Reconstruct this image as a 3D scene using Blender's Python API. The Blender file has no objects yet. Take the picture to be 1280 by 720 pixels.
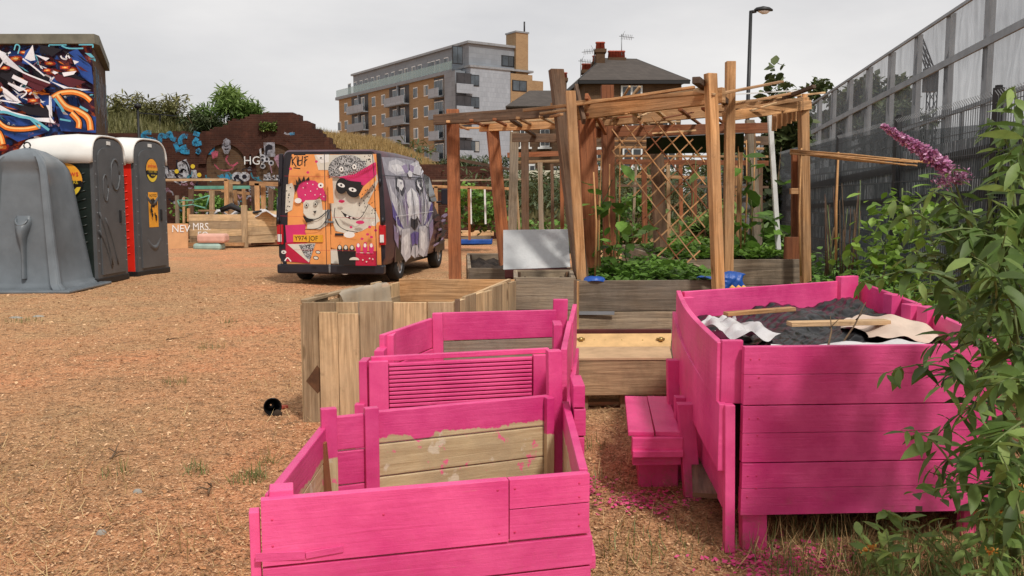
import bpy, math, random
import numpy as np
from mathutils import Vector, Matrix
random.seed(7); NR = np.random.RandomState(11)
SC = bpy.context.scene
COL = SC.collection
F, H = 1100.0, 1.4
TH = math.atan(110/1100)
def ray(px, py):
    x = px-640; u = 360-py
    return (x, F*math.cos(TH)+u*math.sin(TH), -F*math.sin(TH)+u*math.cos(TH))
def G(px, py, h=0.0):
    r = ray(px, py); t = (h-H)/r[2]
    return Vector((r[0]*t, r[1]*t, h))
def P(px, py, Y):
    r = ray(px, py); t = Y/r[1]
    return Vector((r[0]*t, Y, H+r[2]*t))
def V(*a): return Vector(a)
def rnd(a, b): return random.uniform(a, b)

# ------------------------------------------------------------------ materials
MATS = {}
class NB:
    def __init__(s, name):
        s.m = bpy.data.materials.new(name); s.m.use_nodes = True
        s.t = s.m.node_tree; s.n = s.t.nodes; s.l = s.t.links
        s.b = s.n['Principled BSDF']; s.out = s.n['Material Output']
    def nd(s, t, **k):
        n = s.n.new(t)
        for a, v in k.items(): setattr(n, a, v)
        return n
    def lk(s, a, b): s.l.new(a, b)
    def coord(s, kind='Object', scale=(1, 1, 1)):
        tc = s.nd('ShaderNodeTexCoord'); mp = s.nd('ShaderNodeMapping')
        mp.inputs['Scale'].default_value = scale
        s.lk(tc.outputs[kind], mp.inputs[0]); return mp.outputs[0]
    def noise(s, co, scale, det=4, rough=.55, dist=0):
        n = s.nd('ShaderNodeTexNoise'); n.inputs['Scale'].default_value = scale
        n.inputs['Detail'].default_value = det; n.inputs['Roughness'].default_value = rough
        n.inputs['Distortion'].default_value = dist
        s.lk(co, n.inputs['Vector']); return n.outputs['Fac']
    def ramp(s, fac, stops, interp='LINEAR'):
        r = s.nd('ShaderNodeValToRGB'); r.color_ramp.interpolation = interp
        e = r.color_ramp.elements
        while len(e) < len(stops): e.new(.5)
        for i, (p, c) in enumerate(stops):
            e[i].position = p
            e[i].color = (c, c, c, 1) if isinstance(c, (int, float)) else (*c, 1)
        s.lk(fac, r.inputs[0]); return r.outputs[0]
    def mix(s, fac, a, b, mode='MIX'):
        m = s.nd('ShaderNodeMix', data_type='RGBA', blend_type=mode)
        for sock, v in ((m.inputs[0], fac), (m.inputs[6], a), (m.inputs[7], b)):
            if isinstance(v, (int, float)): sock.default_value = v
            elif isinstance(v, (tuple, list)): sock.default_value = (*v, 1)
            else: s.lk(v, sock)
        return m.outputs[2]
    def math(s, op, a, b=0.0):
        m = s.nd('ShaderNodeMath', operation=op)
        for i, v in enumerate((a, b)):
            if isinstance(v, (int, float)): m.inputs[i].default_value = v
            else: s.lk(v, m.inputs[i])
        return m.outputs[0]
    def attr(s, name):
        a = s.nd('ShaderNodeAttribute'); a.attribute_name = name; return a
    def col(s, v):
        if isinstance(v, (tuple, list)): s.b.inputs['Base Color'].default_value = (*v, 1)
        else: s.lk(v, s.b.inputs['Base Color'])
    def bump(s, h, st=.3, d=.01):
        b = s.nd('ShaderNodeBump'); b.inputs['Strength'].default_value = st
        b.inputs['Distance'].default_value = d
        s.lk(h, b.inputs['Height']); s.lk(b.outputs[0], s.b.inputs['Normal'])
    def fin(s, rough=.7, metal=0, spec=.4):
        if isinstance(rough, (int, float)): s.b.inputs['Roughness'].default_value = rough
        else: s.lk(rough, s.b.inputs['Roughness'])
        s.b.inputs['Metallic'].default_value = metal
        s.b.inputs['Specular IOR Level'].default_value = spec
        MATS[s.m.name] = s.m; return s.m

def plain(name, c, rough=.6, metal=0, var=.12, scale=6, bump=.0, spec=.4):
    b = NB(name); co = b.coord(); n = b.noise(co, scale, 5, .6)
    lo = tuple(x*(1-var) for x in c); hi = tuple(min(1, x*(1+var)) for x in c)
    b.col(b.ramp(n, [(.3, lo), (.7, hi)]))
    if bump: b.bump(b.noise(co, scale*6, 3), bump, .01)
    return b.fin(rough, metal, spec)

def wood(name, c1, c2, grey=None, greyamt=.3, rough=.8, knots=True, contrast=1.0, wetdark=.0):
    """weathered sawn timber; UV.x runs along the plank in metres, 'tone' is per plank"""
    b = NB(name); uv = b.coord('UV', (1, 1, 1))
    g1 = b.noise(b.coord('UV', (1.6, 34, 1)), 1.6, 6, .65, .6)
    g2 = b.noise(b.coord('UV', (.9, 9, 1)), 1.2, 4, .5, 1.2)
    col = b.mix(b.ramp(g1, [(.38, 0.), (.62, 1.)]), tuple(x*.82 for x in c1), tuple(x*1.04 for x in c2))
    d = tuple(x*.42 for x in c1)
    col = b.mix(b.math('MULTIPLY', b.ramp(g2, [(.3, .7), (.52, 0.)]), contrast), col, d)
    if grey:
        col = b.mix(b.math('MULTIPLY', b.ramp(b.noise(uv, 2.2, 5, .6), [(.35, 0.), (.65, 1.)]), greyamt), col, grey)
    t = b.attr('tone').outputs['Fac']
    col = b.mix(1.0, col, b.ramp(t, [(0, (.52, .52, .54)), (.5, (.92, .92, .92)), (1, (1.28, 1.22, 1.12))]), 'MULTIPLY')
    if knots:
        v = b.nd('ShaderNodeTexVoronoi'); v.inputs['Scale'].default_value = 1.0
        b.lk(b.coord('UV', (1.7, 4.2, 1)), v.inputs['Vector'])
        col = b.mix(b.ramp(v.outputs['Distance'], [(.055, .85), (.10, 0.)]), col, tuple(x*.35 for x in c1))
    n5 = b.noise(b.coord('Object', (1, 1, .6)), 2.6, 6, .7)
    col = b.mix(b.ramp(n5, [(.50, 0.), (.70, .55)]), col, tuple(x*.35 for x in c1))
    n3 = b.noise(b.coord('Object'), 14, 5, .7)
    col = b.mix(b.ramp(n3, [(.60, 0.), (.75, .45)]), col, tuple(x*.4 for x in c1))
    b.col(col); b.bump(b.math('ADD', g1, b.math('MULTIPLY', g2, .6)), .7, .008)
    return b.fin(rough, 0, .25)

wood('fresh_timber', (.52, .25, .095), (.74, .41, .19), (.42, .28, .17), .5)
wood('pale_timber', (.55, .33, .16), (.74, .49, .27), (.5, .38, .25), .4)
wood('red_timber', (.27, .085, .035), (.42, .15, .06), (.3, .15, .09), .4)
wood('dark_timber', (.12, .062, .034), (.21, .12, .07), (.18, .14, .11), .5)
wood('grey_timber', (.24, .175, .115), (.42, .32, .215), (.30, .26, .21), .6)
wood('pallet_wood', (.50, .33, .175), (.70, .50, .29), (.42, .32, .21), .6, contrast=.9)
wood('bench_wood', (.40, .26, .145), (.56, .38, .22), (.28, .19, .12), .5)

def pinkmat(name, c, fade=None, wear=.0):
    b = NB(name)
    g1 = b.noise(b.coord('UV', (2.0, 30, 1)), 1.6, 5, .65, .5)
    ob = b.coord('Object'); n2 = b.noise(ob, 3.0, 5, .6); n3 = b.noise(ob, 26, 5, .7)
    lo = (c[0]*.72, c[1]*.45, c[2]*.66); hi = (min(1, c[0]*1.06), c[1]*1.6, c[2]*1.15)
    col = b.mix(b.ramp(n2, [(.3, 0.), (.7, 1.)]), lo, hi)
    t = b.attr('tone').outputs['Fac']
    col = b.mix(1.0, col, b.ramp(t, [(0, (.80, .72, .8)), (1, (1.07, 1.18, 1.1))]), 'MULTIPLY')
    # thin scuffs along the grain and small dirty chips
    col = b.mix(b.ramp(b.noise(b.coord('UV', (3, 60, 1)), 1.3, 5, .7), [(.66, 0.), (.78, .5)]), col, (c[0]*.5, c[1]*.3, c[2]*.45))
    col = b.mix(b.ramp(n3, [(.70, 0.), (.78, .6)]), col, (.35, .12, .14))
    rough = b.ramp(n2, [(.3, .34), (.7, .55)])
    # mud thrown up from the ground and thin, half-covered patches
    spz = b.nd('ShaderNodeSeparateXYZ'); b.lk(ob, spz.inputs[0])
    mud = b.math('MULTIPLY', b.ramp(b.noise(ob, 17, 6, .75), [(.52, 0.), (.66, 1.)]), b.ramp(spz.outputs['Z'], [(.0, .75), (.22, .12), (.5, .0)]))
    col = b.mix(mud, col, (.30, .15, .08))
    col = b.mix(b.math('MULTIPLY', b.ramp(b.noise(b.coord('UV', (1.2, 14, 1)), 2.6, 6, .75), [(.64, 0.), (.72, .55)]), 1.0), col, (.62, .20, .22))
    if fade:
        z0, amp = fade
        sp = b.nd('ShaderNodeSeparateXYZ'); b.lk(ob, sp.inputs[0])
        nn = b.noise(b.coord('Object', (3.5, 3.5, 1.5)), 1.3, 6, .65)
        edge = b.math('ADD', sp.outputs['Z'], b.math('MULTIPLY', b.math('SUBTRACT', nn, .5), amp))
        f = b.ramp(b.math('ADD', b.math('MULTIPLY', b.math('SUBTRACT', edge, z0), 40), .5), [(.35, 1.), (.6, 0.)])
        w = b.mix(b.ramp(g1, [(.3, 0.), (.7, 1.)]), (.42, .30, .16), (.62, .50, .30))
        w = b.mix(b.ramp(n2, [(.45, 0.), (.7, .6)]), w, (.30, .22, .14))
        w = b.mix(b.ramp(b.noise(ob, 7, 5, .6), [(.60, 0.), (.64, .7)]), w, (.66, .58, .45))
        w = b.mix(b.ramp(b.noise(ob, 11, 5, .7), [(.62, 0.), (.66, .75)]), w, c)
        col = b.mix(f, col, w)
    b.col(col)
    b.bump(b.math('ADD', b.math('MULTIPLY', g1, .9), b.math('ADD', b.math('MULTIPLY', n3, .5), b.math('MULTIPLY', b.noise(ob, 6, 6, .7), 1.2))), .42, .007)
    return b.fin(rough, 0, .4)
PINK = (.82, .068, .268)
pinkmat('pink_paint', PINK)
pinkmat('pink_paint_deep', (.70, .030, .145))

def brick(name, c1, c2, mortar, sc=1.0, axis='X', dirt=.4, bw=.225, rh=.075):
    b = NB(name); tc = b.nd('ShaderNodeTexCoord'); sp = b.nd('ShaderNodeSeparateXYZ'); cb = b.nd('ShaderNodeCombineXYZ')
    b.lk(tc.outputs['Object'], sp.inputs[0])
    b.lk(b.math('ADD', sp.outputs['X'], sp.outputs['Y']), cb.inputs[0]); b.lk(sp.outputs['Z'], cb.inputs[1])
    br = b.nd('ShaderNodeTexBrick'); b.lk(cb.outputs[0], br.inputs['Vector'])
    br.inputs['Scale'].default_value = sc; br.inputs['Brick Width'].default_value = bw; br.inputs['Row Height'].default_value = rh
    br.inputs['Mortar Size'].default_value = .008; br.inputs['Color1'].default_value = (*c1, 1); br.inputs['Color2'].default_value = (*c2, 1)
    br.inputs['Mortar'].default_value = (*mortar, 1)
    co = b.coord(); n = b.noise(co, .7, 6, .65)
    col = b.mix(b.math('MULTIPLY', b.ramp(n, [(.35, 0.), (.7, 1.)]), dirt), br.outputs[0], tuple(x*.35 for x in c1))
    col = b.mix(b.math('MULTIPLY', b.ramp(b.noise(co, 2.3, 5, .7), [(.55, 0.), (.75, 1.)]), dirt*.6), col, tuple(min(1, x*1.9) for x in c1))
    b.col(col); b.bump(br.outputs['Fac'], -.4, .01)
    return b.fin(.9, 0, .2)
brick('dark_brick', (.092, .034, .022), (.055, .022, .016), (.10, .055, .04), dirt=.8)
brick('yellow_brick', (.33, .215, .115), (.27, .17, .09), (.32, .24, .15), dirt=.15, sc=.5)
brick('london_brick', (.13, .072, .038), (.085, .048, .028), (.13, .09, .06), dirt=.5)

def slab(name, c, tile, var=.2, rough=.8):
    b = NB(name); co = b.coord(); n = b.noise(co, .8, 6, .7)
    sp = b.nd('ShaderNodeSeparateXYZ'); b.lk(co, sp.inputs[0])
    cb = b.nd('ShaderNodeCombineXYZ'); b.lk(b.math('ADD', sp.outputs['X'], b.math('MULTIPLY', sp.outputs['Y'], .9)), cb.inputs[0])
    b.lk(b.math('MULTIPLY', sp.outputs['Z'], 1.0), cb.inputs[1])
    br = b.nd('ShaderNodeTexBrick'); b.lk(cb.outputs[0], br.inputs['Vector']); br.inputs['Scale'].default_value = 1
    br.inputs['Brick Width'].default_value = tile[0]; br.inputs['Row Height'].default_value = tile[1]; br.inputs['Mortar Size'].default_value = .012
    br.inputs['Color1'].default_value = (*c, 1); br.inputs['Color2'].default_value = (*[x*(1-var) for x in c], 1)
    br.inputs['Mortar'].default_value = (*[x*.6 for x in c], 1)
    col = b.mix(b.math('MULTIPLY', b.ramp(n, [(.4, 0.), (.7, 1.)]), .35), br.outputs[0], tuple(x*.6 for x in c))
    b.col(col); return b.fin(rough)
slab('slate_roof', (.085, .07, .060), (.3, .12), .3)
slab('grey_cladding', (.23, .255, .285), (1.2, .6), .12)
slab('pale_cladding', (.32, .355, .40), (.6, .6), .14)

plain('dark_metal', (.02, .021, .022), .45, .3)
plain('grey_plastic', (.135, .155, .172), .34, 0, .18, 2.5)
plain('loo_grey', (.085, .088, .092), .45, 0, .15, 3)
plain('loo_black', (.010, .016, .013), .4, 0, .4, 3)
plain('loo_red', (.72, .025, .012), .4, 0, .15, 3)
plain('loo_white', (.72, .71, .67), .4, 0, .06, 3)
plain('white_paint', (.74, .74, .72), .6, 0, .1, 8)
plain('cream_paint', (.60, .56, .44), .6, 0, .12, 8)
plain('black_paint', (.012, .012, .013), .5, 0, .2, 9)
plain('sticker_orange', (.82, .36, .03), .5)
plain('sticker_yellow', (.72, .52, .04), .5)
plain('sticker_red', (.62, .06, .03), .5)
plain('tyre_rubber', (.018, .018, .018), .85, 0, .3, 20)
plain('alloy', (.42, .42, .43), .35, .8)
plain('van_dark', (.018, .017, .024), .4, 0, .3, 3)
plain('lamp_red', (.45, .012, .02), .2)
plain('lamp_clear', (.7, .7, .68), .15)
plain('glass_dark', (.018, .022, .026), .08, 0, .3, 2, 0, .7)
plain('glass_office', (.05, .065, .08), .12, 0, .6, .6, 0, .6)
plain('soil', (.035, .022, .014), .95, 0, .5, 14, .8)
plain('plastic_black', (.005, .005, .006), .30, 0, .5, 3, .10, .22)
plain('dark_red_board', (.085, .014, .012), .6, 0, .3, 6)
plain('blue_tarp', (.012, .075, .33), .4, 0, .3, 8, .4)
plain('orange_cloth', (.75, .42, .10), .7)
plain('concrete', (.30, .285, .25), .85, 0, .2, 3, .3)
plain('coping', (.16, .155, .12), .85, 0, .3, 2)
plain('teal_slab', (.30, .42, .37), .7, 0, .2, 4)
plain('pink_slab', (.66, .38, .30), .7, 0, .15, 4)
plain('sand_board', (.60, .32, .15), .75, 0, .15, 3)
plain('teal_rail', (.14, .36, .27), .6, 0, .25, 5)
plain('galv', (.26, .275, .29), .5, .35, .2, 3)
plain('terracotta', (.36, .075, .045), .8, 0, .25, 6)
plain('stem_green', (.13, .17, .055), .7, 0, .3, 10)
plain('stem_brown', (.12, .075, .04), .85, 0, .4, 12)
plain('straw', (.52, .36, .16), .85, 0, .4, 9)
plain('cane', (.50, .27, .11), .7, 0, .3, 9)
plain('brass', (.45, .32, .12), .4, .8)
plain('chain_rust', (.10, .05, .03), .8)
plain('far_green', (.06, .085, .03), .9, 0, .5, .5)

def sheet(name, c, trans=.0, rough=.5, dirt=None):
    b = NB(name); co = b.coord(); n = b.noise(co, 5, 6, .65)
    col = b.ramp(n, [(.35, tuple(x*.8 for x in c)), (.7, c)])
    if dirt: col = b.mix(b.ramp(b.noise(co, 3.1, 6, .7), [(.5, 0.), (.68, .8)]), col, dirt)
    b.col(col); b.bump(b.noise(co, 18, 5, .6), .5, .01)
    m = b.fin(rough)
    if trans:
        tr = b.nd('ShaderNodeBsdfTransparent'); mx = b.nd('ShaderNodeMixShader'); mx.inputs[0].default_value = trans
        b.lk(b.b.outputs[0], mx.inputs[1]); b.lk(tr.outputs[0], mx.inputs[2]); b.lk(mx.outputs[0], b.out.inputs[0])
    return m
sheet('white_fabric', (.62, .60, .60), 0, .7, (.40, .36, .33))
sheet('poly_sheet', (.72, .62, .48), .5, .3)
sheet('sack_cloth', (.66, .52, .42), 0, .8, (.45, .25, .2))
sheet('board_white', (.55, .56, .56), 0, .5, (.42, .40, .40))
b_ = NB('scrim'); co_ = b_.coord('Object', (1, 1, .25)); 
b_.col(b_.ramp(b_.noise(co_, 3.5, 6, .7), [(.3, (.15, .165, .185)), (.7, (.23, .25, .27))])); b_.fin(.8)
tr_ = b_.nd('ShaderNodeBsdfTransparent'); mx_ = b_.nd('ShaderNodeMixShader')
b_.lk(b_.ramp(b_.noise(b_.coord('Object', (3, 3, .4)), 2, 6, .7), [(.3, .30), (.7, .58)]), mx_.inputs[0])
b_.lk(b_.b.outputs[0], mx_.inputs[1]); b_.lk(tr_.outputs[0], mx_.inputs[2]); b_.lk(mx_.outputs[0], b_.out.inputs[0])
def netmat(name, c, tr, skylit_gap):  # last colour paints the skylit gaps between wires as bright flecks
    b = NB(name); tc = b.nd('ShaderNodeTexCoord'); sp = b.nd('ShaderNodeSeparateXYZ'); cb = b.nd('ShaderNodeCombineXYZ')
    b.lk(tc.outputs['Object'], sp.inputs[0]); b.lk(sp.outputs['Y'], cb.inputs[0]); b.lk(sp.outputs['Z'], cb.inputs[1])
    br = b.nd('ShaderNodeTexBrick'); b.lk(cb.outputs[0], br.inputs['Vector']); br.offset = .5; br.offset_frequency = 2
    br.inputs['Scale'].default_value = 1; br.inputs['Brick Width'].default_value = .05; br.inputs['Row Height'].default_value = .2
    br.inputs['Mortar Size'].default_value = .012; br.inputs['Color1'].default_value = (1, 1, 1, 1); br.inputs['Color2'].default_value = (0, 0, 0, 1); br.inputs['Mortar'].default_value = (.1, .1, .1, 1)
    n = b.noise(b.coord('Object', (1, 14, 5)), 2.2, 4, .7)
    f = b.math('MULTIPLY', br.outputs['Color'], b.ramp(n, [(.32, 0.), (.56, 1.)]))
    base = b.ramp(b.noise(b.coord(), 1.1, 6, .7), [(.3, tuple(x*.5 for x in c)), (.7, tuple(x*1.4 for x in c))])
    b.col(b.mix(f, base, skylit_gap)); b.fin(.75)
    t = b.nd('ShaderNodeBsdfTransparent'); mx = b.nd('ShaderNodeMixShader'); mx.inputs[0].default_value = tr
    b.lk(b.b.outputs[0], mx.inputs[1]); b.lk(t.outputs[0], mx.inputs[2]); b.lk(mx.outputs[0], b.out.inputs[0])
netmat('green_net', (.060, .082, .092), .04, (.60, .64, .68))
plain('mesh_grey', (.085, .092, .10), .5, .2)
netmat('thin_net', (.022, .034, .034), .28, (.10, .12, .13))

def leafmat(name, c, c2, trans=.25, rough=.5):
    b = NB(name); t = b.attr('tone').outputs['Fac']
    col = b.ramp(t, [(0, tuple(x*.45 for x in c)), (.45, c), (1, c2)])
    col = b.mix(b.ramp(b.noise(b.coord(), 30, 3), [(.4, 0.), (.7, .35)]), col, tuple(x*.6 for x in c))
    b.col(col); b.fin(rough, 0, .35)
    tl = b.nd('ShaderNodeBsdfTranslucent'); b.lk(col, tl.inputs[0]); mx = b.nd('ShaderNodeMixShader'); mx.inputs[0].default_value = trans
    b.lk(b.b.outputs[0], mx.inputs[1]); b.lk(tl.outputs[0], mx.inputs[2]); b.lk(mx.outputs[0], b.out.inputs[0])
leafmat('leaf_buddleia', (.12, .20, .045), (.33, .45, .13), .38)
leafmat('leaf_light', (.19, .33, .045), (.36, .55, .11), .4)
leafmat('leaf_mid', (.11, .22, .035), (.22, .40, .07), .3)
leafmat('leaf_bright', (.14, .27, .035), (.30, .48, .07), .35)
leafmat('leaf_tree', (.055, .08, .028), (.13, .16, .06), .2)
leafmat('leaf_olive', (.15, .15, .05), (.30, .28, .12), .2)
leafmat('grass_gold', (.42, .27, .10), (.62, .44, .20), .2)
leafmat('grass_green', (.12, .17, .045), (.24, .28, .09), .2)
leafmat('petal_purple', (.50, .17, .36), (.85, .56, .74), .2)
leafmat('petal_orange', (.75, .30, .05), (.85, .5, .12), .2)
leafmat('chips', (.52, .25, .11), (.82, .55, .32), 0, .9)
leafmat('dark_chips', (.17, .085, .04), (.28, .15, .08), 0, .9)
leafmat('dry_straw', (.40, .25, .10), (.66, .47, .24), .1, .9)

# ------------------------------------------------------------------ mesh builder 
class MB:
    def __init__(s): s.v = []; s.f = []; s.m = []; s.uv = []; s.t = []; s.names = []; s.sm = []
    def mi(s, name):
        if name not in s.names: s.names.append(name)
        return s.names.index(name)
    def poly(s, pts, mat, uv=None, tone=None, smooth=False):
        i = len(s.v); s.v += [tuple(p) for p in pts]; s.f.append(tuple(range(i, i+len(pts))))
        s.m.append(s.mi(mat)); s.uv += uv if uv else [(p[0]+p[1], p[2]) for p in pts]
        s.t.append(.5 if tone is None else tone); s.sm.append(smooth)
    def hexa(s, a, mat, tone=None, L=None, shift=True):
        """a: 8 corners, a[0..3] one end ring, a[4..7] other end ring; long axis is 0->4"""
        tone = rnd(.1, .9) if tone is None else tone
        a = [Vector(p) for p in a]; i = len(s.v); s.v += [tuple(p) for p in a]
        L = (a[4]-a[0]).length; w = (a[1]-a[0]).length; h = (a[3]-a[0]).length
        ou, ov = (rnd(0, 60), rnd(0, 60)) if shift else (0, 0)
        for fc, uv in (((0, 1, 5, 4), [(0, 0), (0, w), (L, w), (L, 0)]), ((1, 2, 6, 5), [(0, w), (0, w+h), (L, w+h), (L, w)]),
                       ((2, 3, 7, 6), [(0, w+h), (0, 2*w+h), (L, 2*w+h), (L, w+h)]), ((3, 0, 4, 7), [(0, -h), (0, 0), (L, 0), (L, -h)]),
                       ((3, 2, 1, 0), [(0, h), (w*.3, h), (w*.3, 0), (0, 0)]), ((4, 5, 6, 7), [(0, 0), (w*.3, 0), (w*.3, h), (0, h)])):
            s.f.append(tuple(i+k for k in fc)); s.m.append(s.mi(mat)); s.t.append(tone); s.sm.append(False)
            s.uv += [(u+ou, v+ov) for u, v in uv]
    def beam(s, p0, p1, w, t, mat, up=(0, 0, 1), tone=None):
        p0 = Vector(p0); p1 = Vector(p1); d = (p1-p0).normalized(); up = Vector(up)
        if abs(d.dot(up)) > .98: up = Vector((0, 1, 0))
        sd = d.cross(up).normalized(); u2 = sd.cross(d).normalized()
        def ring(p): return [p-sd*w/2-u2*t/2, p+sd*w/2-u2*t/2, p+sd*w/2+u2*t/2, p-sd*w/2+u2*t/2]
        s.hexa(ring(p0)+ring(p1), mat, tone)
    def post(s, p0, p1, w, mat, d=None, rot=0, tone=None):
        d = d or w; a = math.radians(rot); sx = Vector((math.cos(a), math.sin(a), 0))*w/2; sy = Vector((-math.sin(a), math.cos(a), 0))*d/2
        def ring(p): p = Vector(p); return [p-sx-sy, p+sx-sy, p+sx+sy, p-sx+sy]
        s.hexa(ring(p0)+ring(p1), mat, tone)
    def box(s, c, size, mat, rot=0, tone=None):
        c = Vector(c); a = math.radians(rot); X = Vector((math.cos(a), math.sin(a), 0)); Y = Vector((-math.sin(a), math.cos(a), 0)); Z = Vector((0, 0, 1))
        ax = [(X, size[0]), (Y, size[1]), (Z, size[2])]; k = max(range(3), key=lambda i: size[i])
        (l, ll), (m, mm), (n, nn) = ax[k], ax[(k+1) % 3], ax[(k+2) % 3]
        def ring(e): return [c+l*ll*e/2-m*mm/2-n*nn/2, c+l*ll*e/2+m*mm/2-n*nn/2, c+l*ll*e/2+m*mm/2+n*nn/2, c+l*ll*e/2-m*mm/2+n*nn/2]
        s.hexa(ring(-1)+ring(1), mat, tone)
    def tube(s, pts, rad, mat, n=8, cap=True, tone=None, smooth=True):
        pts = [Vector(p) for p in pts]; rad = rad if isinstance(rad, (list, tuple)) else [rad]*len(pts)
        i0 = len(s.v); up = Vector((0, 0, 1)); L = 0; tn = rnd(.2, .8) if tone is None else tone
        us = []
        for k, p in enumerate(pts):
            d = (pts[min(k+1, len(pts)-1)]-pts[max(k-1, 0)]).normalized()
            a = d.cross(up if abs(d.z) < .95 else Vector((1, 0, 0))).normalized(); b = d.cross(a)
            if k: L += (p-pts[k-1]).length
            us.append(L)
            for j in range(n):
                an = 2*math.pi*j/n; s.v.append(tuple(p+(a*math.cos(an)+b*math.sin(an))*rad[k]))
        mi = s.mi(mat); ou = rnd(0, 50)
        for k in range(len(pts)-1):
            for j in range(n):
                j2 = (j+1) % n
                s.f.append((i0+k*n+j, i0+k*n+j2, i0+(k+1)*n+j2, i0+(k+1)*n+j)); s.m.append(mi); s.t.append(tn); s.sm.append(smooth)
                c = 2*math.pi*rad[k]/n
                s.uv += [(us[k]+ou, c*j), (us[k]+ou, c*(j+1)), (us[k+1]+ou, c*(j+1)), (us[k+1]+ou, c*j)]
        if cap:
            for base, rev in ((i0, False), (i0+(len(pts)-1)*n, True)):
                fc = tuple(base+j for j in range(n)); fc = fc if rev else fc[::-1]
                s.f.append(fc); s.m.append(mi); s.t.append(tn); s.sm.append(False); s.uv += [(ou, .01*j) for j in range(n)]
    def grid(s, rows, mat, smooth=True, closed=False, tone=.5):
        i0 = len(s.v); n = len(rows[0]); mi = s.mi(mat)
        for r in rows: s.v += [tuple(p) for p in r]
        for k in range(len(rows)-1):
            for j in range(n if closed else n-1):
                j2 = (j+1) % n
                q = (i0+k*n+j, i0+k*n+j2, i0+(k+1)*n+j2, i0+(k+1)*n+j)
                s.f.append(q); s.m.append(mi); s.t.append(tone); s.sm.append(smooth)
                s.uv += [(s.v[x][0]+s.v[x][1], s.v[x][2]) for x in q]
    def prism(s, pts, off, mat, tone=.5, side=None):
        """planar outline pts extruded by vector off"""
        off = Vector(off); a = [Vector(p) for p in pts]; b = [p+off for p in a]
        s.poly(a, mat, tone=tone); s.poly(b[::-1], mat, tone=tone)
        for i in range(len(a)):
            j = (i+1) % len(a); s.poly([a[j], a[i], b[i], b[j]], side or mat, tone=tone)
    def build(s, name, parent=None, bevel=0, solid=0, sub=0, smooth=None, label=None, world=True, recalc=True):
        me = bpy.data.meshes.new(name); vs = s.v
        if parent is not None and world:
            mi = parent_mat(parent).inverted(); vs = [tuple(mi @ Vector(p)) for p in vs]
        me.from_pydata(vs, [], s.f)
        for nme in s.names: me.materials.append(MATS[nme])
        me.polygons.foreach_set('material_index', s.m)
        me.polygons.foreach_set('use_smooth', [bool(smooth) if smooth is not None else q for q in s.sm])
        ul = me.uv_layers.new(name='UVMap'); ul.data.foreach_set('uv', [c for u in s.uv for c in u])
        at = me.attributes.new('tone', 'FLOAT', 'FACE'); at.data.foreach_set('value', s.t)
        me.validate(); me.update()
        if recalc:
            import bmesh
            bm = bmesh.new(); bm.from_mesh(me); bmesh.ops.recalc_face_normals(bm, faces=bm.faces); bm.to_mesh(me); bm.free()
        o = bpy.data.objects.new(name, me); COL.objects.link(o)
        if parent is not None: o.parent = parent
        if solid: m = o.modifiers.new('s', 'SOLIDIFY'); m.thickness = solid; m.offset = 0
        if sub: m = o.modifiers.new('u', 'SUBSURF'); m.levels = m.render_levels = sub
        if bevel: m = o.modifiers.new('b', 'BEVEL'); m.width = bevel; m.segments = 2; m.limit_method = 'ANGLE'; m.angle_limit = math.radians(40)
        if label: o['label'] = label
        return o
def parent_mat(p):
    m = Matrix.LocRotScale(p.location, p.rotation_euler, p.scale)
    return parent_mat(p.parent) @ m if p.parent else m
def tag(o, label=None, cat=None, group=None, kind=None):
    if label: o['label'] = label
    if cat: o['category'] = cat
    if group: o['group'] = group
    if kind: o['kind'] = kind
    return o
def thing(name, label, cat, loc=(0, 0, 0), rz=0, group=None):
    o = bpy.data.objects.new(name, None); COL.objects.link(o); o.location = loc; o.rotation_euler = (0, 0, math.radians(rz))
    o.empty_display_size = .2
    return tag(o, label, cat, group)
def one(mb, name, label, cat, loc=(0, 0, 0), group=None, **k):
    """a thing that is one mesh, origin at loc"""
    mb.v = [(p[0]-loc[0], p[1]-loc[1], p[2]-loc[2]) for p in mb.v]
    o = mb.build(name, **k); o.location = loc; return tag(o, label, cat, group)
def copy_tree(o, parent=None, label=None):
    c = o.copy(); COL.objects.link(c); c.parent = parent
    for ch in list(o.children): copy_tree(ch, c)
    if label: c['label'] = label
    return c

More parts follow.
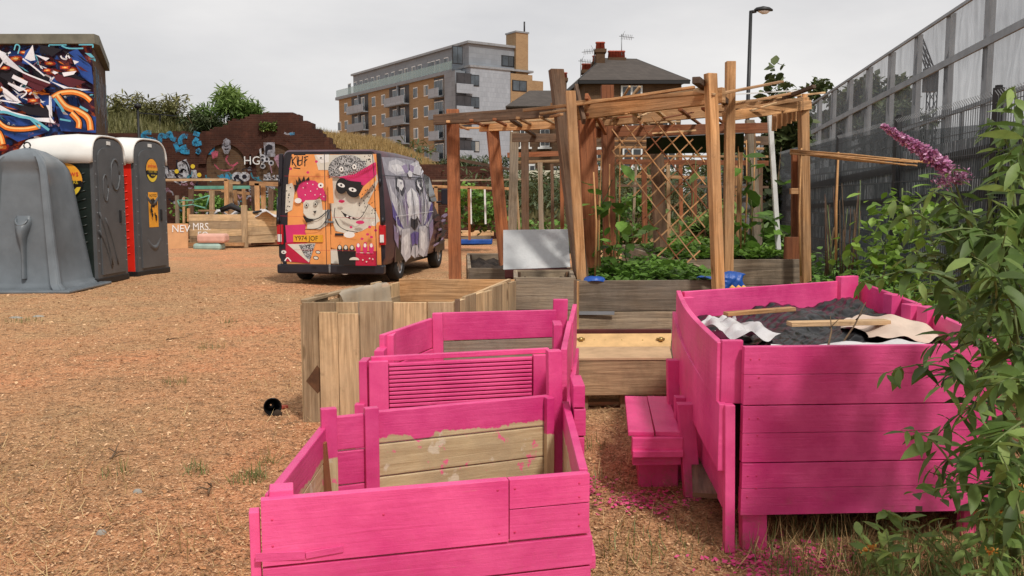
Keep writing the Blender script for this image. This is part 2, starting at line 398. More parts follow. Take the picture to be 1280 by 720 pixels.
def text_polys(txt, size):
    cu = bpy.data.curves.new('t', 'FONT'); cu.body = txt; cu.size = size; cu.resolution_u = 3
    ob = bpy.data.objects.new('t', cu); COL.objects.link(ob)
    dg = bpy.context.evaluated_depsgraph_get(); me = bpy.data.meshes.new_from_object(ob.evaluated_get(dg))
    vs = [v.co.copy() for v in me.vertices]; fs = [tuple(p.vertices) for p in me.polygons]
    bpy.data.objects.remove(ob); bpy.data.meshes.remove(me); bpy.data.curves.remove(cu)
    return vs, fs
class Dec:
    """flat painted shapes on a plane: o origin, U and W in-plane unit vectors, N outward"""
    def __init__(s, o, U, W, N, step=.0012, fx=None):
        s.o, s.U, s.W, s.N = Vector(o), Vector(U), Vector(W), Vector(N); s.mb = MB(); s.k = 1; s.step = step; s.fx = fx
    def pt(s, u, w, lay=None):
        if s.fx: u, w = s.fx(u, w)
        return s.o+s.U*u+s.W*w+s.N*(s.step*(s.k if lay is None else lay))
    def poly(s, pts, mat, tone=.5): s.mb.poly([s.pt(u, w) for u, w in pts], mat, tone=tone); s.k += 1
    def ell(s, cx, cy, rx, ry, mat, a0=0, a1=360, rot=0, n=20):
        r = math.radians(rot); pts = []
        for i in range(n+1 if a1-a0 < 360 else n):
            a = math.radians(a0+(a1-a0)*i/n); x, y = rx*math.cos(a), ry*math.sin(a)
            pts.append((cx+x*math.cos(r)-y*math.sin(r), cy+x*math.sin(r)+y*math.cos(r)))
        s.poly(pts, mat)
    def stroke(s, pts, w, mat):
        if len(pts) > 2:       # round the corners of a hand-drawn line
            q = [pts[0]]
            for i in range(len(pts)-1):
                p0, p1, p2, p3 = pts[max(i-1, 0)], pts[i], pts[i+1], pts[min(i+2, len(pts)-1)]
                for t in (.25, .5, .75, 1):
                    q.append(tuple(.5*(2*p1[k]+(p2[k]-p0[k])*t+(2*p0[k]-5*p1[k]+4*p2[k]-p3[k])*t*t+(3*p1[k]-p0[k]-3*p2[k]+p3[k])*t**3) for k in (0, 1)))
            pts = q
        L_, R_ = [], []
        for i, (a, b) in enumerate(pts):
            c, d = pts[min(i+1, len(pts)-1)]; e, f = pts[max(i-1, 0)]; l = math.hypot(c-e, d-f) or 1
            nx, ny = -(d-f)/l*w/2, (c-e)/l*w/2; L_.append(s.pt(a+nx, b+ny)); R_.append(s.pt(a-nx, b-ny))
        for i in range(len(pts)-1): s.mb.poly([L_[i], L_[i+1], R_[i+1], R_[i]], mat)
        s.k += 1
    def text(s, txt, x, y, size, mat, sx=1, flip=1, fl=1):
        vs, fs = text_polys(txt, size)
        for f in fs: s.mb.poly([s.pt(x+vs[i].x*sx, y+flip*vs[i].y) for i in f], mat)
        s.k += 1

# ------------------------------------------------------------------ leaves
LEAF = dict(
    lance=([(0, 0, 0), (.075, .22, .03), (-.075, .22, .03), (.10, .48, .02), (-.10, .48, .02), (.06, .78, -.06), (-.06, .78, -.06), (0, 1, -.17), (0, .22, 0), (0, .48, -.01), (0, .78, -.09)],
           [(0, 1, 8), (0, 8, 2), (1, 3, 9, 8), (2, 8, 9, 4), (3, 5, 10, 9), (4, 9, 10, 6), (5, 7, 10), (6, 10, 7)]),
    oval=([(0, 0, 0), (.28, .25, .06), (.34, .6, .04), (.12, .92, -.03), (0, 1.05, -.08), (-.12, .92, -.03), (-.34, .6, .04), (-.28, .25, .06), (0, .5, -.02)],
          [(0, 1, 8), (1, 2, 8), (2, 3, 8), (3, 4, 8), (4, 5, 8), (5, 6, 8), (6, 7, 8), (7, 0, 8)]),
    dia=([(0, 0, 0), (.3, .5, .08), (0, 1, 0), (-.3, .5, .08)], [(0, 1, 2), (0, 2, 3)]),
    blade=([(-.02, 0, 0), (.02, 0, 0), (.012, .6, .05), (0, 1, .2), (-.012, .6, .05)], [(0, 1, 2, 4), (4, 2, 3)]),
    chip=([(-.5, -.5, 0), (.5, -.4, .02), (.45, .5, 0), (-.4, .45, .03)], [(0, 1, 2, 3)]))
def leaves(name, kind, pos, yaw, pitch, roll, size, mat, parent=None, asp=1.0, tone=None, world=True):
    """pitch: 0 = leaf lies level, 90 = points up"""
    pos = np.asarray(pos, float); n = len(pos); tv = np.array(LEAF[kind][0], float); tf = LEAF[kind][1]
    size = np.broadcast_to(size, n); asp = np.broadcast_to(asp, n)
    yaw, pitch, roll = [np.broadcast_to(np.radians(a), n) for a in (yaw, pitch, roll)]
    v = tv[None]*size[:, None, None]; v = v*np.stack([asp, np.ones(n), np.ones(n)], 1)[:, None, :]
    def rot(v, a, i, j):
        c, s_ = np.cos(a)[:, None], np.sin(a)[:, None]; x, y = v[..., i].copy(), v[..., j].copy()
        v[..., i] = x*c-y*s_; v[..., j] = x*s_+y*c; return v
    v = rot(v, roll, 2, 0); v = rot(v, pitch, 1, 2); v = rot(v, yaw, 0, 1)
    v += pos[:, None, :]
    if parent is not None and world:
        M = np.array(parent_mat(parent).inverted()); v = v@M[:3, :3].T+M[:3, 3]
    nv = len(tv); fl = []; lens = []
    base = np.arange(n)*nv
    for fc in tf: pass
    loops = np.concatenate([(base[:, None]+np.array(fc)[None]) for fc in tf], 1).ravel()
    ls = np.tile([len(fc) for fc in tf], n); st = np.concatenate([[0], np.cumsum(ls)[:-1]])
    me = bpy.data.meshes.new(name); me.vertices.add(n*nv); me.vertices.foreach_set('co', v.ravel())
    me.loops.add(len(loops)); me.loops.foreach_set('vertex_index', loops.astype(np.int32))
    me.polygons.add(len(ls)); me.polygons.foreach_set('loop_start', st.astype(np.int32)); me.polygons.foreach_set('loop_total', ls.astype(np.int32))
    me.update(calc_edges=True); me.materials.append(MATS[mat])
    at = me.attributes.new('tone', 'FLOAT', 'FACE')
    tone = NR.rand(n) if tone is None else np.clip(tone, 0, 1)
    at.data.foreach_set('value', np.repeat(tone, len(tf)).astype(np.float32)); me.validate()
    o = bpy.data.objects.new(name, me); COL.objects.link(o)
    if parent is not None: o.parent = parent
    return o
def U_(a, b, n): return NR.uniform(a, b, n)
def crown(name, centre, rad, n, size, mat, kind='dia', parent=None, clumps=14, fill=.5, squash=1.0):
    """leaf clumps scattered in an uneven ellipsoid volume"""
    c = np.array(centre); rad = np.array(rad)
    cl = NR.normal(size=(clumps, 3)); cl /= np.linalg.norm(cl, axis=1)[:, None]; cl *= U_(.25, .95, clumps)[:, None]**.6
    cr = U_(.22, .45, clumps)
    k = NR.randint(0, clumps, n); d = NR.normal(size=(n, 3)); d /= np.linalg.norm(d, axis=1)[:, None]
    p = cl[k]+d*(cr[k]*U_(.2, 1.15, n)**.5)[:, None]
    pos = c+p*rad
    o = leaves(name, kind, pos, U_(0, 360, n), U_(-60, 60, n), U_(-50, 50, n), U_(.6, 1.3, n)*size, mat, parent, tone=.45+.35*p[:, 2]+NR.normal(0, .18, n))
    return o
# ================================================================== world, sun, camera
W_ = bpy.data.worlds.new('World'); SC.world = W_; W_.use_nodes = True
nt = W_.node_tree; bg = nt.nodes['Background']
sky = nt.nodes.new('ShaderNodeTexSky'); sky.sky_type = 'NISHITA'; sky.sun_disc = False
SUN_EL, SUN_AZ = 52, 152     # azimuth: degrees clockwise from +Y
sky.sun_elevation = math.radians(SUN_EL); sky.sun_rotation = math.radians(SUN_AZ)
tc = nt.nodes.new('ShaderNodeTexCoord'); mp = nt.nodes.new('ShaderNodeMapping'); mp.inputs['Scale'].default_value = (1, 1, 3.2)
mp.inputs['Location'].default_value = (.4, .7, 0)
no = nt.nodes.new('ShaderNodeTexNoise'); no.inputs['Scale'].default_value = 1.7; no.inputs['Detail'].default_value = 6; no.inputs['Roughness'].default_value = .55
cr = nt.nodes.new('ShaderNodeValToRGB'); cr.color_ramp.elements[0].position = .33; cr.color_ramp.elements[1].position = .66
cr.color_ramp.elements[0].color = (6.7, 6.62, 6.7, 1); cr.color_ramp.elements[1].color = (9.3, 9.05, 8.85, 1)
mx = nt.nodes.new('ShaderNodeMix'); mx.data_type = 'RGBA'; mx.inputs[0].default_value = .93
L = nt.links.new
L(tc.outputs['Generated'], mp.inputs[0]); L(mp.outputs[0], no.inputs['Vector']); L(no.outputs['Fac'], cr.inputs[0])
L(sky.outputs[0], mx.inputs[6]); L(cr.outputs[0], mx.inputs[7]); L(mx.outputs[2], bg.inputs[0]); bg.inputs[1].default_value = .1
sl = bpy.data.lights.new('sun', 'SUN'); sl.energy = 2.9; sl.angle = math.radians(6); sl.color = (1, .95, .88)
so = bpy.data.objects.new('sun', sl); COL.objects.link(so)
az, el = math.radians(SUN_AZ), math.radians(SUN_EL)
sd = Vector((math.sin(az)*math.cos(el), math.cos(az)*math.cos(el), math.sin(el)))
so.rotation_euler = sd.to_track_quat('Z', 'Y').to_euler()
cam = bpy.data.cameras.new('camera'); co_ = bpy.data.objects.new('camera', cam); COL.objects.link(co_); SC.camera = co_
cam.sensor_width = 36; cam.lens = 36*F/1280; cam.clip_end = 4000; cam.clip_start = .05
co_.location = (0, 0, H); co_.rotation_euler = (math.pi/2-TH, 0, 0)
SC.view_settings.view_transform = 'Standard'; SC.view_settings.look = 'None'; SC.view_settings.exposure = 0; SC.view_settings.gamma = 1
SC.render.engine = 'CYCLES'

# ================================================================== ground
b = NB('ground_earth'); co = b.coord()
n1 = b.noise(co, .22, 5, .6); n2 = b.noise(co, 1.3, 6, .65); n3 = b.noise(co, 38, 5, .75); n4 = b.noise(co, 9, 5, .7)
n5 = b.noise(co, 95, 3, .8)
sand = b.mix(b.ramp(n1, [(.40, 0.), (.56, 1.)]), (.74, .31, .145), (.56, .335, .165))
sand = b.mix(b.ramp(n2, [(.45, 0.), (.60, .8)]), sand, (.60, .31, .15))
sand = b.mix(b.ramp(n4, [(.50, 0.), (.66, .85)]), sand, (.17, .10, .05))
sand = b.mix(b.ramp(b.noise(co, .55, 6, .7), [(.50, 0.), (.68, .5)]), sand, (.28, .175, .085))
sand = b.mix(b.ramp(n3, [(.35, .75), (.52, 0.)]), sand, (.12, .06, .03))
sand = b.mix(b.ramp(n3, [(.55, 0.), (.72, .8)]), sand, (.74, .48, .28))
sand = b.mix(b.ramp(n5, [(.36, .8), (.47, 0.)]), sand, (.14, .07, .035)); sand = b.mix(b.ramp(n5, [(.56, 0.), (.66, .7)]), sand, (.80, .56, .36))
b.col(sand); b.bump(b.math('ADD', n3, b.math('MULTIPLY', n4, .8)), .9, .02); b.fin(.95, 0, .15)
def gh(x, y):
    return .018*math.sin(x*1.7+y*.6)*math.sin(y*1.3-x*.4)+.010*math.sin(x*4.1+1.3)*math.cos(y*3.7)
def ghv(x, y):
    return .018*np.sin(x*1.7+y*.6)*np.sin(y*1.3-x*.4)+.010*np.sin(x*4.1+1.3)*np.cos(y*3.7)
xs = [-1500, -400, -120, -50, -25]+[-16+.16*i for i in range(160)]+[12, 20, 50, 120, 400, 1500]
ys = [-300, -60, -15, -4]+[.6+.16*i for i in range(190)]+[36, 45, 60, 100, 200, 500, 1600]
g = MB(); rows = [[(x, y, gh(x, y) if (-16 < x < 10 and .5 < y < 31) else 0) for x in xs] for y in ys]
g.grid(rows, 'ground_earth'); tag(g.build('ground'), kind='structure')

def keepout(x, y):   # inside the planters nothing is strewn
    return ((x > -.78) & (x < .27) & (y > 2.55) & (y < 3.7)) | ((x > -.72) & (x < .35) & (y > 4.3) & (y < 6.2)) | \
           ((x > .85) & (x < 2.3) & (y > 3.45) & (y < 5.4)) | ((x > -1.3) & (x < 0) & (y > 5.45) & (y < 6.8)) | ((y > 7) & (x > .5) & (x < 3)) | ((x > .4) & (x < 1.1) & (y > 5.9) & (y < 6.9))
n = 150000; y = 2.2*np.exp(U_(0, 1, n)*math.log(17/2.2)); x = U_(-.66, .62, n)*y
k = ~keepout(x, y); x, y = x[k], y[k]; n = len(x)
tag(leaves('wood_chips', 'chip', np.stack([x, y, ghv(x, y)+U_(.002, .012, n)], 1), U_(0, 360, n), U_(-22, 22, n), U_(-25, 25, n),
    U_(.005, .014, n)*(.7+y*.09)*np.where(U_(0, 1, n) < .06, 1.9, 1), 'chips', asp=U_(.18, .7, n)), kind='stuff')
n = 26000; y = 2.2*np.exp(U_(0, 1, n)*math.log(15/2.2)); x = U_(-.66, .62, n)*y
k = ~keepout(x, y); x, y = x[k], y[k]; n = len(x)
tag(leaves('dark_mulch', 'chip', np.stack([x, y, ghv(x, y)+U_(.004, .014, n)], 1), U_(0, 360, n), U_(-22, 22, n), U_(-25, 25, n), U_(.005, .016, n)*(.7+y*.09), 'dark_chips', asp=U_(.15, .6, n)), kind='stuff')
n = 15000; y = 2.2*np.exp(U_(0, 1, n)**.8*math.log(11/2.2)); x = U_(-.66, .62, n)*y
patch = np.sin(x*1.9+1)*np.cos(y*1.4)+np.sin(x*.7-y*.9)*.6; k = (~keepout(x, y)) & ((patch+U_(-.8, .8, n) > 0) | (x > .2)); x, y = x[k], y[k]; n = len(x)
tag(leaves('dry_straw', 'blade', np.stack([x, y, ghv(x, y)+.004], 1), U_(0, 360, n), U_(2, 28, n), 0, U_(.04, .14, n), 'dry_straw', asp=.9), kind='stuff')
# tufts of weedy green grass
pos = []
for px, py, r, m in [(310, 598, .10, 140), (265, 436, .12, 60), (335, 580, .05, 40), (140, 595, .10, 40), (245, 590, .08, 50), (760, 700, .2, 60), (830, 680, .25, 120),
                     (1010, 690, .3, 260), (735, 560, .12, 60), (560, 700, .1, 0), (30, 402, .2, 80), (285, 405, .1, 40), (780, 610, .2, 50), (220, 480, .1, 40), (640, 346, .3, 60)]:
    c = G(px, py)
    for _ in range(m):
        a = rnd(0, 6.28); q = r*math.sqrt(random.random()); pos.append((c.x+q*math.cos(a), c.y+q*math.sin(a), gh(c.x, c.y)))
n = len(pos); tag(leaves('green_grass', 'blade', pos, U_(0, 360, n), U_(20, 80, n), 0, U_(.03, .10, n), 'grass_green', asp=1.2), kind='stuff')
pos = []
for px, py, m in [(330, 575, 9), (250, 560, 7), (150, 610, 8), (90, 620, 6), (300, 660, 6), (240, 700, 8), (180, 480, 5), (205, 560, 6), (320, 480, 7), (200, 700, 9), (120, 540, 6)]:
    c = G(px, py)
    pos += [(c.x+rnd(-.08, .08), c.y+rnd(-.08, .08), gh(c.x, c.y)) for _ in range(m)]
n = len(pos); tag(leaves('dry_stalks', 'blade', pos, U_(0, 360, n), U_(40, 85, n), 0, U_(.08, .22, n), 'dry_straw', asp=.5), kind='stuff')
# pink paint splashed on the soil
n = 900; cx = np.repeat([.62, .95, .30, 1.15], n//4); cy = np.repeat([3.95, 3.25, 4.15, 3.3], n//4)
x = cx+NR.normal(0, .10, n); y = cy+NR.normal(0, .08, n)
tag(leaves('paint_spatter', 'chip', np.stack([x, y, ghv(x, y)+U_(.008, .02, n)], 1), U_(0, 360, n), U_(-20, 20, n), 0, U_(.008, .024, n), 'pink_paint', asp=U_(.4, 1, n)), kind='stuff')
def twig(px, py, L, lab, branches=3):
    c = G(px, py); a = rnd(0, 3.1); mb = MB(); pts = []
    for i in range(6):
        x = c.x+math.cos(a)*L*(i/5-.5)+rnd(-.02, .02); y = c.y+math.sin(a)*L*(i/5-.5)+rnd(-.02, .02); pts.append((x, y, gh(x, y)+.012+rnd(0, .015)))
    mb.tube(pts, [.006, .006, .005, .004, .003, .002], 'stem_brown', 5)
    for i in range(branches):
        p = Vector(pts[1+i]); q = p+Vector((rnd(-.1, .1), rnd(-.1, .1), rnd(.0, .04))); mb.tube([p, (p+q)/2+Vector((0, 0, .01)), q], [.004, .003, .0015], 'stem_brown', 5)
    one(mb, 'twig', lab, 'twig', tuple(c))
twig(140, 568, .3, 'forked brown twig lying alone on the orange ground at the left')
twig(262, 612, .16, 'short dark twig lying between the weeds left of the front pink planter')
twig(222, 425, .3, 'long pale stick lying on the open ground, farthest of the sticks', 1)
for px, py, lab in [(127, 672, 'small grey stone lying on the ground near the lower left'), (172, 616, 'flat pale stone lying on woodchips beside the twig'), (20, 398, 'whitish scrap of rubble on the ground in front of the grey urinal'), (48, 396, 'greenish rubble scrap right of the whitish one in front of the urinal')]:
    c = G(px, py); mb = MB(); r = .022 if py > 500 else .07
    mb.grid([[(c.x+r*math.cos(a)*s*(1+.3*math.sin(a*2+py)), c.y+r*.6*math.sin(a)*s, gh(c.x, c.y)-.006+z) for a in [i*.785 for i in range(8)]] for s, z in ((1, 0), (.9, .014), (.5, .024), (.02, .026))], 'concrete', closed=True)
    one(mb, 'stone', lab, 'stone', tuple(c))

# ================================================================== planter helpers
def nailhead(mb, p, n, r=.0045, mat='pink_paint_deep'):
    n = Vector(n).normalized(); mb.tube([Vector(p)-n*.001, Vector(p)+n*.0018], [r, r*.8], mat, 7)
def wall(mb, a, b, z0, z1, hs, t, mat, jit=.006, slope=0):
    """horizontal boards stacked from z0 upward; hs = board heights"""
    a = Vector((a[0], a[1], 0)); b = Vector((b[0], b[1], 0)); z = z0
    for i, h in enumerate(hs):
        m = mat[i] if isinstance(mat, (list, tuple)) else mat
        d = (b-a).normalized(); n = Vector((-d.y, d.x, 0)); off = n*rnd(-jit, jit); e = rnd(-.006, .006)
        mb.beam(a+off+Vector((0, 0, z+h/2)), b+off+Vector((0, 0, z+h/2+e*.5)), t, h-.006, m)
        z += h
def vwall(mb, a, b, z0, z1, n, t, mat, jit=.006, zj=.01):
    a = Vector((a[0], a[1], 0)); b = Vector((b[0], b[1], 0)); d = (b-a); dn = d.normalized(); nr = Vector((-dn.y, dn.x, 0))
    cuts = [0]+[(i+rnd(-.15, .15))/n for i in range(1, n)]+[1]
    for i in range(n):
        p = a+d*((cuts[i]+cuts[i+1])/2)+nr*rnd(-jit, jit); w = d.length*(cuts[i+1]-cuts[i])-.006
        mb.post(p+Vector((0, 0, z0)), p+Vector((0, 0, z1+rnd(-zj, zj))), w, mat, t, math.degrees(math.atan2(dn.y, dn.x)))
def lerp(a, b, t): return tuple(a[i]+(b[i]-a[i])*t for i in range(len(a)))

# ---- front pink planter
pinkmat('pink_worn_back', PINK, (.455, .16)); pinkmat('pink_worn_side', PINK, (.42, .12)); pinkmat('pink_worn_post', PINK, (.40, .05))
FL, FR, BR, BL = (-.735, 2.50), (.245, 2.76), (.245, 3.78), (-.745, 3.36)
T = thing('pink_planter', 'open empty pink planter nearest the camera, bare timber showing inside', 'planter', (-.25, 3.1, 0))
m = MB(); d = Vector((FR[0]-FL[0], FR[1]-FL[1], 0)); 
s = lerp(FL, FR, .735)
m.beam((*FL, .43), (*s, .43), .034, .20, 'pink_paint', tone=.7); m.beam((s[0]+.003, s[1]+.001, .482), (*FR, .482), .034, .094, 'pink_paint', tone=.85); m.beam((s[0]+.003, s[1]+.003, .382), (FR[0], FR[1]+.001, .382), .034, .10, 'pink_paint', tone=.5)
m.beam((FL[0], FL[1], .275), (FR[0]+.01, FR[1], .275), .034, .095, 'pink_paint'); m.beam((FL[0], FL[1]+.004, .17), (FR[0]+.006, FR[1]+.004, .17), .034, .1, 'pink_paint'); m.beam((FL[0], FL[1], .06), (FR[0], FR[1], .06), .034, .11, 'pink_paint')
nn = Vector((d.y, -d.x, 0)).normalized(); fo = Vector((*FL, 0))
for u_, z in ((.03, .47), (.03, .39), (.70, .50), (.705, .36), (.755, .50), (.755, .36), (.965, .50), (.965, .455), (.965, .40), (.965, .36), (.03, .29), (.03, .25), (.96, .29), (.96, .25), (.35, .455)):
    nailhead(m, fo+d*u_+nn*.0172+Vector((0, 0, z)), nn)
m.build('front_panel', T, bevel=.004)
m = MB(); wall(m, (FR[0]-.012, FR[1]+.045), (BR[0]-.012, BR[1]), .02, .53, [.12, .13, .13, .13], .03, 'pink_worn_side', .003)
m.build('side_panel', T, bevel=.004)
m = MB(); wall(m, (FL[0]+.012, FL[1]+.05), (BL[0]+.012, BL[1]), .02, .53, [.12, .13, .13, .13], .03, 'pink_worn_side', .003)
m.build('side_panel', T, bevel=.004)
m = MB(); bs = lerp(BL, BR, .20)
wall(m, bs, lerp(BL, BR, .93), .02, .57, [.14, .135, .135, .135], .028, 'pink_worn_back', .002)
m.build('back_panel', T, bevel=.004)
m = MB(); wall(m, (BL[0]+.03, BL[1]+.01), bs, .02, .57, [.13, .13, .14, .14], .026, 'pink_paint', .004); m.build('back_panel', T, bevel=.004, label='short fully pink board at the left of the planter back')
for (x, y), z, w, mt in [((BL[0]+.035, BL[1]-.02), .60, .06, 'pink_worn_post'), ((bs[0]-.01, bs[1]-.03), .585, .055, 'pink_paint'), ((BR[0]-.085, BR[1]-.075), .56, .035, 'pink_worn_post')]:
    m = MB(); m.post((x, y, .0), (x, y, z), w, mt, .035, 20); m.build('post', T, bevel=.003)
p = G(420, 545, .5); m = MB(); m.post((p.x-.02, 3.28, .1), (p.x-.05, 3.28, .48), .032, 'red_timber', .03); m.build('brace', T, bevel=.002, label='short bare timber offcut leaning inside the corner')
m = MB(); m.post((BR[0]-.05, BR[1]-.02, .0), (BR[0]-.065, BR[1]-.02, .755), .062, 'pink_paint', .05, 12); m.build('post', T, bevel=.004, label='tall pink corner post at the back right of the planter')
m = MB(); m.post((FL[0]-.022, FL[1]+.02, 0), (FL[0]-.026, FL[1]+.02, .49), .03, 'pink_paint', .045, 14); m.build('post', T, bevel=.003)
m = MB(); m.box((FL[0]+.045, FL[1]+.06, .537), (.07, .07, .022), 'pink_paint', 14); m.build('corner_block', T, bevel=.004)
m = MB(); N_ = Vector((d.y, -d.x, 0)).normalized()
a = Vector((*FL, 0))+N_*.0195
m.beam(a+Vector((-.02, 0, .36)), a+d*.12+Vector((0, 0, .354)), .004, .026, 'pink_paint', tone=.2); m.beam(a+d*.122+N_*.002+Vector((0, 0, .354)), a+d*.23+Vector((0, 0, .362)), .004, .02, 'pink_paint', tone=.3)
m.build('strap', T, bevel=.001)
m = MB(); wall(m, (BR[0]+.035, BR[1]-.20), (BR[0]+.035, BR[1]+.02), .3, .63, [.12, .12, .10], .05, 'pink_paint'); m.build('corner_block', T, bevel=.004)
m = MB()
a0 = (FR[0]+.012, FR[1]+.02)
m.beam((a0[0], a0[1], .22), (a0[0]+.008, BR[1], .22), .035, .05, 'pink_paint'); m.build('side_rail', T, bevel=.004)

# ---- middle pink planter with ribbed front
ML, MR, NRr, NL = (-.70, 4.28), (.19, 4.48), (.27, 5.36), (-.47, 5.20)
T = thing('pink_planter', 'pink planter in the middle of the row with a ribbed decking front', 'planter', (-.2, 5.2, 0))
def mp_(t, dy=0): q = lerp(ML, MR, t); return (q[0], q[1]+dy)
m = MB()
for i in range(26):
    z = .075+.0205*i; m.beam((*mp_(.1), z), (*mp_(.9), z+.004), .022, .0145, 'pink_paint', tone=.6)
m.beam((*mp_(.08, .014), .33), (*mp_(.92, .014), .335), .006, .53, 'pink_paint', tone=.25)
m.build('ribbed_panel', T, bevel=.004)
for t0 in (.045, .945):
    m = MB(); q = mp_(t0); m.post((*q, 0), (*q, .61), .095 if t0 < .5 else .07, 'pink_paint', .035, 12); m.build('stile', T, bevel=.004)
m = MB(); m.beam((*mp_(0, .03), .615), (*mp_(1, .03), .625), .03, .025, 'pink_paint'); m.build('top_rail', T, bevel=.003)
m = MB(); q = mp_(0); m.post((q[0]-.035, q[1]+.05, 0), (q[0]-.035, q[1]+.05, .61), .04, 'pink_paint', .12); m.post((q[0]-.05, q[1]-.01, 0), (q[0]-.05, q[1]-.01, .40), .05, 'pink_paint', .05); m.build('corner_block', T, bevel=.004)
m = MB(); wall(m, (ML[0]+.03, ML[1]+.22), (NL[0], NL[1]-.02), .02, .7, [.17, .17, .17, .18], .03, 'pink_paint', .004); m.build('side_panel', T, bevel=.004)
for tt, z in ((.08, .58), (.20, .64), (.34, .70)):
    q = lerp(ML, NL, tt); m = MB(); m.post((q[0]-.02, q[1], 0), (q[0]-.02, q[1], z), .05, 'pink_paint', .12); m.build('post', T, bevel=.003)
m = MB(); wall(m, NL, NRr, .0, .735, [.2, .2, .16, .175], .03, ['grey_timber', 'grey_timber', 'grey_timber', 'pink_paint'], .003); m.build('back_panel', T, bevel=.004)
q = NL; m = MB(); m.post((q[0]+.04, q[1]-.04, 0), (q[0]+.03, q[1]-.04, .735), .06, 'pink_paint', .05); m.build('post', T, bevel=.004)
q = NRr; m = MB(); m.post((q[0]+.01, q[1]+.05, 0), (q[0]+.03, q[1]+.05, .79), .09, 'pink_paint', .05); m.build('post', T, bevel=.004)
m = MB(); m.post((q[0]-.01, q[1]-.35, 0), (q[0]-.01, q[1]-.35, .70), .05, 'pink_paint', .18); m.build('corner_block', T, bevel=.004)
m = MB()
for i, (y0, y1, x0, x1, z0, z1) in enumerate([(3.84, 4.75, .215, .30, .50, .745), (4.76, 5.62, .305, .39, .47, .735), (3.86, 5.55, .235, .40, .22, .46), (3.9, 5.5, .25, .41, 0.0, .21)]):
    m.hexa([(x0, y0, z0), (x0+.028, y0, z0), (x0+.028, y0, z1), (x0, y0, z1), (x1, y1, z0), (x1+.028, y1, z0), (x1+.028, y1, z1), (x1, y1, z1)], 'pink_paint')
m.build('side_panel', T, bevel=.004, label='long high pink side board running back from the front planter')

# ---- long raw pallet planter
RA, RB, RC, RD = (-1.30, 5.40), (-.36, 5.42), (.02, 6.78), (-.88, 6.85)
T = thing('pallet_planter', 'long unpainted pallet wood planter left of the pink ones, plastic sheet over its edge', 'planter', (-.6, 6.1, 0))
m = MB(); vwall(m, RA, RB, .0, .775, 5, .024, 'pallet_wood', .004, .006)
m.build('front_panel', T, bevel=.004)
m = MB(); x0 = -1.13; m.post((x0, 5.375, .03), (x0, 5.375, .715), .115, 'pallet_wood', .022, 1); m.post((x0+.125, 5.372, .03), (x0+.122, 5.372, .705), .125, 'pallet_wood', .022, 1); m.build('cover_board', T, bevel=.003)
plain('burnt_stain', (.10, .045, .02), .9, 0, .4, 20)
dd = Dec((-1.30, 5.3865, 0), (1, .021, 0), (0, 0, 1), (0, -1, 0)); dd.poly([(.02, .28), (.09, .38), (.145, .31), (.145, .26), (.09, .20)], 'burnt_stain'); dd.mb.build('scorch_mark', T, recalc=False)
m = MB(); vwall(m, RA, RD, .0, .77, 9, .024, 'pallet_wood', .006, .03); m.beam((*lerp(RA, RD, .02), .775), (*lerp(RA, RD, .55), .79), .05, .02, 'pallet_wood'); m.build('side_panel', T, bevel=.003)
m = MB(); vwall(m, RB, RC, .0, .78, 7, .024, 'pallet_wood', .004, .012); m.build('side_panel', T, bevel=.003)
m = MB(); wall(m, RD, RC, .0, .78, [.2, .2, .2, .19], .03, 'fresh_timber', .003); m.build('back_panel', T, bevel=.003)
m = MB(); m.post((RB[0]+.02, RB[1]+.02, 0), (RB[0]+.02, RB[1]+.02, .785), .03, 'dark_timber', .05); m.build('post', T, bevel=.002)
m = MB(); m.beam((-.40, 5.95, .70), (-.02, 6.6, .80), .03, .02, 'pale_timber'); m.build('loose_batten', T, bevel=.002)
# edge braces inside
m = MB(); m.beam((*lerp(RA, RD, .02), .60), (*lerp(RA, RD, .98), .62), .04, .08, 'pallet_wood'); m.build('inner_rail', T, bevel=.002)
# plastic sheet draped on the side
rows = []
for i in range(13):
    t = .30+.5*i/12; q = lerp(RA, RD, t); r = []
    for j, (du, z) in enumerate([(.07+.03*math.sin(i*1.3), .60), (.05, .70), (.05, .775), (.02, .80), (-.015, .79), (-.025, .74+.02*math.sin(i*2.1))]):
        r.append((q[0]+du+rnd(-.012, .012), q[1]-.02+rnd(-.02, .02), z+rnd(-.012, .012)))
    rows.append(r)
m = MB(); m.grid(rows, 'poly_sheet'); one(m, 'plastic_sheet', 'creased translucent plastic sheet draped over the edge of the raw pallet planter', 'plastic sheet', (-1.0, 6, .75), sub=1)
# soil inside
def soilbed(pts, z, T, name='soil', mat='soil', amp=.03):
    a, b_, c, d_ = [Vector(p) for p in pts]; rows = []
    for i in range(13):
        r = []
        for j in range(13):
            u, v = i/12, j/12; p = a.lerp(b_, u).lerp(d_.lerp(c, u), v); r.append((p.x, p.y, z+amp*math.sin(i*1.7+j)*math.cos(j*1.3)+rnd(-amp, amp)*.4))
        rows.append(r)
    m = MB(); m.grid(rows, mat); return m.build(name, T)
soilbed([RA, RB, RC, RD], .25, T)

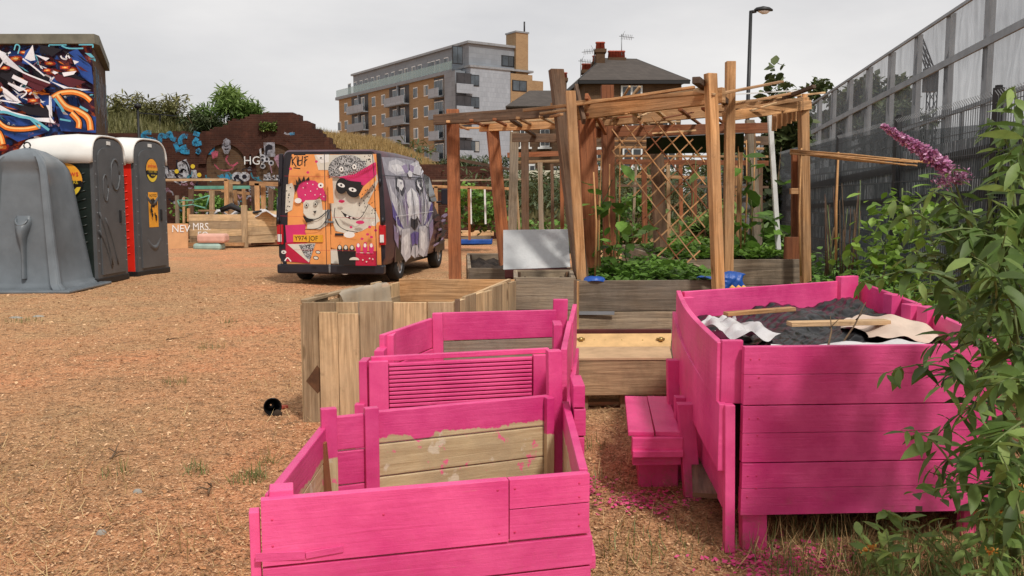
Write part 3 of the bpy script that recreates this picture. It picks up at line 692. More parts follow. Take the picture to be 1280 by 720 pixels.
# ---- big pink planter
A0, A1 = (.845, 3.44), (1.98, 3.50)     # front
A2, A3 = (2.40, 6.02), (1.02, 5.22)     # back right, back left
T = thing('pink_planter', 'large deep pink planter on the right filled with black plastic and white fabric', 'planter', (1.5, 4.5, 0))
m = MB(); x0 = .905
for z0, z1 in ((.155, .366), (.369, .597), (.60, .832)):
    zm = z0+(z1-z0)*.52; yo = rnd(-.003, .003)
    m.beam((x0, 3.40+yo, (z0+zm)/2), (A1[0], 3.46+yo, (z0+zm)/2), .034, zm-z0-.0015, 'pink_paint', tone=rnd(.3, .7)); m.beam((x0+rnd(-.002, .002), 3.399+yo, (zm+z1)/2), (A1[0], 3.459+yo, (zm+z1)/2), .034, z1-zm-.0015, 'pink_paint', tone=rnd(.3, .7))
    for q_ in (.025, .06): nailhead(m, (x0+q_, 3.3815+yo+q_*.056, z0+.05+q_), (0, -1, 0)); nailhead(m, (x0+q_, 3.3815+yo+q_*.056, z1-.05), (0, -1, 0))
m.build('front_panel', T, bevel=.004)
m = MB(); m.post((.87, 3.445, .595), (.87, 3.445, .85), .085, 'pink_paint', .03); m.build('post', T, bevel=.004)
m = MB(); m.post((.868, 3.405, .0), (.855, 3.405, .60), .04, 'pink_paint', .045); m.build('post', T, bevel=.004)
m = MB(); m.post((.975, 3.44, .0), (.97, 3.44, .16), .10, 'pink_paint', .06); m.build('foot', T, bevel=.004)
m = MB(); m.post((1.9, 3.54, .0), (1.9, 3.54, .83), .08, 'pink_paint', .06); m.build('post', T, bevel=.004)
# bowed side boards
def bowed(p0, p1, bow, z0a, z1a, z0b, z1b, t, name='side_board'):
    m = MB(); N = 10; r0 = []
    for k in range(N+1):
        u = k/N; x = p0[0]+(p1[0]-p0[0])*u+bow*math.sin(math.pi*u); y = p0[1]+(p1[1]-p0[1])*u; za = z0a+(z0b-z0a)*u; zb = z1a+(z1b-z1a)*u
        r0.append([(x-t/2, y, za), (x+t/2, y, za), (x+t/2, y, zb), (x-t/2, y, zb)])
    for a, b_ in zip(r0, r0[1:]):
        pass
    i0 = len(m.v); mi = m.mi('pink_paint'); ou = rnd(0, 50)
    for r in r0: m.v += r
    for k in range(N):
        for j in range(4):
            j2 = (j+1) % 4; m.f.append((i0+4*k+j, i0+4*k+j2, i0+4*k+4+j2, i0+4*k+4+j)); m.m.append(mi); m.t.append(.6); m.sm.append(False)
            L = .18; u0, u1 = ou+L*k, ou+L*(k+1); c0, c1 = (0, .03, .25, .28)[j], (.03, .25, .28, .5)[j]
            m.uv += [(u0, c0), (u0, c1), (u1, c1), (u1, c0)]
    for q in (0, N):
        m.f.append(tuple(i0+4*q+j for j in range(4))); m.m.append(mi); m.t.append(.6); m.sm.append(False); m.uv += [(0, 0), (.03, 0), (.03, .2), (0, .2)]
    return m
bowed((.825, 3.44), (1.00, 5.25), -.03, .60, .84, .665, .86, .028).build('side_board', T, bevel=.003)
bowed((.83, 3.40), (.985, 5.28), -.035, .33, .60, .50, .73, .03).build('side_board', T, bevel=.003)
bowed((.865, 3.46), (1.00, 5.2), -.01, .16, .40, .2, .5, .03).build('side_board', T, bevel=.003)
m = MB(); wall(m, A3, (A2[0]-.12, A2[1]-.07), .0, .86, [.16, .18, .18, .17, .17], .03, 'pink_paint', .003); m.build('back_panel', T, bevel=.004)  # lowest board added down to the ground to stop light leaking under
m = MB(); m.post((1.03, 5.16, 0), (1.03, 5.16, .83), .08, 'pink_paint', .04, 25); m.build('post', T, bevel=.004)
m = MB(); m.post((A2[0]-.14, A2[1]-.11, 0), (A2[0]-.14, A2[1]-.11, .89), .17, 'pink_paint', .05, 30); m.build('post', T, bevel=.004)
m = MB(); wall(m, (A2[0]-.02, A2[1]-.05), (2.21, 4.75), .0, .86, [.16, .18, .18, .17, .155], .03, 'pink_paint', .003); wall(m, (2.20, 4.72), A1, .0, .86, [.16, .18, .18, .17, .145], .03, 'pink_paint', .003); m.build('side_panel', T, bevel=.004)  # lowest boards added likewise, keeping light from beneath the box
for y, x, z in ((5.05, 2.20, .86), (4.72, 2.16, .84), (4.45, 2.12, .86)):
    m = MB(); m.post((x, y, .4), (x, y, z), .07, 'pink_paint', .09, 8); m.build('post', T, bevel=.004)
soilbed([(.88, 3.47), (1.94, 3.53), (2.3, 5.9), (1.04, 5.2)], .60, T)
m = MB(); m.beam((1.2, 3.5, .17), (1.6, 5.6, .17), .9, .02, 'dark_timber'); m.build('light_block_floor', T)  # added floor, darkens the gap under the planter
m = MB(); m.beam((1.02, 3.75, .08), (1.10, 5.15, .08), .025, .15, 'dark_timber'); m.build('light_block_skirt', T)  # added strip inside the gap, blocks light from behind
def cloth(name, label, cat, pts, mat, z, amp, seed, n=20, loc=None, sub=1):
    a, b_, c, d_ = [Vector((*p, 0)) for p in pts]; rs = random.Random(seed); ph = [rs.uniform(0, 6) for _ in range(8)]; rows = []
    for i in range(n+1):
        r = []
        for j in range(n+1):
            u, v = i/n, j/n; p = a.lerp(b_, u).lerp(d_.lerp(c, u), v)
            h = amp*(abs(math.sin(u*6+ph[0]+v*4))**.6*.6+abs(math.sin(v*9+ph[1]-u*3))*.4+.35*math.sin(u*14+ph[2]+3*math.sin(v*6)))
            p = p+Vector((rs.uniform(-1, 1)*.012+.03*math.sin(v*9+ph[3]), rs.uniform(-1, 1)*.012+.03*math.sin(u*8+ph[4]), 0))
            zz = z if not callable(z) else z(u, v)
            r.append((p.x, p.y, zz+h+rs.uniform(-.008, .008)))
        rows.append(r)
    m = MB(); m.grid(rows, mat); lo = loc or (a.x, a.y, z if not callable(z) else z(.5, .5)); return one(m, name, label, cat, tuple(lo), sub=sub)
cloth('plastic_sheet', 'crumpled black plastic sheeting heaped inside the big pink planter', 'plastic sheet', [(1.00, 3.75), (2.0, 3.9), (2.22, 5.75), (1.08, 5.15)], 'plastic_black', lambda u, v: .625+.05*u+.04*v+.012*abs(math.sin(u*29+v*13))+.010*abs(math.sin(v*41-u*19+2*math.sin(u*9))), .042, 3, 60, sub=1)
cloth('white_fabric', 'rumpled white fabric spread along the front inside the big pink planter', 'fabric', [(1.15, 3.56), (1.9, 3.6), (1.98, 3.98), (1.12, 3.92)], 'white_fabric', lambda u, v: .70+.02*v, .045, 5)
cloth('white_fabric', 'grey white fabric flap folded over the plastic at the planter left side', 'fabric', [(.98, 4.1), (1.30, 4.1), (1.22, 4.8), (1.05, 4.75)], 'white_fabric', lambda u, v: .72, .06, 8, 12)
cloth('sack', 'pale pinkish sack lying at the right inside the big pink planter', 'sack', [(1.72, 4.15), (2.08, 4.1), (2.14, 4.75), (1.74, 4.7)], 'sack_cloth', lambda u, v: .72+.07*math.sin(3.14*u)*math.sin(3.14*v), .04, 9, 12)
m = MB(); m.beam((1.13, 4.62, .80), (1.52, 4.72, .815), .055, .02, 'fresh_timber'); one(m, 'timber_offcut', 'orange timber offcut lying on black plastic in the pink planter', 'timber', (1.3, 4.67, .8), bevel=.002)
m = MB(); m.beam((1.36, 4.28, .795), (1.86, 4.32, .80), .07, .022, 'pale_timber'); one(m, 'timber_offcut', 'pale timber batten lying between white fabric and black plastic', 'timber', (1.6, 4.3, .8), bevel=.002)
for (px, py, qx, qy, Y, lab) in [(1035, 434, 1038, 395, 3.9, 'thin dark bare stem standing in the pink planter, left one'), (1050, 434, 1082, 378, 4.0, 'thin dark bare stem leaning right in the pink planter')]:
    a, b_ = P(px, py, Y), P(qx, qy, Y+.2); m = MB(); m.tube([a+Vector((0, 0, -.1)), a, a.lerp(b_, .5)+Vector((.01, 0, 0)), b_], [.006, .005, .004, .002], 'stem_brown', 5)
    m.tube([a.lerp(b_, .6), a.lerp(b_, .6)+Vector((.05, 0, .05))], [.003, .0015], 'stem_brown', 5); one(m, 'bare_stem', lab, 'plant stem', tuple(a))

# ---- pink step seat
T = thing('pink_step_seat', 'small pink step seat with slatted top against the big pink planter', 'step seat', (.72, 4.3, 0))
m = MB(); m.beam((.60, 4.0, .318), (.68, 4.75, .318), .12, .022, 'pink_paint'); m.beam((.725, 4.0, .318), (.80, 4.75, .318), .115, .022, 'pink_paint'); m.build('seat', T, bevel=.003)
m = MB(); m.beam((.555, 3.985, .265), (.79, 3.99, .265), .03, .085, 'pink_paint'); m.build('front_board', T, bevel=.003)
m = MB(); m.beam((.555, 3.965, .235), (.79, 3.97, .235), .03, .03, 'pink_paint'); m.beam((.56, 3.995, .20), (.785, 4.0, .20), .03, .05, 'pink_paint'); m.build('trim', T, bevel=.003)
m = MB(); m.box((.735, 4.40, .11), (.19, .50, .215), 'pink_paint', -6); m.build('base', T, bevel=.003)
m = MB(); m.post((.845, 4.0, 0), (.805, 4.02, .46), .075, 'pink_paint', .06); m.build('post', T, bevel=.003)
m = MB(); m.post((.86, 4.55, 0), (.85, 4.6, .56), .06, 'pink_paint', .06); m.build('post', T, bevel=.003)
m = MB(); m.post((.83, 4.25, 0), (.825, 4.25, .44), .05, 'pink_paint', .06); m.build('post', T, bevel=.003)

# ---- lidded wooden box
T = thing('lidded_box', 'low wooden bench box with a hinged beige lid in front of the weathered bed', 'wooden box', (.75, 6, 0))
m = MB(); m.beam((.415, 5.80, .215), (1.06, 5.83, .215), .03, .235, 'bench_wood', tone=.6); m.beam((.43, 5.815, .215), (.49, 6.9, .215), .03, .23, 'bench_wood'); m.beam((1.05, 5.845, .215), (1.2, 6.9, .215), .03, .23, 'bench_wood'); m.build('box_body', T, bevel=.004)
plain('beige_lid', (.50, .33, .19), .7, 0, .2, 7); plain('ply', (.60, .38, .17), .7, 0, .2, 7)
m = MB(); m.hexa([(.41, 5.78, .335), (1.07, 5.81, .335), (1.07, 5.81, .352), (.41, 5.78, .352), (.43, 6.22, .338), (1.13, 6.24, .338), (1.13, 6.24, .355), (.43, 6.22, .355)], 'beige_lid'); m.build('lid', T, bevel=.002)
m = MB(); m.hexa([(.43, 6.23, .335), (1.14, 6.25, .335), (1.14, 6.25, .355), (.43, 6.23, .355), (.44, 6.42, .40), (1.18, 6.44, .40), (1.18, 6.44, .42), (.44, 6.42, .42)], 'ply'); m.build('back_board', T, bevel=.002)
m = MB(); m.beam((.46, 6.46, .42), (1.18, 6.48, .42), .04, .05, 'dark_red_board'); m.build('rear_flap', T, bevel=.002)
for x in (.50, 1.08):
    m = MB(); m.tube([(x, 6.30, .385), (x, 6.315, .405)], .016, 'brass', 8); m.box((x-.02, 6.33, .395), (.02, .025, .012), 'brass'); m.box((x+.02, 6.33, .395), (.02, .025, .012), 'brass'); m.build('hinge', T)
for x in (.60, .68, .8, .95): 
    m = MB(); m.tube([(x, 6.33, .37), (x, 6.33, .391)], .005, 'brass', 6); m.build('screw', T)
for x, y in ((.47, 5.88), (.78, 5.9), (1.02, 5.9)):
    m = MB(); m.post((x, y, -.02), (x, y, .10), .09, 'bench_wood', .09); m.build('foot', T)
m = MB(); m.beam((.42, 5.95, .015), (1.04, 5.97, .015), .1, .025, 'bench_wood'); m.build('skid', T)

# ---- black pot lying on the ground
c = G(340, 519); T = thing('plant_pot', 'small black plastic pot lying on its side on the woodchips', 'plant pot', (c.x, c.y, gh(c.x, c.y)))
m = MB(); ax = Vector((.35, -.9, .1)).normalized(); u = ax.cross(Vector((0, 0, 1))).normalized(); w = u.cross(ax); cc = Vector((c.x, c.y, gh(c.x, c.y)+.055)); rows = []
for dd_, r in ((-.07, .012), (-.07, .038), (.04, .052), (.045, .058), (.06, .058), (.058, .051), (-.055, .034), (-.055, .005)):
    rows.append([cc+ax*dd_+(u*math.cos(a)+w*math.sin(a))*r for a in [i*math.pi/10 for i in range(20)]])
m.grid(rows, 'plastic_black', closed=True); m.build('pot_body', T)
m = MB(); q = cc+Vector((.05, -.05, -.04)); m.grid([[(q.x+.03*s*math.cos(a), q.y+.02*s*math.sin(a), q.z+z) for a in [i*.9 for i in range(7)]] for s, z in ((1, -.01), (1, .01), (.4, .025), (.01, .027))], 'soil', closed=True); m.build('spilled_soil', T)
q = G(352, 512); m = MB(); m.box((q.x+.02, q.y, .02), (.045, .03, .02), 'terracotta', 30); one(m, 'terracotta_shard', 'orange terracotta shard beside the black pot', 'shard', (q.x, q.y, 0), bevel=.003)
# ================================================================== weathered raised beds
T = thing('raised_bed', 'weathered grey plank bed with strawberry leaves behind the lidded box', 'raised bed', (1.2, 7.6, 0))
Q = [(.53, 7.02), (1.78, 7.10), (1.85, 9.05), (.70, 9.0)]
def bed(T, Q, h, mats=('grey_timber',)*4, n=4, soilz=None, post=True):
    for k, nme in enumerate(('front_panel', 'side_panel', 'back_panel', 'side_panel')):
        a, b_ = Q[k], Q[(k+1) % 4]; m = MB(); wall(m, a, b_, 0, h, [h/n]*n, .035, mats[k], .004); m.build(nme, T, bevel=.004)
    soilbed([Q[0], Q[1], Q[2], Q[3]], soilz if soilz else h-.08, T)
    if post:
        for k in range(4):
            m = MB(); c = Vector((*Q[k], 0)).lerp(Vector(((Q[0][0]+Q[2][0])/2, (Q[0][1]+Q[2][1])/2, 0)), .05); m.post(c, c+Vector((0, 0, h-.02)), .07, 'dark_timber'); m.build('corner_post', T, bevel=.002)
bed(T, Q, .76, n=3)
m = MB(); m.box((.51, 6.99, .37), (.05, .04, .77), 'fresh_timber'); m.build('corner_trim', T, bevel=.003)
m = MB(); m.beam((.45, 6.985, .50), (.82, 6.99, .50), .004, .028, 'galv'); m.build('metal_strip', T)
plain('alloy_dull', (.35, .35, .36), .5, .4)
T2 = thing('raised_bed', 'grey plank bed of lettuces at the right end under the pergola', 'raised bed', (2.4, 10, 0))
bed(T2, [(1.62, 8.9), (2.98, 9.02), (3.35, 12.2), (1.5, 11.9)], .80, n=3)
T3 = thing('raised_bed', 'low weathered plank bed below the whitish board, left of the leaning posts', 'raised bed', (.2, 7.2, 0))
bed(T3, [(.03, 6.98), (.49, 6.95), (.52, 7.75), (.03, 7.75)], .79, n=3)
T4 = thing('raised_bed', 'bare grey bed running back beside the tall left pergola post', 'raised bed', (-.4, 9, 0))
bed(T4, [(-.42, 8.6), (.02, 8.55), (.0, 11.0), (-.55, 11.0)], .74, n=3)
# whitish board on dark red crate
T = thing('lean_board', 'stained whitish board tilted on a dark red crate', 'board', (.25, 8.2, .8))
m = MB(); a, b_, c, d_ = P(629, 337, 8.05), P(713, 334, 8.05), P(710, 287, 8.45), P(629, 288, 8.45); t_ = Vector((0, .02, .004))
m.hexa([a, b_, b_+t_, a+t_, d_, c, c+t_, d_+t_], 'board_white'); m.build('board', T, bevel=.002)
m = MB(); a, b_ = P(631, 342, 8.02), P(713, 340, 8.02); m.beam(a, b_, .03, .07, 'dark_red_board'); m.beam(a+Vector((0, .45, -.02)), b_+Vector((0, .45, -.02)), .03, .3, 'dark_red_board'); m.build('crate', T, bevel=.002)

# ================================================================== the pergola
T = thing('pergola', 'large rough orange timber pergola over the raised beds', 'pergola', (.8, 8.4, 0))
def ppost(x0, y0, x1, y1, Y, w, mat, base=None, Y1=None, label=None, rot=0, d=None):
    """post from its pixel top to a lower pixel, carried on down to the ground"""
    a, b_ = P(x0, y0, Y), P(x1, y1, Y1 or Y); dr = (b_-a)/(b_.z-a.z); b_ = a+dr*((base or 0)-a.z)
    m = MB(); m.post(b_, a, w, mat, d, rot); return m.build('post', T, bevel=.004, label=label)
ppost(566, 137, 569, 345, 8.5, .118, 'red_timber')
ppost(615, 155, 633, 345, 10.0, .13, 'red_timber', rot=8)
ppost(695, 87, 728, 360, 7.8, .115, 'dark_timber', rot=10, label='leaning dark weathered post')
ppost(713, 114, 727, 352, 7.2, .078, 'fresh_timber', label='leaning pale orange post nailed in front')
ppost(733, 140, 741, 350, 8.2, .15, 'red_timber')
ppost(759, 107, 762, 320, 9.6, .13, 'red_timber')
ppost(888, 92, 898, 365, 6.85, .078, 'fresh_timber', rot=15)
ppost(913, 77, 910, 340, 8.0, .082, 'fresh_timber', label='tallest square post standing above the roof beams')
ppost(1004, 122, 1007, 357, 8.8, .085, 'fresh_timber', rot=10)
ppost(820, 150, 826, 330, 10.6, .14, 'dark_timber')
ppost(937, 150, 948, 320, 11.2, .10, 'grey_timber')
ppost(643, 165, 640, 320, 13.0, .13, 'grey_timber'); ppost(656, 175, 657, 320, 14.0, .12, 'dark_timber')
def pbeam(x0, y0, Y0, x1, y1, Y1, w, t, mat, name='beam', label=None):
    m = MB(); m.beam(P(x0, y0, Y0), P(x1, y1, Y1), w, t, mat); return m.build(name, T, bevel=.004, label=label)
pbeam(543, 150, 8.35, 704, 139, 7.95, .06, .095, 'dark_timber')
pbeam(700, 144, 7.95, 905, 119, 6.98, .06, .12, 'fresh_timber')
pbeam(690, 131, 7.9, 892, 115, 6.9, .05, .03, 'fresh_timber', 'roof_batten')
pbeam(600, 158, 10.0, 745, 152, 9.5, .06, .12, 'fresh_timber')
pbeam(728, 152, 8.9, 1004, 130, 8.7, .05, .12, 'fresh_timber')
pbeam(560, 148, 8.5, 637, 153, 11.0, .06, .09, 'red_timber')
pbeam(722, 150, 8.3, 770, 158, 11.2, .06, .11, 'red_timber')
pbeam(745, 165, 9.8, 960, 160, 10.5, .06, .12, 'red_timber')
pbeam(640, 172, 11.5, 960, 176, 11.5, .06, .11, 'dark_timber')
pbeam(905, 146, 8.0, 1012, 131, 8.8, .05, .09, 'fresh_timber')
# loose roof battens lying across the beams
for (a, b_, c, d_, e, f_, w, t, mt) in [(655, 138, 7.9, 716, 131, 7.2, .03, .025, 'fresh_timber'), (676, 142, 7.9, 712, 137, 7.4, .03, .02, 'pale_timber'), (688, 146, 8, 702, 143, 7.4, .03, .02, 'fresh_timber'),
        (700, 134, 7.8, 868, 109, 7.0, .035, .022, 'fresh_timber'), (740, 136, 8.4, 880, 110, 7.4, .03, .02, 'pale_timber'), (770, 140, 9, 905, 122, 8, .03, .02, 'fresh_timber'),
        (870, 100, 6.7, 912, 131, 8.2, .06, .05, 'dark_timber'), (868, 113, 7, 893, 118, 6.8, .03, .02, 'pale_timber'), (896, 118, 7.2, 977, 102, 9.4, .05, .022, 'fresh_timber'),
        (905, 133, 8.1, 1008, 113, 8.9, .05, .022, 'fresh_timber'), (915, 128, 8.4, 1030, 116, 9.2, .04, .02, 'pale_timber'), (920, 138, 8.2, 1000, 124, 8.6, .05, .03, 'fresh_timber'),
        (955, 132, 9, 1018, 108, 8.5, .05, .035, 'dark_timber'), (800, 148, 9.4, 950, 135, 9.8, .03, .022, 'fresh_timber'), (560, 156, 9.5, 700, 149, 9.6, .03, .02, 'pale_timber'),
        (575, 160, 11, 720, 160, 11, .03, .025, 'fresh_timber'), (765, 152, 8.2, 800, 108, 8, .03, .02, 'pale_timber'), (762, 148, 9, 787, 108, 8.4, .02, .02, 'pale_timber'),
        (640, 150, 9, 672, 172, 12, .05, .03, 'dark_timber'), (720, 108, 8, 730, 152, 7.6, .03, .06, 'dark_timber'), (733, 120, 7.6, 757, 166, 8.5, .03, .05, 'red_timber'),
        (760, 176, 11.2, 950, 178, 11.2, .04, .02, 'fresh_timber'), (760, 184, 11.4, 955, 186, 11.2, .04, .03, 'fresh_timber'), (745, 172, 10, 870, 163, 10, .03, .02, 'pale_timber'),
        (700, 158, 10.5, 850, 152, 10.5, .03, .02, 'pale_timber'), (760, 195, 12, 960, 196, 12, .04, .03, 'fresh_timber')]:
    pbeam(a, b_, c, d_, e, f_, w, t, mt, 'roof_batten')
for i in range(12):
    x = 560+i*29; pbeam(x, 152-i*1.5, 8.2-.08*i, x+22+rnd(-6, 6), 162-i*.6, 11.4, .035, .022, random.choice(['fresh_timber', 'red_timber', 'pale_timber']), 'roof_batten')
rz = random.Random(5)
for _ in range(26):
    x = rz.uniform(690, 985); y = 152-(x-690)*.085+rz.uniform(-8, 12); l = rz.uniform(18, 75); Y = rz.uniform(7.2, 9.6); pbeam(x, y, Y, min(1012, x+l), y-l*.1+rz.uniform(-10, 12), Y+rz.uniform(-.2, 1.2), .022, .014, rz.choice(['fresh_timber', 'pale_timber', 'red_timber', 'fresh_timber']), 'roof_stick')
# row of short boards hanging at the right end
m = MB()
for i in range(7):
    p = P(968+i*6.3, 148-i*3.2, 9.3-.08*i); m.post(p+Vector((0, 0, -.13)), p+Vector((0, 0, .09)), .052, 'fresh_timber', .02, 20, tone=rnd(.3, .9))
m.build('fascia_boards', T, bevel=.002)
m = MB(); m.beam(P(885, 120, 8.8), P(1012, 112, 9.3), .012, .012, 'white_paint'); m.build('white_rod', T)
m = MB(); p = P(760, 170, 9.5); m.poly([P(808, 172, 9.4), P(930, 166, 9.4), P(930, 190, 9.7), P(808, 192, 9.7)], 'black_paint'); m.build('dark_netting', T, solid=.01)
m = MB(); m.poly([P(668, 196, 11), P(668, 176, 11.2), P(672, 175, 11.2), P(673, 196, 11)], 'blue_tarp'); 
T_per = T
# white pole, leaning
m = MB(); m.beam(P(962, 140, 9.9), P(973, 312, 9.9), .05, .05, 'white_paint', up=(0, 1, 0)); one(m, 'white_pole', 'thin white painted pole leaning against the pergola end', 'pole', tuple(P(973, 312, 9.9)), bevel=.003)

# short post pair at the right with cane rail
T = thing('post_frame', 'short orange post frame carrying the tied cane rail', 'post frame', tuple(P(997, 330, 9.4)*1))
for x, w, Y in ((995, .09, 9.4), (1001, .06, 9.3)):
    m = MB(); a = P(x, 192, Y); m.post((a.x+.05, a.y, 0), a, w, 'red_timber', .05); m.build('post', T, bevel=.003)
m = MB(); m.beam(P(988, 239, 9.2), P(1004, 239, 9.2), .06, .06, 'fresh_timber'); m.build('block', T, bevel=.003)
m = MB(); a = P(990, 325, 9.1); m.post((a.x, a.y, .3), (a.x, a.y, 1.02), .17, 'red_timber', .04); m.build('board', T, bevel=.003)
m = MB()
for i in range(7):
    a, b_ = P(988, 189+rnd(-3, 4), 8.7+rnd(-.04, .04)), P(1152+rnd(-20, 20), 205+rnd(-3, 4), 6.6+rnd(-.03, .03)); c = a.lerp(b_, .5)+Vector((0, 0, rnd(-.02, .02)))
    m.tube([a, c, b_], [.008, .009, .006], 'cane', 6)
o = one(m, 'cane_bundle', 'bundle of split canes tied in a level rail toward the purple flower', 'cane rail', tuple(P(1000, 190, 8.7)))
for k in range(6):
    p = P(1003+k*25, 191+k*2.4, 8.55-.32*k); m = MB(); m.tube([p+Vector((0, 0, -.03)), p+Vector((0, 0, .03))], .022, 'chain_rust', 8)
    m.v = [tuple(Vector(v)-o.location) for v in m.v]; m.build('tie', o, world=False)
# tall cane beside the post and cane poles
def pole(x0, y0, Y0, x1, y1, Y1, r, mat, lab, nm='garden_cane', cat='cane', grp=None):
    m = MB(); a, b_ = P(x0, y0, Y0), P(x1, y1, Y1); c = a.lerp(b_, .5)+Vector((rnd(-.02, .02), 0, 0)); m.tube([b_, c, a], [r, r, r*.7], mat, 6); return one(m, nm, lab, cat, tuple(b_), grp)
pole(1002, 185, 8.5, 1001, 345, 8.5, .010, 'cane', 'thin pale cane tied alongside the right pergola post')
pole(1048, 190, 7.9, 1045, 325, 7.9, .012, 'cane', 'bare cane standing by the dark fence right of the pergola')
CG = 'bean canes under the pergola'
for x0, y0, x1, y1, Y in [(752, 190, 748, 345, 7.8), (762, 205, 765, 340, 8.2), (775, 180, 772, 340, 8.6), (742, 215, 744, 345, 7.6)]:
    pole(x0, y0, Y, x1, y1, Y, .009, 'cane', 'thin upright bean cane in the strawberry bed under the pergola', grp=CG)
CG2 = 'canes and stakes in the lettuce bed'
for x0, y0, x1, y1, Y in [(922, 168, 926, 318, 9.6), (933, 175, 930, 318, 10.1), (944, 160, 938, 310, 10.6)]:
    pole(x0, y0, Y, x1, y1, Y, .009, 'cane', 'thin upright cane among big leaves in the lettuce bed', grp=CG2)
m = MB(); a = P(926, 175, 9.9); m.post((a.x, a.y, .7), a, .05, 'fresh_timber', .03); one(m, 'stake', 'knotted orange stake twined with stems behind the tallest pergola post', 'stake', (a.x, a.y, .7), bevel=.002)

# ---- diamond trellis
T = thing('trellis', 'diamond lattice trellis of thin orange laths tilted under the pergola', 'trellis', tuple(P(826, 322, 8.3)))
O_, Ux, Uz = P(766, 144, 8.5), (P(880, 144, 8.2)-P(766, 144, 8.5))/114, (P(766, 322, 8.2)-P(766, 144, 8.5))/178
poly_ = [(0, 20), (60, 0), (114, 42), (114, 130), (104, 172), (96, 178), (60, 172), (30, 100), (0, 60)]
def clipline(p, d, poly):
    ts = []
    for i in range(len(poly)):
        a, b_ = poly[i], poly[(i+1) % len(poly)]; ex, ey = b_[0]-a[0], b_[1]-a[1]; det = d[0]*(-ey)+d[1]*ex
        if abs(det) < 1e-9: continue
        t = ((a[0]-p[0])*(-ey)+(a[1]-p[1])*ex)/det; s_ = (d[0]*(a[1]-p[1])-d[1]*(a[0]-p[0]))/det
        if 0 <= s_ <= 1: ts.append(t)
    return (min(ts), max(ts)) if len(ts) >= 2 else None
for side, d, off in ((0, (.62, .785), 0), (1, (.72, -.69), .012)):
    for k in range(-14, 20):
        p = (k*21+6, 80); c = clipline(p, d, poly_)
        if c and c[1]-c[0] > 12:
            a, b_ = [(p[0]+d[0]*t, p[1]+d[1]*t) for t in (c[0]-rnd(0, 5), c[1]+rnd(0, 5))]
            A, B = O_+Ux*a[0]+Uz*a[1]+Vector((0, off, 0)), O_+Ux*b_[0]+Uz*b_[1]+Vector((0, off, 0))
            m = MB(); m.beam(A, B, .010, .017, 'red_timber' if k % 4 == 0 else 'fresh_timber', up=(0, -1, 0)); m.build('lath', T)

# ================================================================== garden plants
def plant(name, lab, cat, base, fn, grp=None):
    T = thing(name, lab, cat, base, group=grp); fn(T); return T
def leafbed(T, x0, x1, y0, y1, z, n, size, mat, hump=.1, kind='oval', nm='leaves'):
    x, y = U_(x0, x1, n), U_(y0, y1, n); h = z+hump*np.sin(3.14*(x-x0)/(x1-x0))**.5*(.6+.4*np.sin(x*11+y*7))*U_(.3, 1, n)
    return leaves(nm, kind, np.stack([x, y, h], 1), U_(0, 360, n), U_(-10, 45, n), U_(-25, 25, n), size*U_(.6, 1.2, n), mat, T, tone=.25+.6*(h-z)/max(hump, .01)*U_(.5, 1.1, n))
def patch(lab, x0, x1, y0, y1, z, n, size, mat, hump=.1):
    o = leafbed(None, x0, x1, y0, y1, z, n, size, mat, hump, nm='low_plants'); tag(o, lab, 'plants', kind='stuff')
patch('dense bright strawberry leaves filling the weathered bed', .70, 1.78, 7.1, 8.9, .70, 2600, .07, 'leaf_mid', .17)
patch('bright lettuce leaves in the bed at the right end', 1.7, 3.0, 9.2, 11.6, .78, 2600, .08, 'leaf_bright', .14)
patch('leafy ground cover at the foot of the dark fence', 3.1, 4.6, 8.2, 14, .05, 5200, .10, 'leaf_mid', .75)
patch('leafy ground cover behind the big pink planter', 2.55, 3.8, 6.0, 8.6, .05, 5200, .09, 'leaf_mid', .72)
def climber(name, lab, cat, stems, n, size, mat, spread, kind='oval'):
    T = thing(name, lab, cat, tuple(stems[0][0]))
    m = MB(); pos = []
    for s in stems:
        pts = [Vector(p) for p in s]; pp = []
        for a, b_ in zip(pts, pts[1:]):
            for k in range(4): pp.append(a.lerp(b_, k/4)+Vector((rnd(-.015, .015), rnd(-.015, .015), 0)))
        pp.append(pts[-1]); m.tube(pp, .006, 'stem_green', 5)
        for _ in range(n):
            q = random.choice(pp); pos.append(q+Vector((random.gauss(0, spread), random.gauss(0, spread), random.gauss(0, spread*.6))))
    m.build('stem', T); k = len(pos)
    leaves('foliage', kind, pos, U_(0, 360, k), U_(-60, 25, k), U_(-30, 30, k), size*U_(.5, 1.2, k), mat, T)
    return T
B = lambda px, py, Y: P(px, py, Y)
climber('bean_plant', 'climbing bean plant with big green leaves on canes left of the trellis', 'climbing plant', [[B(748, 345, 7.8), B(751, 260, 7.8), B(765, 225, 7.8)], [B(766, 340, 8.1), B(772, 290, 8.0), B(770, 222, 8.1)], [B(780, 335, 8), B(785, 300, 7.9), B(790, 285, 7.9)]], 17, .17, 'leaf_mid', .10)
climber('bean_plant', 'large leafed climber on the stakes in the lettuce bed', 'climbing plant', [[B(925, 318, 9.8), B(927, 260, 9.8), B(922, 180, 9.8)], [B(935, 315, 10.2), B(940, 270, 10), B(938, 200, 10)], [B(950, 318, 10.5), B(955, 280, 10.4), B(950, 250, 10.4)]], 22, .24, 'leaf_mid', .17)
climber('bean_plant', 'dark leafy climber behind the diamond trellis', 'climbing plant', [[B(860, 330, 11.5), B(865, 260, 11.5), B(870, 200, 11.5)], [B(810, 330, 11.5), B(806, 300, 11.5), B(812, 270, 11.5)]], 22, .17, 'leaf_buddleia', .25)
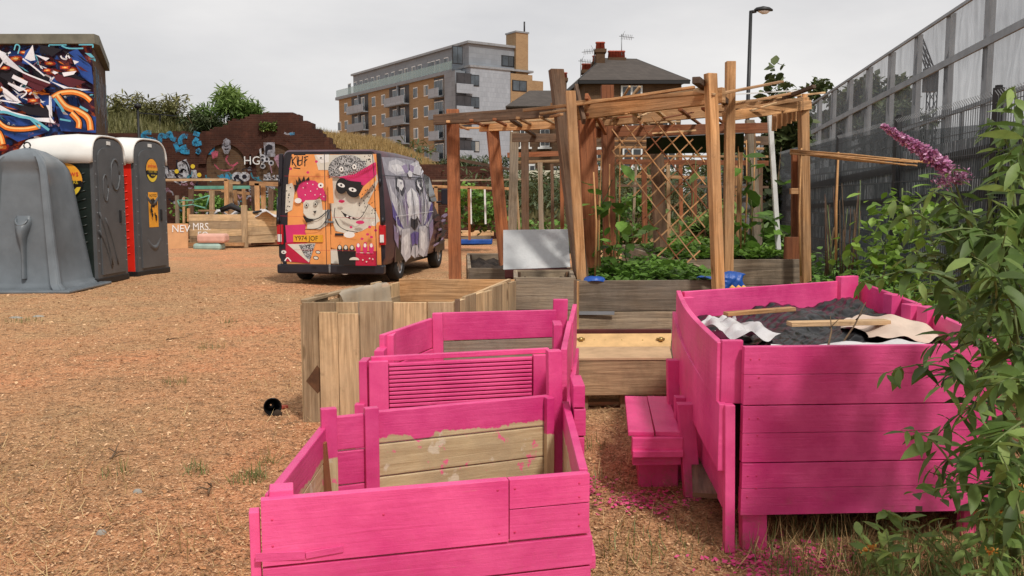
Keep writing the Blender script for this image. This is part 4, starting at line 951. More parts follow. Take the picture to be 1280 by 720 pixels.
climber('bramble', 'tangled light green bramble on the fence beside the black posts', 'bramble', [[B(1120, 380, 6.2), B(1122, 300, 6.2), B(1128, 235, 6.2)], [B(1100, 385, 6.0), B(1105, 320, 6.0), B(1100, 270, 6.1)], [B(1140, 380, 6.2), B(1150, 320, 6.1), B(1135, 260, 6.2)], [B(1085, 385, 6.2), B(1090, 340, 6.2), B(1108, 300, 6.2)], [B(1160, 380, 6), B(1168, 310, 6), B(1150, 255, 6.0)]], 105, .085, 'leaf_light', .12)
T = thing('tall_weeds', 'dry reddish seed stalks standing in front of the dark fence', 'weeds', tuple(P(1050, 330, 8.6))); m = MB()
for i in range(26):
    x = rnd(1030, 1075); a = P(x, 345, 8.6+rnd(-.5, .5)); b_ = a+Vector((rnd(-.08, .08), 0, rnd(.35, .95))); m.tube([a, a.lerp(b_, .5), b_], [.006, .005, .003], random.choice(['chain_rust', 'stem_brown', 'stem_green']), 5)
m.build('stalk', T)

# blue tarp flopped over the end of the bed
rows = []
for i in range(14):
    v = i/13; r = []
    for j in range(9):
        u = j/8; x = 1.64+.22*u+.02*math.sin(v*9+j); y = 7.04-.075*min(1, v*2.2)+.012*math.sin(j*2.3+v*6); z = .80+.035*math.sin(math.pi*u)*(1-v)-.24*max(0, v-.25)*(.35+.9*u)
        r.append((x+rnd(-.006, .006), y+rnd(-.006, .006), z+rnd(-.006, .006)))
    rows.append(r)
m = MB(); m.grid(rows, 'blue_tarp'); m.grid([[(1.5+.045*j, 7.02+.05*i, .775+.02*math.sin(i*2+j*1.7)) for j in range(9)] for i in range(4)], 'blue_tarp')
one(m, 'blue_tarp', 'crumpled blue tarpaulin flopped over the bed corner by the front post', 'tarp', (1.75, 7.0, .8), sub=1, solid=.004)
m = MB(); c = P(912, 362, 6.9)
for dx in (0, .05, .09): m.tube([c+Vector((dx, 0, 0)), c+Vector((dx+.02, 0, .02)), c+Vector((dx+.05, 0, .0))], [.014, .018, .012], 'orange_cloth', 7)
one(m, 'work_gloves', 'yellow fingertips of work gloves beside the blue tarpaulin', 'gloves', tuple(c))
m = MB(); c = P(743, 349, 7.05); m.grid([[(c.x+.09*s*math.cos(a), c.y+.06*s*math.sin(a), c.z+z*.4+.006*math.sin(a*3)) for a in [i*.63 for i in range(10)]] for s, z in ((1, -.03), (.9, .03), (.4, .05), (.02, .05))], 'blue_tarp', closed=True)
one(m, 'blue_bag', 'small blue plastic bag on the bed edge beside the pale leaning post', 'bag', tuple(c))

# ================================================================== metal mesh fence with black posts and netting
def fl(a, Z): return Vector((a+.1136*Z, Z, 0))     # both fences run this way
Zs = [2.3+2.57*i for i in range(10)]
T = thing('mesh_fence', 'dark welded mesh security fence with black posts along the right side', 'fence', tuple(fl(3.2, 7.3)))
fd = (fl(3.2, 10)-fl(3.2, 0)).normalized()
for Z in Zs:
    p = fl(3.2, Z); m = MB(); m.post(p, p+Vector((0, 0, 2.33)), .065, 'black_paint', .065, 6); m.tube([p+Vector((0, 0, 2.33)), p+Vector((0, 0, 2.35))], .03, 'black_paint', 6); m.build('fence_post', T, bevel=.003)
def ribbon(m, a, b_, w, mat, nrm):
    s = (b_-a).normalized().cross(nrm).normalized()*w/2; m.poly([a-s, a+s, b_+s, b_-s], mat)
nr = Vector((fd.y, -fd.x, 0))
for Z, Z2 in zip(Zs, Zs[1:]):
    if Z > 20: break
    m = MB(); k = int((Z2-Z)/.05); 
    for i in range(1, k):
        p = fl(3.2, Z+(Z2-Z)*i/k)-nr*.02
        m.beam(p+Vector((0, 0, .05)), p+Vector((0, 0, 2.26)), .005, .005, 'mesh_grey')
        m.beam(p+Vector((0, 0, 2.26)), p-nr*.03+Vector((0, 0, 2.30)), .005, .005, 'galv')
    for z in [.2+.2*j for j in range(11)]:
        m.beam(fl(3.2, Z)-nr*.027+Vector((0, 0, z)), fl(3.2, Z2)-nr*.027+Vector((0, 0, z)), .006, .006, 'mesh_grey')
    m.build('mesh_panel', T)
m = MB()
for zt, zb, mt in ((1.93, .0, 'green_net'),):
    pts = [fl(3.26, 1.2), fl(3.26, 26)]; m.poly([pts[0]+Vector((0, 0, zb)), pts[1]+Vector((0, 0, zb)), pts[1]+Vector((0, 0, 1.75)), pts[0]+Vector((0, 0, 2.05))], mt)
m.build('netting', T)
m = MB(); a, b_ = fl(3.235, 1.5)+Vector((0, 0, 2.02)), fl(3.235, 26)+Vector((0, 0, 1.28)); m.beam(a, b_, .01, .09, 'black_paint'); m.beam(a+Vector((0, 0, -.42)), b_+Vector((0, 0, -.25)), .01, .07, 'black_paint'); m.build('dark_band', T)
# ---- tall barrier behind
T = thing('screen_barrier', 'tall grey steel framed barrier with translucent sheeting behind the mesh fence', 'barrier', tuple(fl(5.5, 13)))
def bz(Z, w): return {'t': 4.99-.040*Z, 'm': 4.21-.040*Z, 'l': 3.30-.036*Z, 's': 2.75-.03*Z}[w]
Z = 4.1; posts = []
while Z < 60: posts.append(Z); Z += 1.52
for Z in posts:
    p = fl(5.5, Z); m = MB(); m.post(p, p+Vector((0, 0, bz(Z, 't')+.03)), .10, 'galv', .12, 6); m.build('steel_post', T, bevel=.004)
for w, t in (('t', .05), ('m', .11), ('l', .06)):
    m = MB(); m.beam(fl(5.42, 3)+Vector((0, 0, bz(3, w))), fl(5.42, 60)+Vector((0, 0, bz(60, w))), .04, t, 'galv'); m.build('rail', T)
for Z, Z2 in zip(posts, posts[1:]):
    m = MB(); a, b_ = fl(5.46, Z), fl(5.46, Z2); c_ = a.lerp(b_, .5); m.beam(c_+Vector((0, 0, .5)), c_+Vector((0, 0, bz(Z, 'l'))), .04, .04, 'galv'); m.build('mullion', T)
    m = MB(); N = 6; m.grid([[a.lerp(b_, j/N)+nr*(.02*math.sin(j*1.9+Z+z)+.025*math.sin(z*5+j))+Vector((0, 0, z)) for j in range(N+1)] for z in [1.6+(bz(Z, 't')-1.62)*i/10 for i in range(11)]], 'scrim'); m.build('sheeting', T)
m = MB(); a, b_ = fl(5.36, 2), fl(5.36, 60); m.poly([a, b_, b_+Vector((0, 0, 1.25)), fl(5.36, 22)+Vector((0, 0, 2.9)), fl(5.36, 12)+Vector((0, 0, 2.45)), a+Vector((0, 0, 2.3))], 'thin_net')
m.build('shade_netting', T)

# ================================================================== foreground buddleia and weeds
T = thing('buddleia_bush', 'big leafy buddleia bush at the right edge with one arching purple flower spike', 'bush', (1.95, 3.1, 0))
BR_ = []
def arch(p0, p1, sag=.0, r=.008, n=8):
    p0, p1 = Vector(p0), Vector(p1); pts = []
    for k in range(n+1):
        u = k/n; p = p0.lerp(p1, u)+Vector((0, 0, sag*math.sin(math.pi*u))); pts.append(p)
    m = MB(); m.tube(pts, [r*(1-.7*k/n) for k in range(n+1)], 'stem_green', 6); m.build('branch', T); return pts
lp, ly, lpi, lr, ls, lt = [], [], [], [], [], []
def leafy(pts, n, size, start=.25, droop=-25, tone=.5):
    L = len(pts)-1
    for i in range(n):
        u = start+(1-start)*i/max(1, n-1); k = min(int(u*L), L-1); p = pts[k].lerp(pts[k+1], u*L-k); dr = (pts[k+1]-pts[k]).normalized()
        base = math.degrees(math.atan2(-dr.x, dr.y)) if abs(dr.x)+abs(dr.y) > .15 else rnd(0, 360)
        a0 = (i % 2)*90
        for sgn in (-1, 1):
            lp.append(p+Vector((rnd(-.008, .008), rnd(-.008, .008), rnd(-.008, .008)))); ly.append(base+sgn*rnd(35, 100)+a0*.6+rnd(-15, 15)); lpi.append(droop+rnd(-35, 45)); lr.append(rnd(-35, 35))
            ls.append(size*rnd(.6, 1.15)*(1-.35*u)); lt.append(tone+rnd(-.35, .35)+.25*(u-.5))
root = Vector((1.95, 3.15, 0))
def br(px, py, Y, qx, qy, qY, sag, n, size, r=.008, start=.2, droop=-25, tone=.5):
    pts = arch(P(px, py, Y), P(qx, qy, qY), sag, r); leafy(pts, n, size, start, droop, tone); return pts
# main trunks
for (px, py, Y, r) in [(1235, 230, 2.9, .016), (1262, 190, 3.1, .014), (1285, 200, 2.6, .014), (1210, 330, 2.9, .014), (1255, 400, 2.5, .014), (1330, 160, 2.9, .016)]:
    q = P(px, py, Y); pts = arch((root.x+rnd(-.12, .22), root.y+rnd(-.15, .12), 0), q, .05, r, 10); leafy(pts, 11, .15, .35, -20, .35)
fl_ = br(1225, 330, 2.85, 1188, 212, 2.75, .01, 4, .09, .007, .55)          # flower stem
spike0 = fl_[-1]; spike1 = P(1103, 157, 2.72)
for a in [(1240, 330, 2.8, 1165, 238, 2.7),  (1230, 330, 2.8, 1120, 250, 2.9), (1250, 420, 2.6, 1150, 355, 2.55), (1255, 440, 2.6, 1165, 430, 2.55),
          (1260, 470, 2.6, 1180, 480, 2.5), (1260, 500, 2.6, 1170, 545, 2.6), (1262, 540, 2.6, 1190, 600, 2.55), (1265, 440, 2.5, 1210, 520, 2.4), (1275, 230, 2.9, 1240, 150, 2.9),
          (1285, 230, 2.8, 1268, 110, 2.8), (1290, 300, 2.6, 1240, 250, 2.5), (1290, 360, 2.4, 1215, 330, 2.4), (1290, 420, 2.4, 1225, 400, 2.3), (1290, 520, 2.4, 1235, 560, 2.3),
          (1290, 600, 2.5, 1225, 650, 2.45), (1285, 330, 2.4, 1200, 300, 2.5), (1240, 300, 2.9, 1178, 290, 2.9), (1295, 480, 2.2, 1245, 480, 2.2), (1250, 380, 2.9, 1185, 385, 2.8), (1262, 560, 2.7, 1205, 560, 2.7),
          (1290, 150, 2.6, 1262, 240, 2.5), (1296, 240, 2.5, 1268, 330, 2.45), (1235, 300, 2.9, 1165, 330, 2.9), (1225, 360, 2.9, 1140, 320, 2.9), (1270, 640, 2.6, 1240, 690, 2.5), (1275, 580, 2.6, 1255, 640, 2.5)]:
    br(*a, rnd(.0, .05), 9, .135, .005, .15, -28, rnd(.3, .65))
# short side shoots everywhere
for _ in range(40):
    px = 1305-abs(random.gauss(0, 55)); py = 670-400*random.random()**1.3; Y = rnd(2.2, 3.0); a = P(px, py, Y); d = Vector((rnd(-.25, .05), rnd(-.15, .15), rnd(-.05, .22))); pts = arch(a, a+d, .03, .004, 5); leafy(pts, 6, .125, .1, -25, rnd(.1, .5))
leaves('foliage', 'lance', lp, np.array(ly), np.array(lpi), np.array(lr), np.array(ls), 'leaf_buddleia', T, asp=U_(1.3, 2.0, len(lp)), tone=np.array(lt))
# purple spike
n = 1500; u = U_(0, 1, n)**.85; rad = .017*(1-u)**.6+.003; ang = U_(0, 6.28, n); ax = (spike1-spike0).normalized(); e1 = ax.cross(Vector((0, 1, 0))).normalized(); e2 = ax.cross(e1)
pos = np.array([list(spike0+(spike1-spike0)*float(a)+(e1*math.cos(b_)+e2*math.sin(b_))*float(c)*rnd(.5, 1.1)) for a, b_, c in zip(u, ang, rad)])
leaves('flower_spike', 'dia', pos, U_(0, 360, n), U_(-60, 60, n), U_(-60, 60, n), .015*(1.1-.55*u), 'petal_purple', T, asp=1.6)
for (px, py, Y) in [(1180, 226, 2.75), (1200, 222, 2.75)]:
    c = P(px, py, Y); n = 160; leaves('flower_cluster', 'dia', NR.normal(0, .012, (n, 3))+np.array(c), U_(0, 360, n), U_(-60, 60, n), 0, .013, 'petal_purple', T)
m = MB(); m.tube([spike0, spike1], [.004, .001], 'stem_green', 5); m.build('spike_stem', T)

def weed(name, lab, px, py, Y, tips, size, flowers=()):
    base = P(px, py, Y); base.z = 0; T = thing(name, lab, 'weed', tuple(base)); m = MB(); pos, yw, pt = [], [], []
    for (qx, qy, qY) in tips:
        q = P(qx, qy, qY); pts = [base.lerp(q, k/6)+Vector((0, 0, .05*math.sin(math.pi*k/6))) for k in range(7)]; m.tube(pts, [.004-.0004*k for k in range(7)], 'stem_green', 5)
        for k in range(1, 7):
            for s in (-1, 1): pos.append(pts[k]); yw.append(rnd(0, 360)); pt.append(rnd(-20, 45))
    m.build('stem', T); n = len(pos); leaves('foliage', 'lance', pos, np.array(yw), np.array(pt), U_(-30, 30, n), size*U_(.6, 1.1, n), 'leaf_buddleia', T, asp=1.7, tone=U_(.4, 1, n))
    for (fx, fy, fY) in flowers:
        c = P(fx, fy, fY); n = 46; leaves('flower_head', 'dia', NR.normal(0, .006, (n, 3))*[1, 1, .6]+np.array(c), U_(0, 360, n), U_(0, 60, n), 0, .011, 'petal_orange', T)
weed('ragwort', 'weed with pale yellow orange flower heads below the buddleia bush', 1235, 715, 2.6, [(1272, 615, 2.4), (1236, 648, 2.5), (1247, 635, 2.45), (1238, 690, 2.4), (1262, 660, 2.5)], .06, [(1273, 611, 2.4), (1236, 649, 2.5), (1248, 640, 2.45), (1221, 642, 2.5), (1238, 690, 2.4)])
weed('seedling_weed', 'young grey green leafy shoots under the big pink planter front', 1120, 725, 2.75, [(1075, 670, 2.7), (1095, 650, 2.75), (1108, 665, 2.7), (1088, 690, 2.65), (1115, 690, 2.6), (1130, 650, 2.8)], .085, [(1082, 690, 2.65), (1090, 685, 2.68)])
weed('trailing_weed', 'long pale shoot arching left beneath the pink planter', 1240, 690, 2.8, [(1125, 648, 2.85), (1105, 640, 2.85), (1160, 655, 2.8), (1190, 665, 2.8)], .075)
n = 2600; x, y = U_(.95, 2.2, n), U_(2.45, 3.35, n); k = (x > 1.25) | (U_(0, 1, n) < .25); x, y = x[k], y[k]; n = len(x)
tag(leaves('tall_grass', 'blade', np.stack([x, y, x*0], 1), U_(0, 360, n), U_(25, 85, n), 0, U_(.05, .20, n), 'grass_green', asp=.6), kind='stuff')
n = 2600; x, y = U_(.95, 2.2, n), U_(2.4, 4.0, n)
tag(leaves('dead_grass', 'blade', np.stack([x, y, x*0+.01], 1), U_(0, 360, n), U_(5, 55, n), 0, U_(.06, .2, n), 'dry_straw', asp=.6), kind='stuff')
n = 900; x, y = U_(1.3, 2.2, n), U_(2.5, 3.3, n)
tag(leaves('low_weeds', 'lance', np.stack([x, y, U_(.01, .10, n)], 1), U_(0, 360, n), U_(0, 60, n), 0, U_(.03, .07, n), 'leaf_buddleia', asp=1.6), kind='stuff')
# ================================================================== the painted van
for nm_, c_ in dict(v_orange=(.82, .33, .10), v_cream=(.66, .62, .53), v_pink=(.62, .03, .15), v_crimson=(.48, .012, .05), v_black=(.012, .011, .012), v_white=(.78, .76, .72), v_plate=(.75, .36, .03)).items():
    plain(nm_, c_, .38, 0, .07, 3)
for nm_, c_ in dict(s_grey=(.30, .29, .34), s_light=(.54, .53, .57), s_pale=(.74, .73, .75), s_violet=(.12, .09, .30), s_dark=(.03, .028, .04), s_maroon=(.085, .03, .035), s_mauve=(.28, .22, .36)).items():
    plain(nm_, c_, .4, 0, .25, 9)
b = NB('v_speckle'); b.col(b.ramp(b.noise(b.coord(), 55, 3, .7), [(.46, (.012, .012, .014)), (.54, (.5, .5, .5))])); b.fin(.5)
b = NB('v_body'); b.col(b.ramp(b.noise(b.coord(), 2.5, 5, .6), [(.35, (.045, .025, .04)), (.65, (.11, .04, .05))])); b.fin(.35, 0, .5)
VL, VWd, VH = 5.2, 1.95, 2.30
rr = P(482, 351, 15.45); al = math.radians(8)
hd = Vector((math.sin(al), math.cos(al), 0)); lf = Vector((-math.cos(al), math.sin(al), 0))
rr = Vector((-158*14.4/1100, 14.4, 0)); vc = Vector((rr.x, rr.y, 0))+lf*VWd/2*.945
T = thing('painted_van', 'high roofed van with cartoon faces painted on its orange rear doors', 'van', tuple(vc), -8); T.scale = (.945, .945, .965)
# local frame: x right, y forward, z up
def section(y, wb, wt, zb, zt, r):
    pts = []
    def arc(cx, cz, a0, a1, rr_):
        for i in range(5):
            a = math.radians(a0+(a1-a0)*i/4); pts.append((cx+rr_*math.cos(a), y, cz+rr_*math.sin(a)))
    pts.append((wb/2*.93, y, zb)); pts.append((wb/2, y, zb+.12)); pts.append((wb/2, y, zb+.55)); pts.append((wb/2*.985, y, 1.35 if zt > 1.5 else zb+(zt-zb)*.7))
    arc(wt/2-r, zt-r, 0, 90, r); arc(-wt/2+r, zt-r, 90, 180, r)
    pts.append((-wb/2*.985, y, 1.35 if zt > 1.5 else zb+(zt-zb)*.7)); pts.append((-wb/2, y, zb+.55)); pts.append((-wb/2, y, zb+.12)); pts.append((-wb/2*.93, y, zb))
    return pts
secs = [section(0, 1.93, 1.66, .36, 2.27, .10), section(.05, 1.95, 1.70, .34, 2.30, .11), section(1.5, 1.95, 1.70, .34, 2.31, .12), section(2.9, 1.95, 1.69, .34, 2.29, .13), section(3.45, 1.95, 1.62, .34, 2.16, .16),
        section(3.8, 1.95, 1.50, .34, 1.93, .16), section(4.35, 1.93, 1.50, .34, 1.38, .12), section(4.9, 1.88, 1.5, .34, 1.15, .12), section(5.15, 1.75, 1.4, .38, .95, .1), section(5.2, 1.6, 1.3, .42, .85, .1)]
m = MB(); m.grid(secs, 'v_body', closed=True, smooth=True); m.poly([p for p in secs[0]], 'van_dark'); m.poly([p for p in secs[-1]][::-1], 'van_dark')
o = m.build('body', T, world=False); em = o.modifiers.new('e', 'EDGE_SPLIT'); em.split_angle = math.radians(38)
# rear doors: panel slightly proud, with the painting on it
def zx(x): return (x-302)*.00402          # painting coordinates -> metres on the rear
def zz(y): return (672-y)*.00375
def rearx(x, y):
    w = zz(y); return zx(x)*(1-.045*max(0, (w-1.1)/1.2)), w
for nm, xa, xb in (('rear_door', 98, 299), ('rear_door', 303, 525)):
    m = MB(); q = [rearx(xa, 582), rearx(xb, 582), rearx(xb, 180), rearx(xb-(2 if xb > 400 else 0), 80), rearx(xa+(28 if xa < 200 else 0), 78), rearx(xa+(12 if xa < 200 else 0), 180)]
    m.prism([(u, -.012, w) for u, w in q], (0, .02, 0), 'v_orange'); m.build(nm, T, world=False, bevel=.006)
D = Dec((0, -.014, 0), (1, 0, 0), (0, 0, 1), (0, -1, 0), fx=rearx)
P_ = D.poly
P_([(302, 82), (505, 82), (520, 180), (522, 205), (470, 300), (505, 330), (522, 380), (440, 425), (385, 440), (322, 425), (310, 380), (302, 300)], 'v_cream')
P_([(232, 82), (302, 80), (302, 150), (250, 150)], 'v_cream'); P_([(240, 82), (300, 82), (300, 115), (262, 120)], 'v_white')
P_([(100, 215), (128, 208), (140, 240), (128, 330), (96, 345)], 'v_cream')
P_([(96, 400), (190, 395), (185, 430), (205, 475), (100, 480)], 'v_pink'); P_([(95, 480), (190, 470), (205, 575), (95, 565)], 'v_crimson')
P_([(103, 487), (232, 482), (200, 570)], 'v_cream'); P_([(155, 490), (230, 484), (205, 560), (185, 545)], 'v_speckle')
P_([(300, 510), (345, 510), (352, 575), (300, 573)], 'v_cream'); P_([(302, 440), (345, 470), (330, 510), (302, 500)], 'v_orange')
# left figure
P_([(180, 285), (262, 280), (268, 330), (300, 330), (290, 395), (255, 418), (195, 415), (200, 370), (180, 345)], 'v_cream')
P_([(158, 285), (150, 240), (165, 210), (195, 195), (235, 198), (268, 225), (286, 265), (284, 290), (262, 284), (255, 268), (240, 284), (190, 286), (182, 296)], 'v_pink')
for x, y in ((180, 230), (200, 210), (225, 215), (245, 235), (260, 260), (215, 245), (190, 262), (235, 262), (275, 270)): D.ell(x, y, 2.5, 3, 'v_white', n=6)
for a in [((150, 235), (147, 190), (160, 210)), ((158, 218), (160, 178), (175, 204)), ((172, 205), (185, 175), (192, 198)), ((190, 198), (208, 180), (212, 196)), ((146, 250), (138, 215), (160, 222))]: P_(a, 'v_black')
D.ell(158, 288, 16, 12, 'v_white'); D.ell(196, 308, 9, 10, 'v_black'); D.ell(196, 308, 7.5, 8.5, 'v_cream'); D.ell(196, 309, 4, 5, 'v_black'); D.ell(237, 303, 9, 10, 'v_black'); D.ell(237, 303, 7.5, 8.5, 'v_cream'); D.ell(237, 304, 4, 5, 'v_black')
P_([(226, 336), (242, 333), (236, 348)], 'v_black'); D.stroke([(182, 355), (205, 370), (245, 370), (280, 345), (296, 330)], 4, 'v_black'); P_([(180, 358), (215, 372), (235, 378), (195, 388)], 'v_black')
D.stroke([(188, 418), (235, 416), (262, 405), (285, 375), (300, 335)], 3, 'v_black')
# right figure: cap, mask, mouth, chin
D.ell(388, 150, 88, 66, 'v_speckle', 180-20, 360, n=20); P_([(302, 168), (330, 110), (470, 110), (478, 140), (450, 165), (345, 182), (310, 178)], 'v_speckle')
P_([(345, 182), (420, 170), (512, 118), (520, 118), (520, 172), (462, 222), (430, 208), (385, 195)], 'v_pink')
for k in range(12): D.stroke([(385+k*11, 188-k*3.2), (396+k*11, 164-k*3.6)], 1.6, 'v_crimson')
D.stroke([(352, 188), (430, 180), (520, 130)], 2, 'v_crimson')
for x, y in ((362, 147), (422, 137)): D.ell(x, y, 10, 12, 'v_white'); D.ell(x, y, 3.5, 4.5, 'v_black')
D.ell(362, 222, 27, 36, 'v_black', rot=10); D.ell(415, 238, 34, 36, 'v_black', rot=-12); P_([(360, 195), (450, 205), (452, 240), (380, 232)], 'v_black')
D.ell(360, 219, 17, 9, 'v_white', rot=20); D.ell(360, 219, 5, 5, 'v_black'); D.ell(411, 239, 18, 9, 'v_white', rot=15); D.ell(411, 239, 5, 5, 'v_black')
D.ell(360, 291, 14, 7, 'v_pink'); P_([(348, 286), (360, 291), (374, 286), (362, 300)], 'v_crimson'); D.ell(440, 385, 19, 8, 'v_pink')
D.stroke([(330, 320), (326, 355), (340, 395), (375, 420), (430, 430)], 3, 'v_black'); D.stroke([(332, 372), (350, 405), (385, 425)], 2.5, 'v_black'); D.stroke([(358, 335), (375, 355), (400, 368), (430, 372), (455, 350), (480, 305)], 3, 'v_black')
P_([(360, 338), (385, 352), (425, 368), (398, 372), (372, 360)], 'v_black'); D.ell(385, 358, 6, 4, 'v_white'); D.ell(402, 365, 6, 4, 'v_white'); D.ell(400, 407, 6, 6, 'v_pink')
P_([(462, 224), (520, 178), (522, 196), (448, 280), (440, 262)], 'v_orange'); P_([(302, 190), (322, 185), (326, 300), (303, 300)], 'v_orange')
rs = random.Random(4)
for _ in range(40):
    x, y = rs.uniform(440, 518), rs.uniform(215, 350)
    if (x-440)*1.1+(y-215) > 60: D.ell(x, y, 2, 4, 'v_black', rot=30, n=6)
for _ in range(22): D.ell(rs.uniform(102, 134), rs.uniform(215, 335), 2.6, 4, 'v_black', rot=rs.uniform(0, 90), n=6)
for _ in range(14): D.ell(rs.uniform(478, 505), rs.uniform(88, 118), 2, 3.5, 'v_black', rot=30, n=6)
for x, y in ((138, 145), (218, 162), (258, 114), (455, 458), (480, 438), (490, 405), (497, 450), (516, 420), (470, 478)): D.ell(x, y, 7, 6, 'v_pink', n=10)
for x, y in ((277, 220), (280, 100), (400, 118)): D.ell(x, y, 13, 12, 'v_white', n=12) if y != 118 else None
D.ell(277, 220, 4, 4, 'v_black', n=8); D.ell(280, 98, 5, 3, 'v_black', n=8); D.ell(400, 440, 25, 14, 'v_white', n=12); D.ell(510, 390, 11, 11, 'v_white', n=12)
for x, y in ((350, 470), (372, 485)): pass
# hands of dark and pink fingers at the foot
P_([(346, 515), (428, 512), (426, 576), (352, 576)], 'v_black'); P_([(428, 515), (522, 512), (520, 578), (426, 578)], 'v_crimson'); D.stroke([(430, 520), (505, 521)], 3, 'v_cream')
for k, x in enumerate((357, 384, 412)): D.ell(x, 505, 12, 20, 'v_black'); D.ell(x, 497, 7, 9, 'v_cream')
for k, x in enumerate((440, 470, 498)): D.ell(x, 500, 11, 24, 'v_pink'); D.ell(x, 487, 6, 9, 'v_white')
D.ell(422, 553, 22, 13, 'v_cream', 180, 360); 
for x, y in ((460, 552), (476, 560), (490, 545), (504, 548)): D.ell(x, y, 3.5, 3.5, 'v_cream', n=8)
D.ell(262, 519, 12, 8, 'v_black', rot=10); D.ell(262, 519, 9, 5.5, 'v_cream', rot=10); D.ell(252, 545, 13, 9, 'v_black', rot=10); D.ell(252, 545, 10, 6, 'v_cream', rot=10)
D.ell(108, 520, 12, 8, 'v_white'); D.ell(108, 520, 4, 3, 'v_black'); D.stroke([(112, 560), (125, 545), (140, 562)], 5, 'v_white')
# sprayed tag at the top left: heavy black strokes
for st in ([(150, 92), (152, 130)], [(152, 112), (168, 92)], [(152, 112), (170, 138)], [(174, 88), (176, 132)], [(182, 92), (180, 130), (192, 128)], [(180, 112), (198, 108)], [(200, 90), (196, 130)], [(206, 96), (226, 92)], [(212, 94), (210, 136)], [(222, 104), (206, 118)], [(160, 84), (214, 84)], [(158, 142), (190, 146)]): D.stroke(st, 5, 'v_black')
D.stroke([(301, 80), (301, 582)], 3.0, 'van_dark')
for q_ in ([(128, 80), (300, 82)], [(303, 82), (520, 84)], [(128, 80), (113, 180)], [(113, 182), (98, 420)], [(98, 420), (98, 580)], [(521, 84), (524, 180)], [(524, 182), (524, 580)], [(98, 580), (524, 580)]): D.stroke(q_, 3, 'black_paint')
for q_ in ([(118, 178), (298, 182)], [(306, 182), (520, 186)], [(100, 356), (200, 360)], [(330, 362), (522, 366)], [(104, 508), (522, 512)]): D.stroke(q_, 1.1, 'v_crimson')
D.mb.build('painting', T, world=False, recalc=False)
m = MB(); u, w = rearx(199, 460); m.box((u, -.026, w), (.54, .014, .125), 'v_plate'); o = m.build('number_plate', T, world=False, bevel=.003)
dd = Dec((u-.245, -.034, w-.035), (1, 0, 0), (0, 0, 1), (0, -1, 0)); dd.text('Y974 JOF', 0, 0, .115, 'v_black', sx=.95); dd.mb.build('plate_text', o, world=True, recalc=False) if False else None
tx = dd.mb.build('plate_text', T, world=False, recalc=False)
m = MB(); u, w = rearx(295, 350); m.box((u, -.035, w), (.05, .04, .16), 'grey_plastic'); m.box((u+.01, -.04, w-.13), (.16, .03, .03), 'grey_plastic'); m.build('door_handle', T, world=False, bevel=.006)
m = MB(); m.box((rearx(340, 441)[0], -.022, rearx(340, 441)[1]), (.15, .02, .04), 'van_dark'); m.build('latch', T, world=False, bevel=.004)
m = MB(); m.tube([(-.98, -.03, 1.0), (-.955, -.025, 1.5)], .012, 'van_dark', 6); m.build('trim', T, world=False)
for s in (-1, 1):
    m = MB(); m.box((s*.925, -.005, .86), (.11, .08, .34), 'lamp_red'); o = m.build('tail_light', T, world=False, bevel=.012)
    m = MB(); m.box((s*.925, -.052, .80), (.07, .02, .13), 'lamp_clear'); l_ = m.build('lens', o, world=False, bevel=.005)
    m = MB(); m.box((s*.945, .0, 1.66), (.07, .06, 1.15), 'van_dark'); 
    m.v = [(p[0]-s*.075*max(0, (p[2]-1.1)/1.2), p[1], p[2]) for p in m.v]; m.build('pillar_trim', T, world=False, bevel=.01)
    for z in (1.1, 1.75): m = MB(); m.tube([(s*(.945-.075*max(0, (z-1.1)/1.2)), -.05, z-.06), (s*(.945-.075*max(0, (z-1.1)/1.2)), -.05, z+.06)], .02, 'van_dark', 6); m.build('hinge', T, world=False)
m = MB(); m.box((0, -.03, .275), (1.93, .18, .16), 'van_dark'); m.build('rear_bumper', T, world=False, bevel=.03)
m = MB(); m.box((0, -.05, .26), (.75, .08, .06), 'van_dark'); m.tube([(0, -.12, .22), (0, -.12, .36)], [.018, .022], 'galv', 8); m.build('tow_bar', T, world=False, bevel=.004)
for s in (-.27, .27):
    m = MB(); m.grid([[(s+.08*k_*math.cos(a), -.10-.01*(1-k_), .225+.04*k_*math.sin(a)) for a in [i*.524 for i in range(12)]] for k_ in (1, .8, .05)], 'v_white', closed=True); o = m.build('fog_light', T, world=False)
    m = MB(); m.tube([(s, -.112, .225), (s, -.118, .225)], .022, 'v_black', 8); m.build('lens', o, world=False)
m = MB(); m.box((0, 2.4, .30), (1.5, 4.6, .16), 'van_dark'); m.build('underbody', T, world=False)
m = MB(); m.box((0, 5.22, .45), (1.7, .16, .3), 'van_dark'); m.build('front_bumper', T, world=False, bevel=.04)
def wheel(T, x, y, side, r=.34):
    m = MB(); rows = []
    for dx, q in ((-.10, r*.62), (-.10, r*.93), (-.075, r), (.075, r), (.10, r*.93), (.10, r*.62)): rows.append([(x+dx, y+q*math.cos(a), r+q*math.sin(a)) for a in [i*math.pi/14 for i in range(28)]])
    m.grid(rows, 'tyre_rubber', closed=True); m.v = [p for p in m.v]; o = m.build('wheel', T, world=False)
    m = MB(); xo = x+side*.085; rows = [[(xo-side*d, y+q*math.cos(a), r+q*math.sin(a)) for a in [i*math.pi/14 for i in range(28)]] for d, q in ((0, r*.64), (.03, r*.56), (.05, r*.3), (.02, r*.2), (.01, .01))]
    m.grid(rows, 'alloy', closed=True)
    for k in range(7):
        a = k*2*math.pi/7; m.beam((xo-side*.015, y+.05*math.cos(a), r+.05*math.sin(a)), (xo-side*.012, y+r*.6*math.cos(a), r+r*.6*math.sin(a)), .04, .02, 'alloy', up=(1, 0, 0))
    m.build('rim', o, world=False)
for s in (-1, 1):
    for y in (1.0, 4.25): wheel(T, s*.86, y, s)
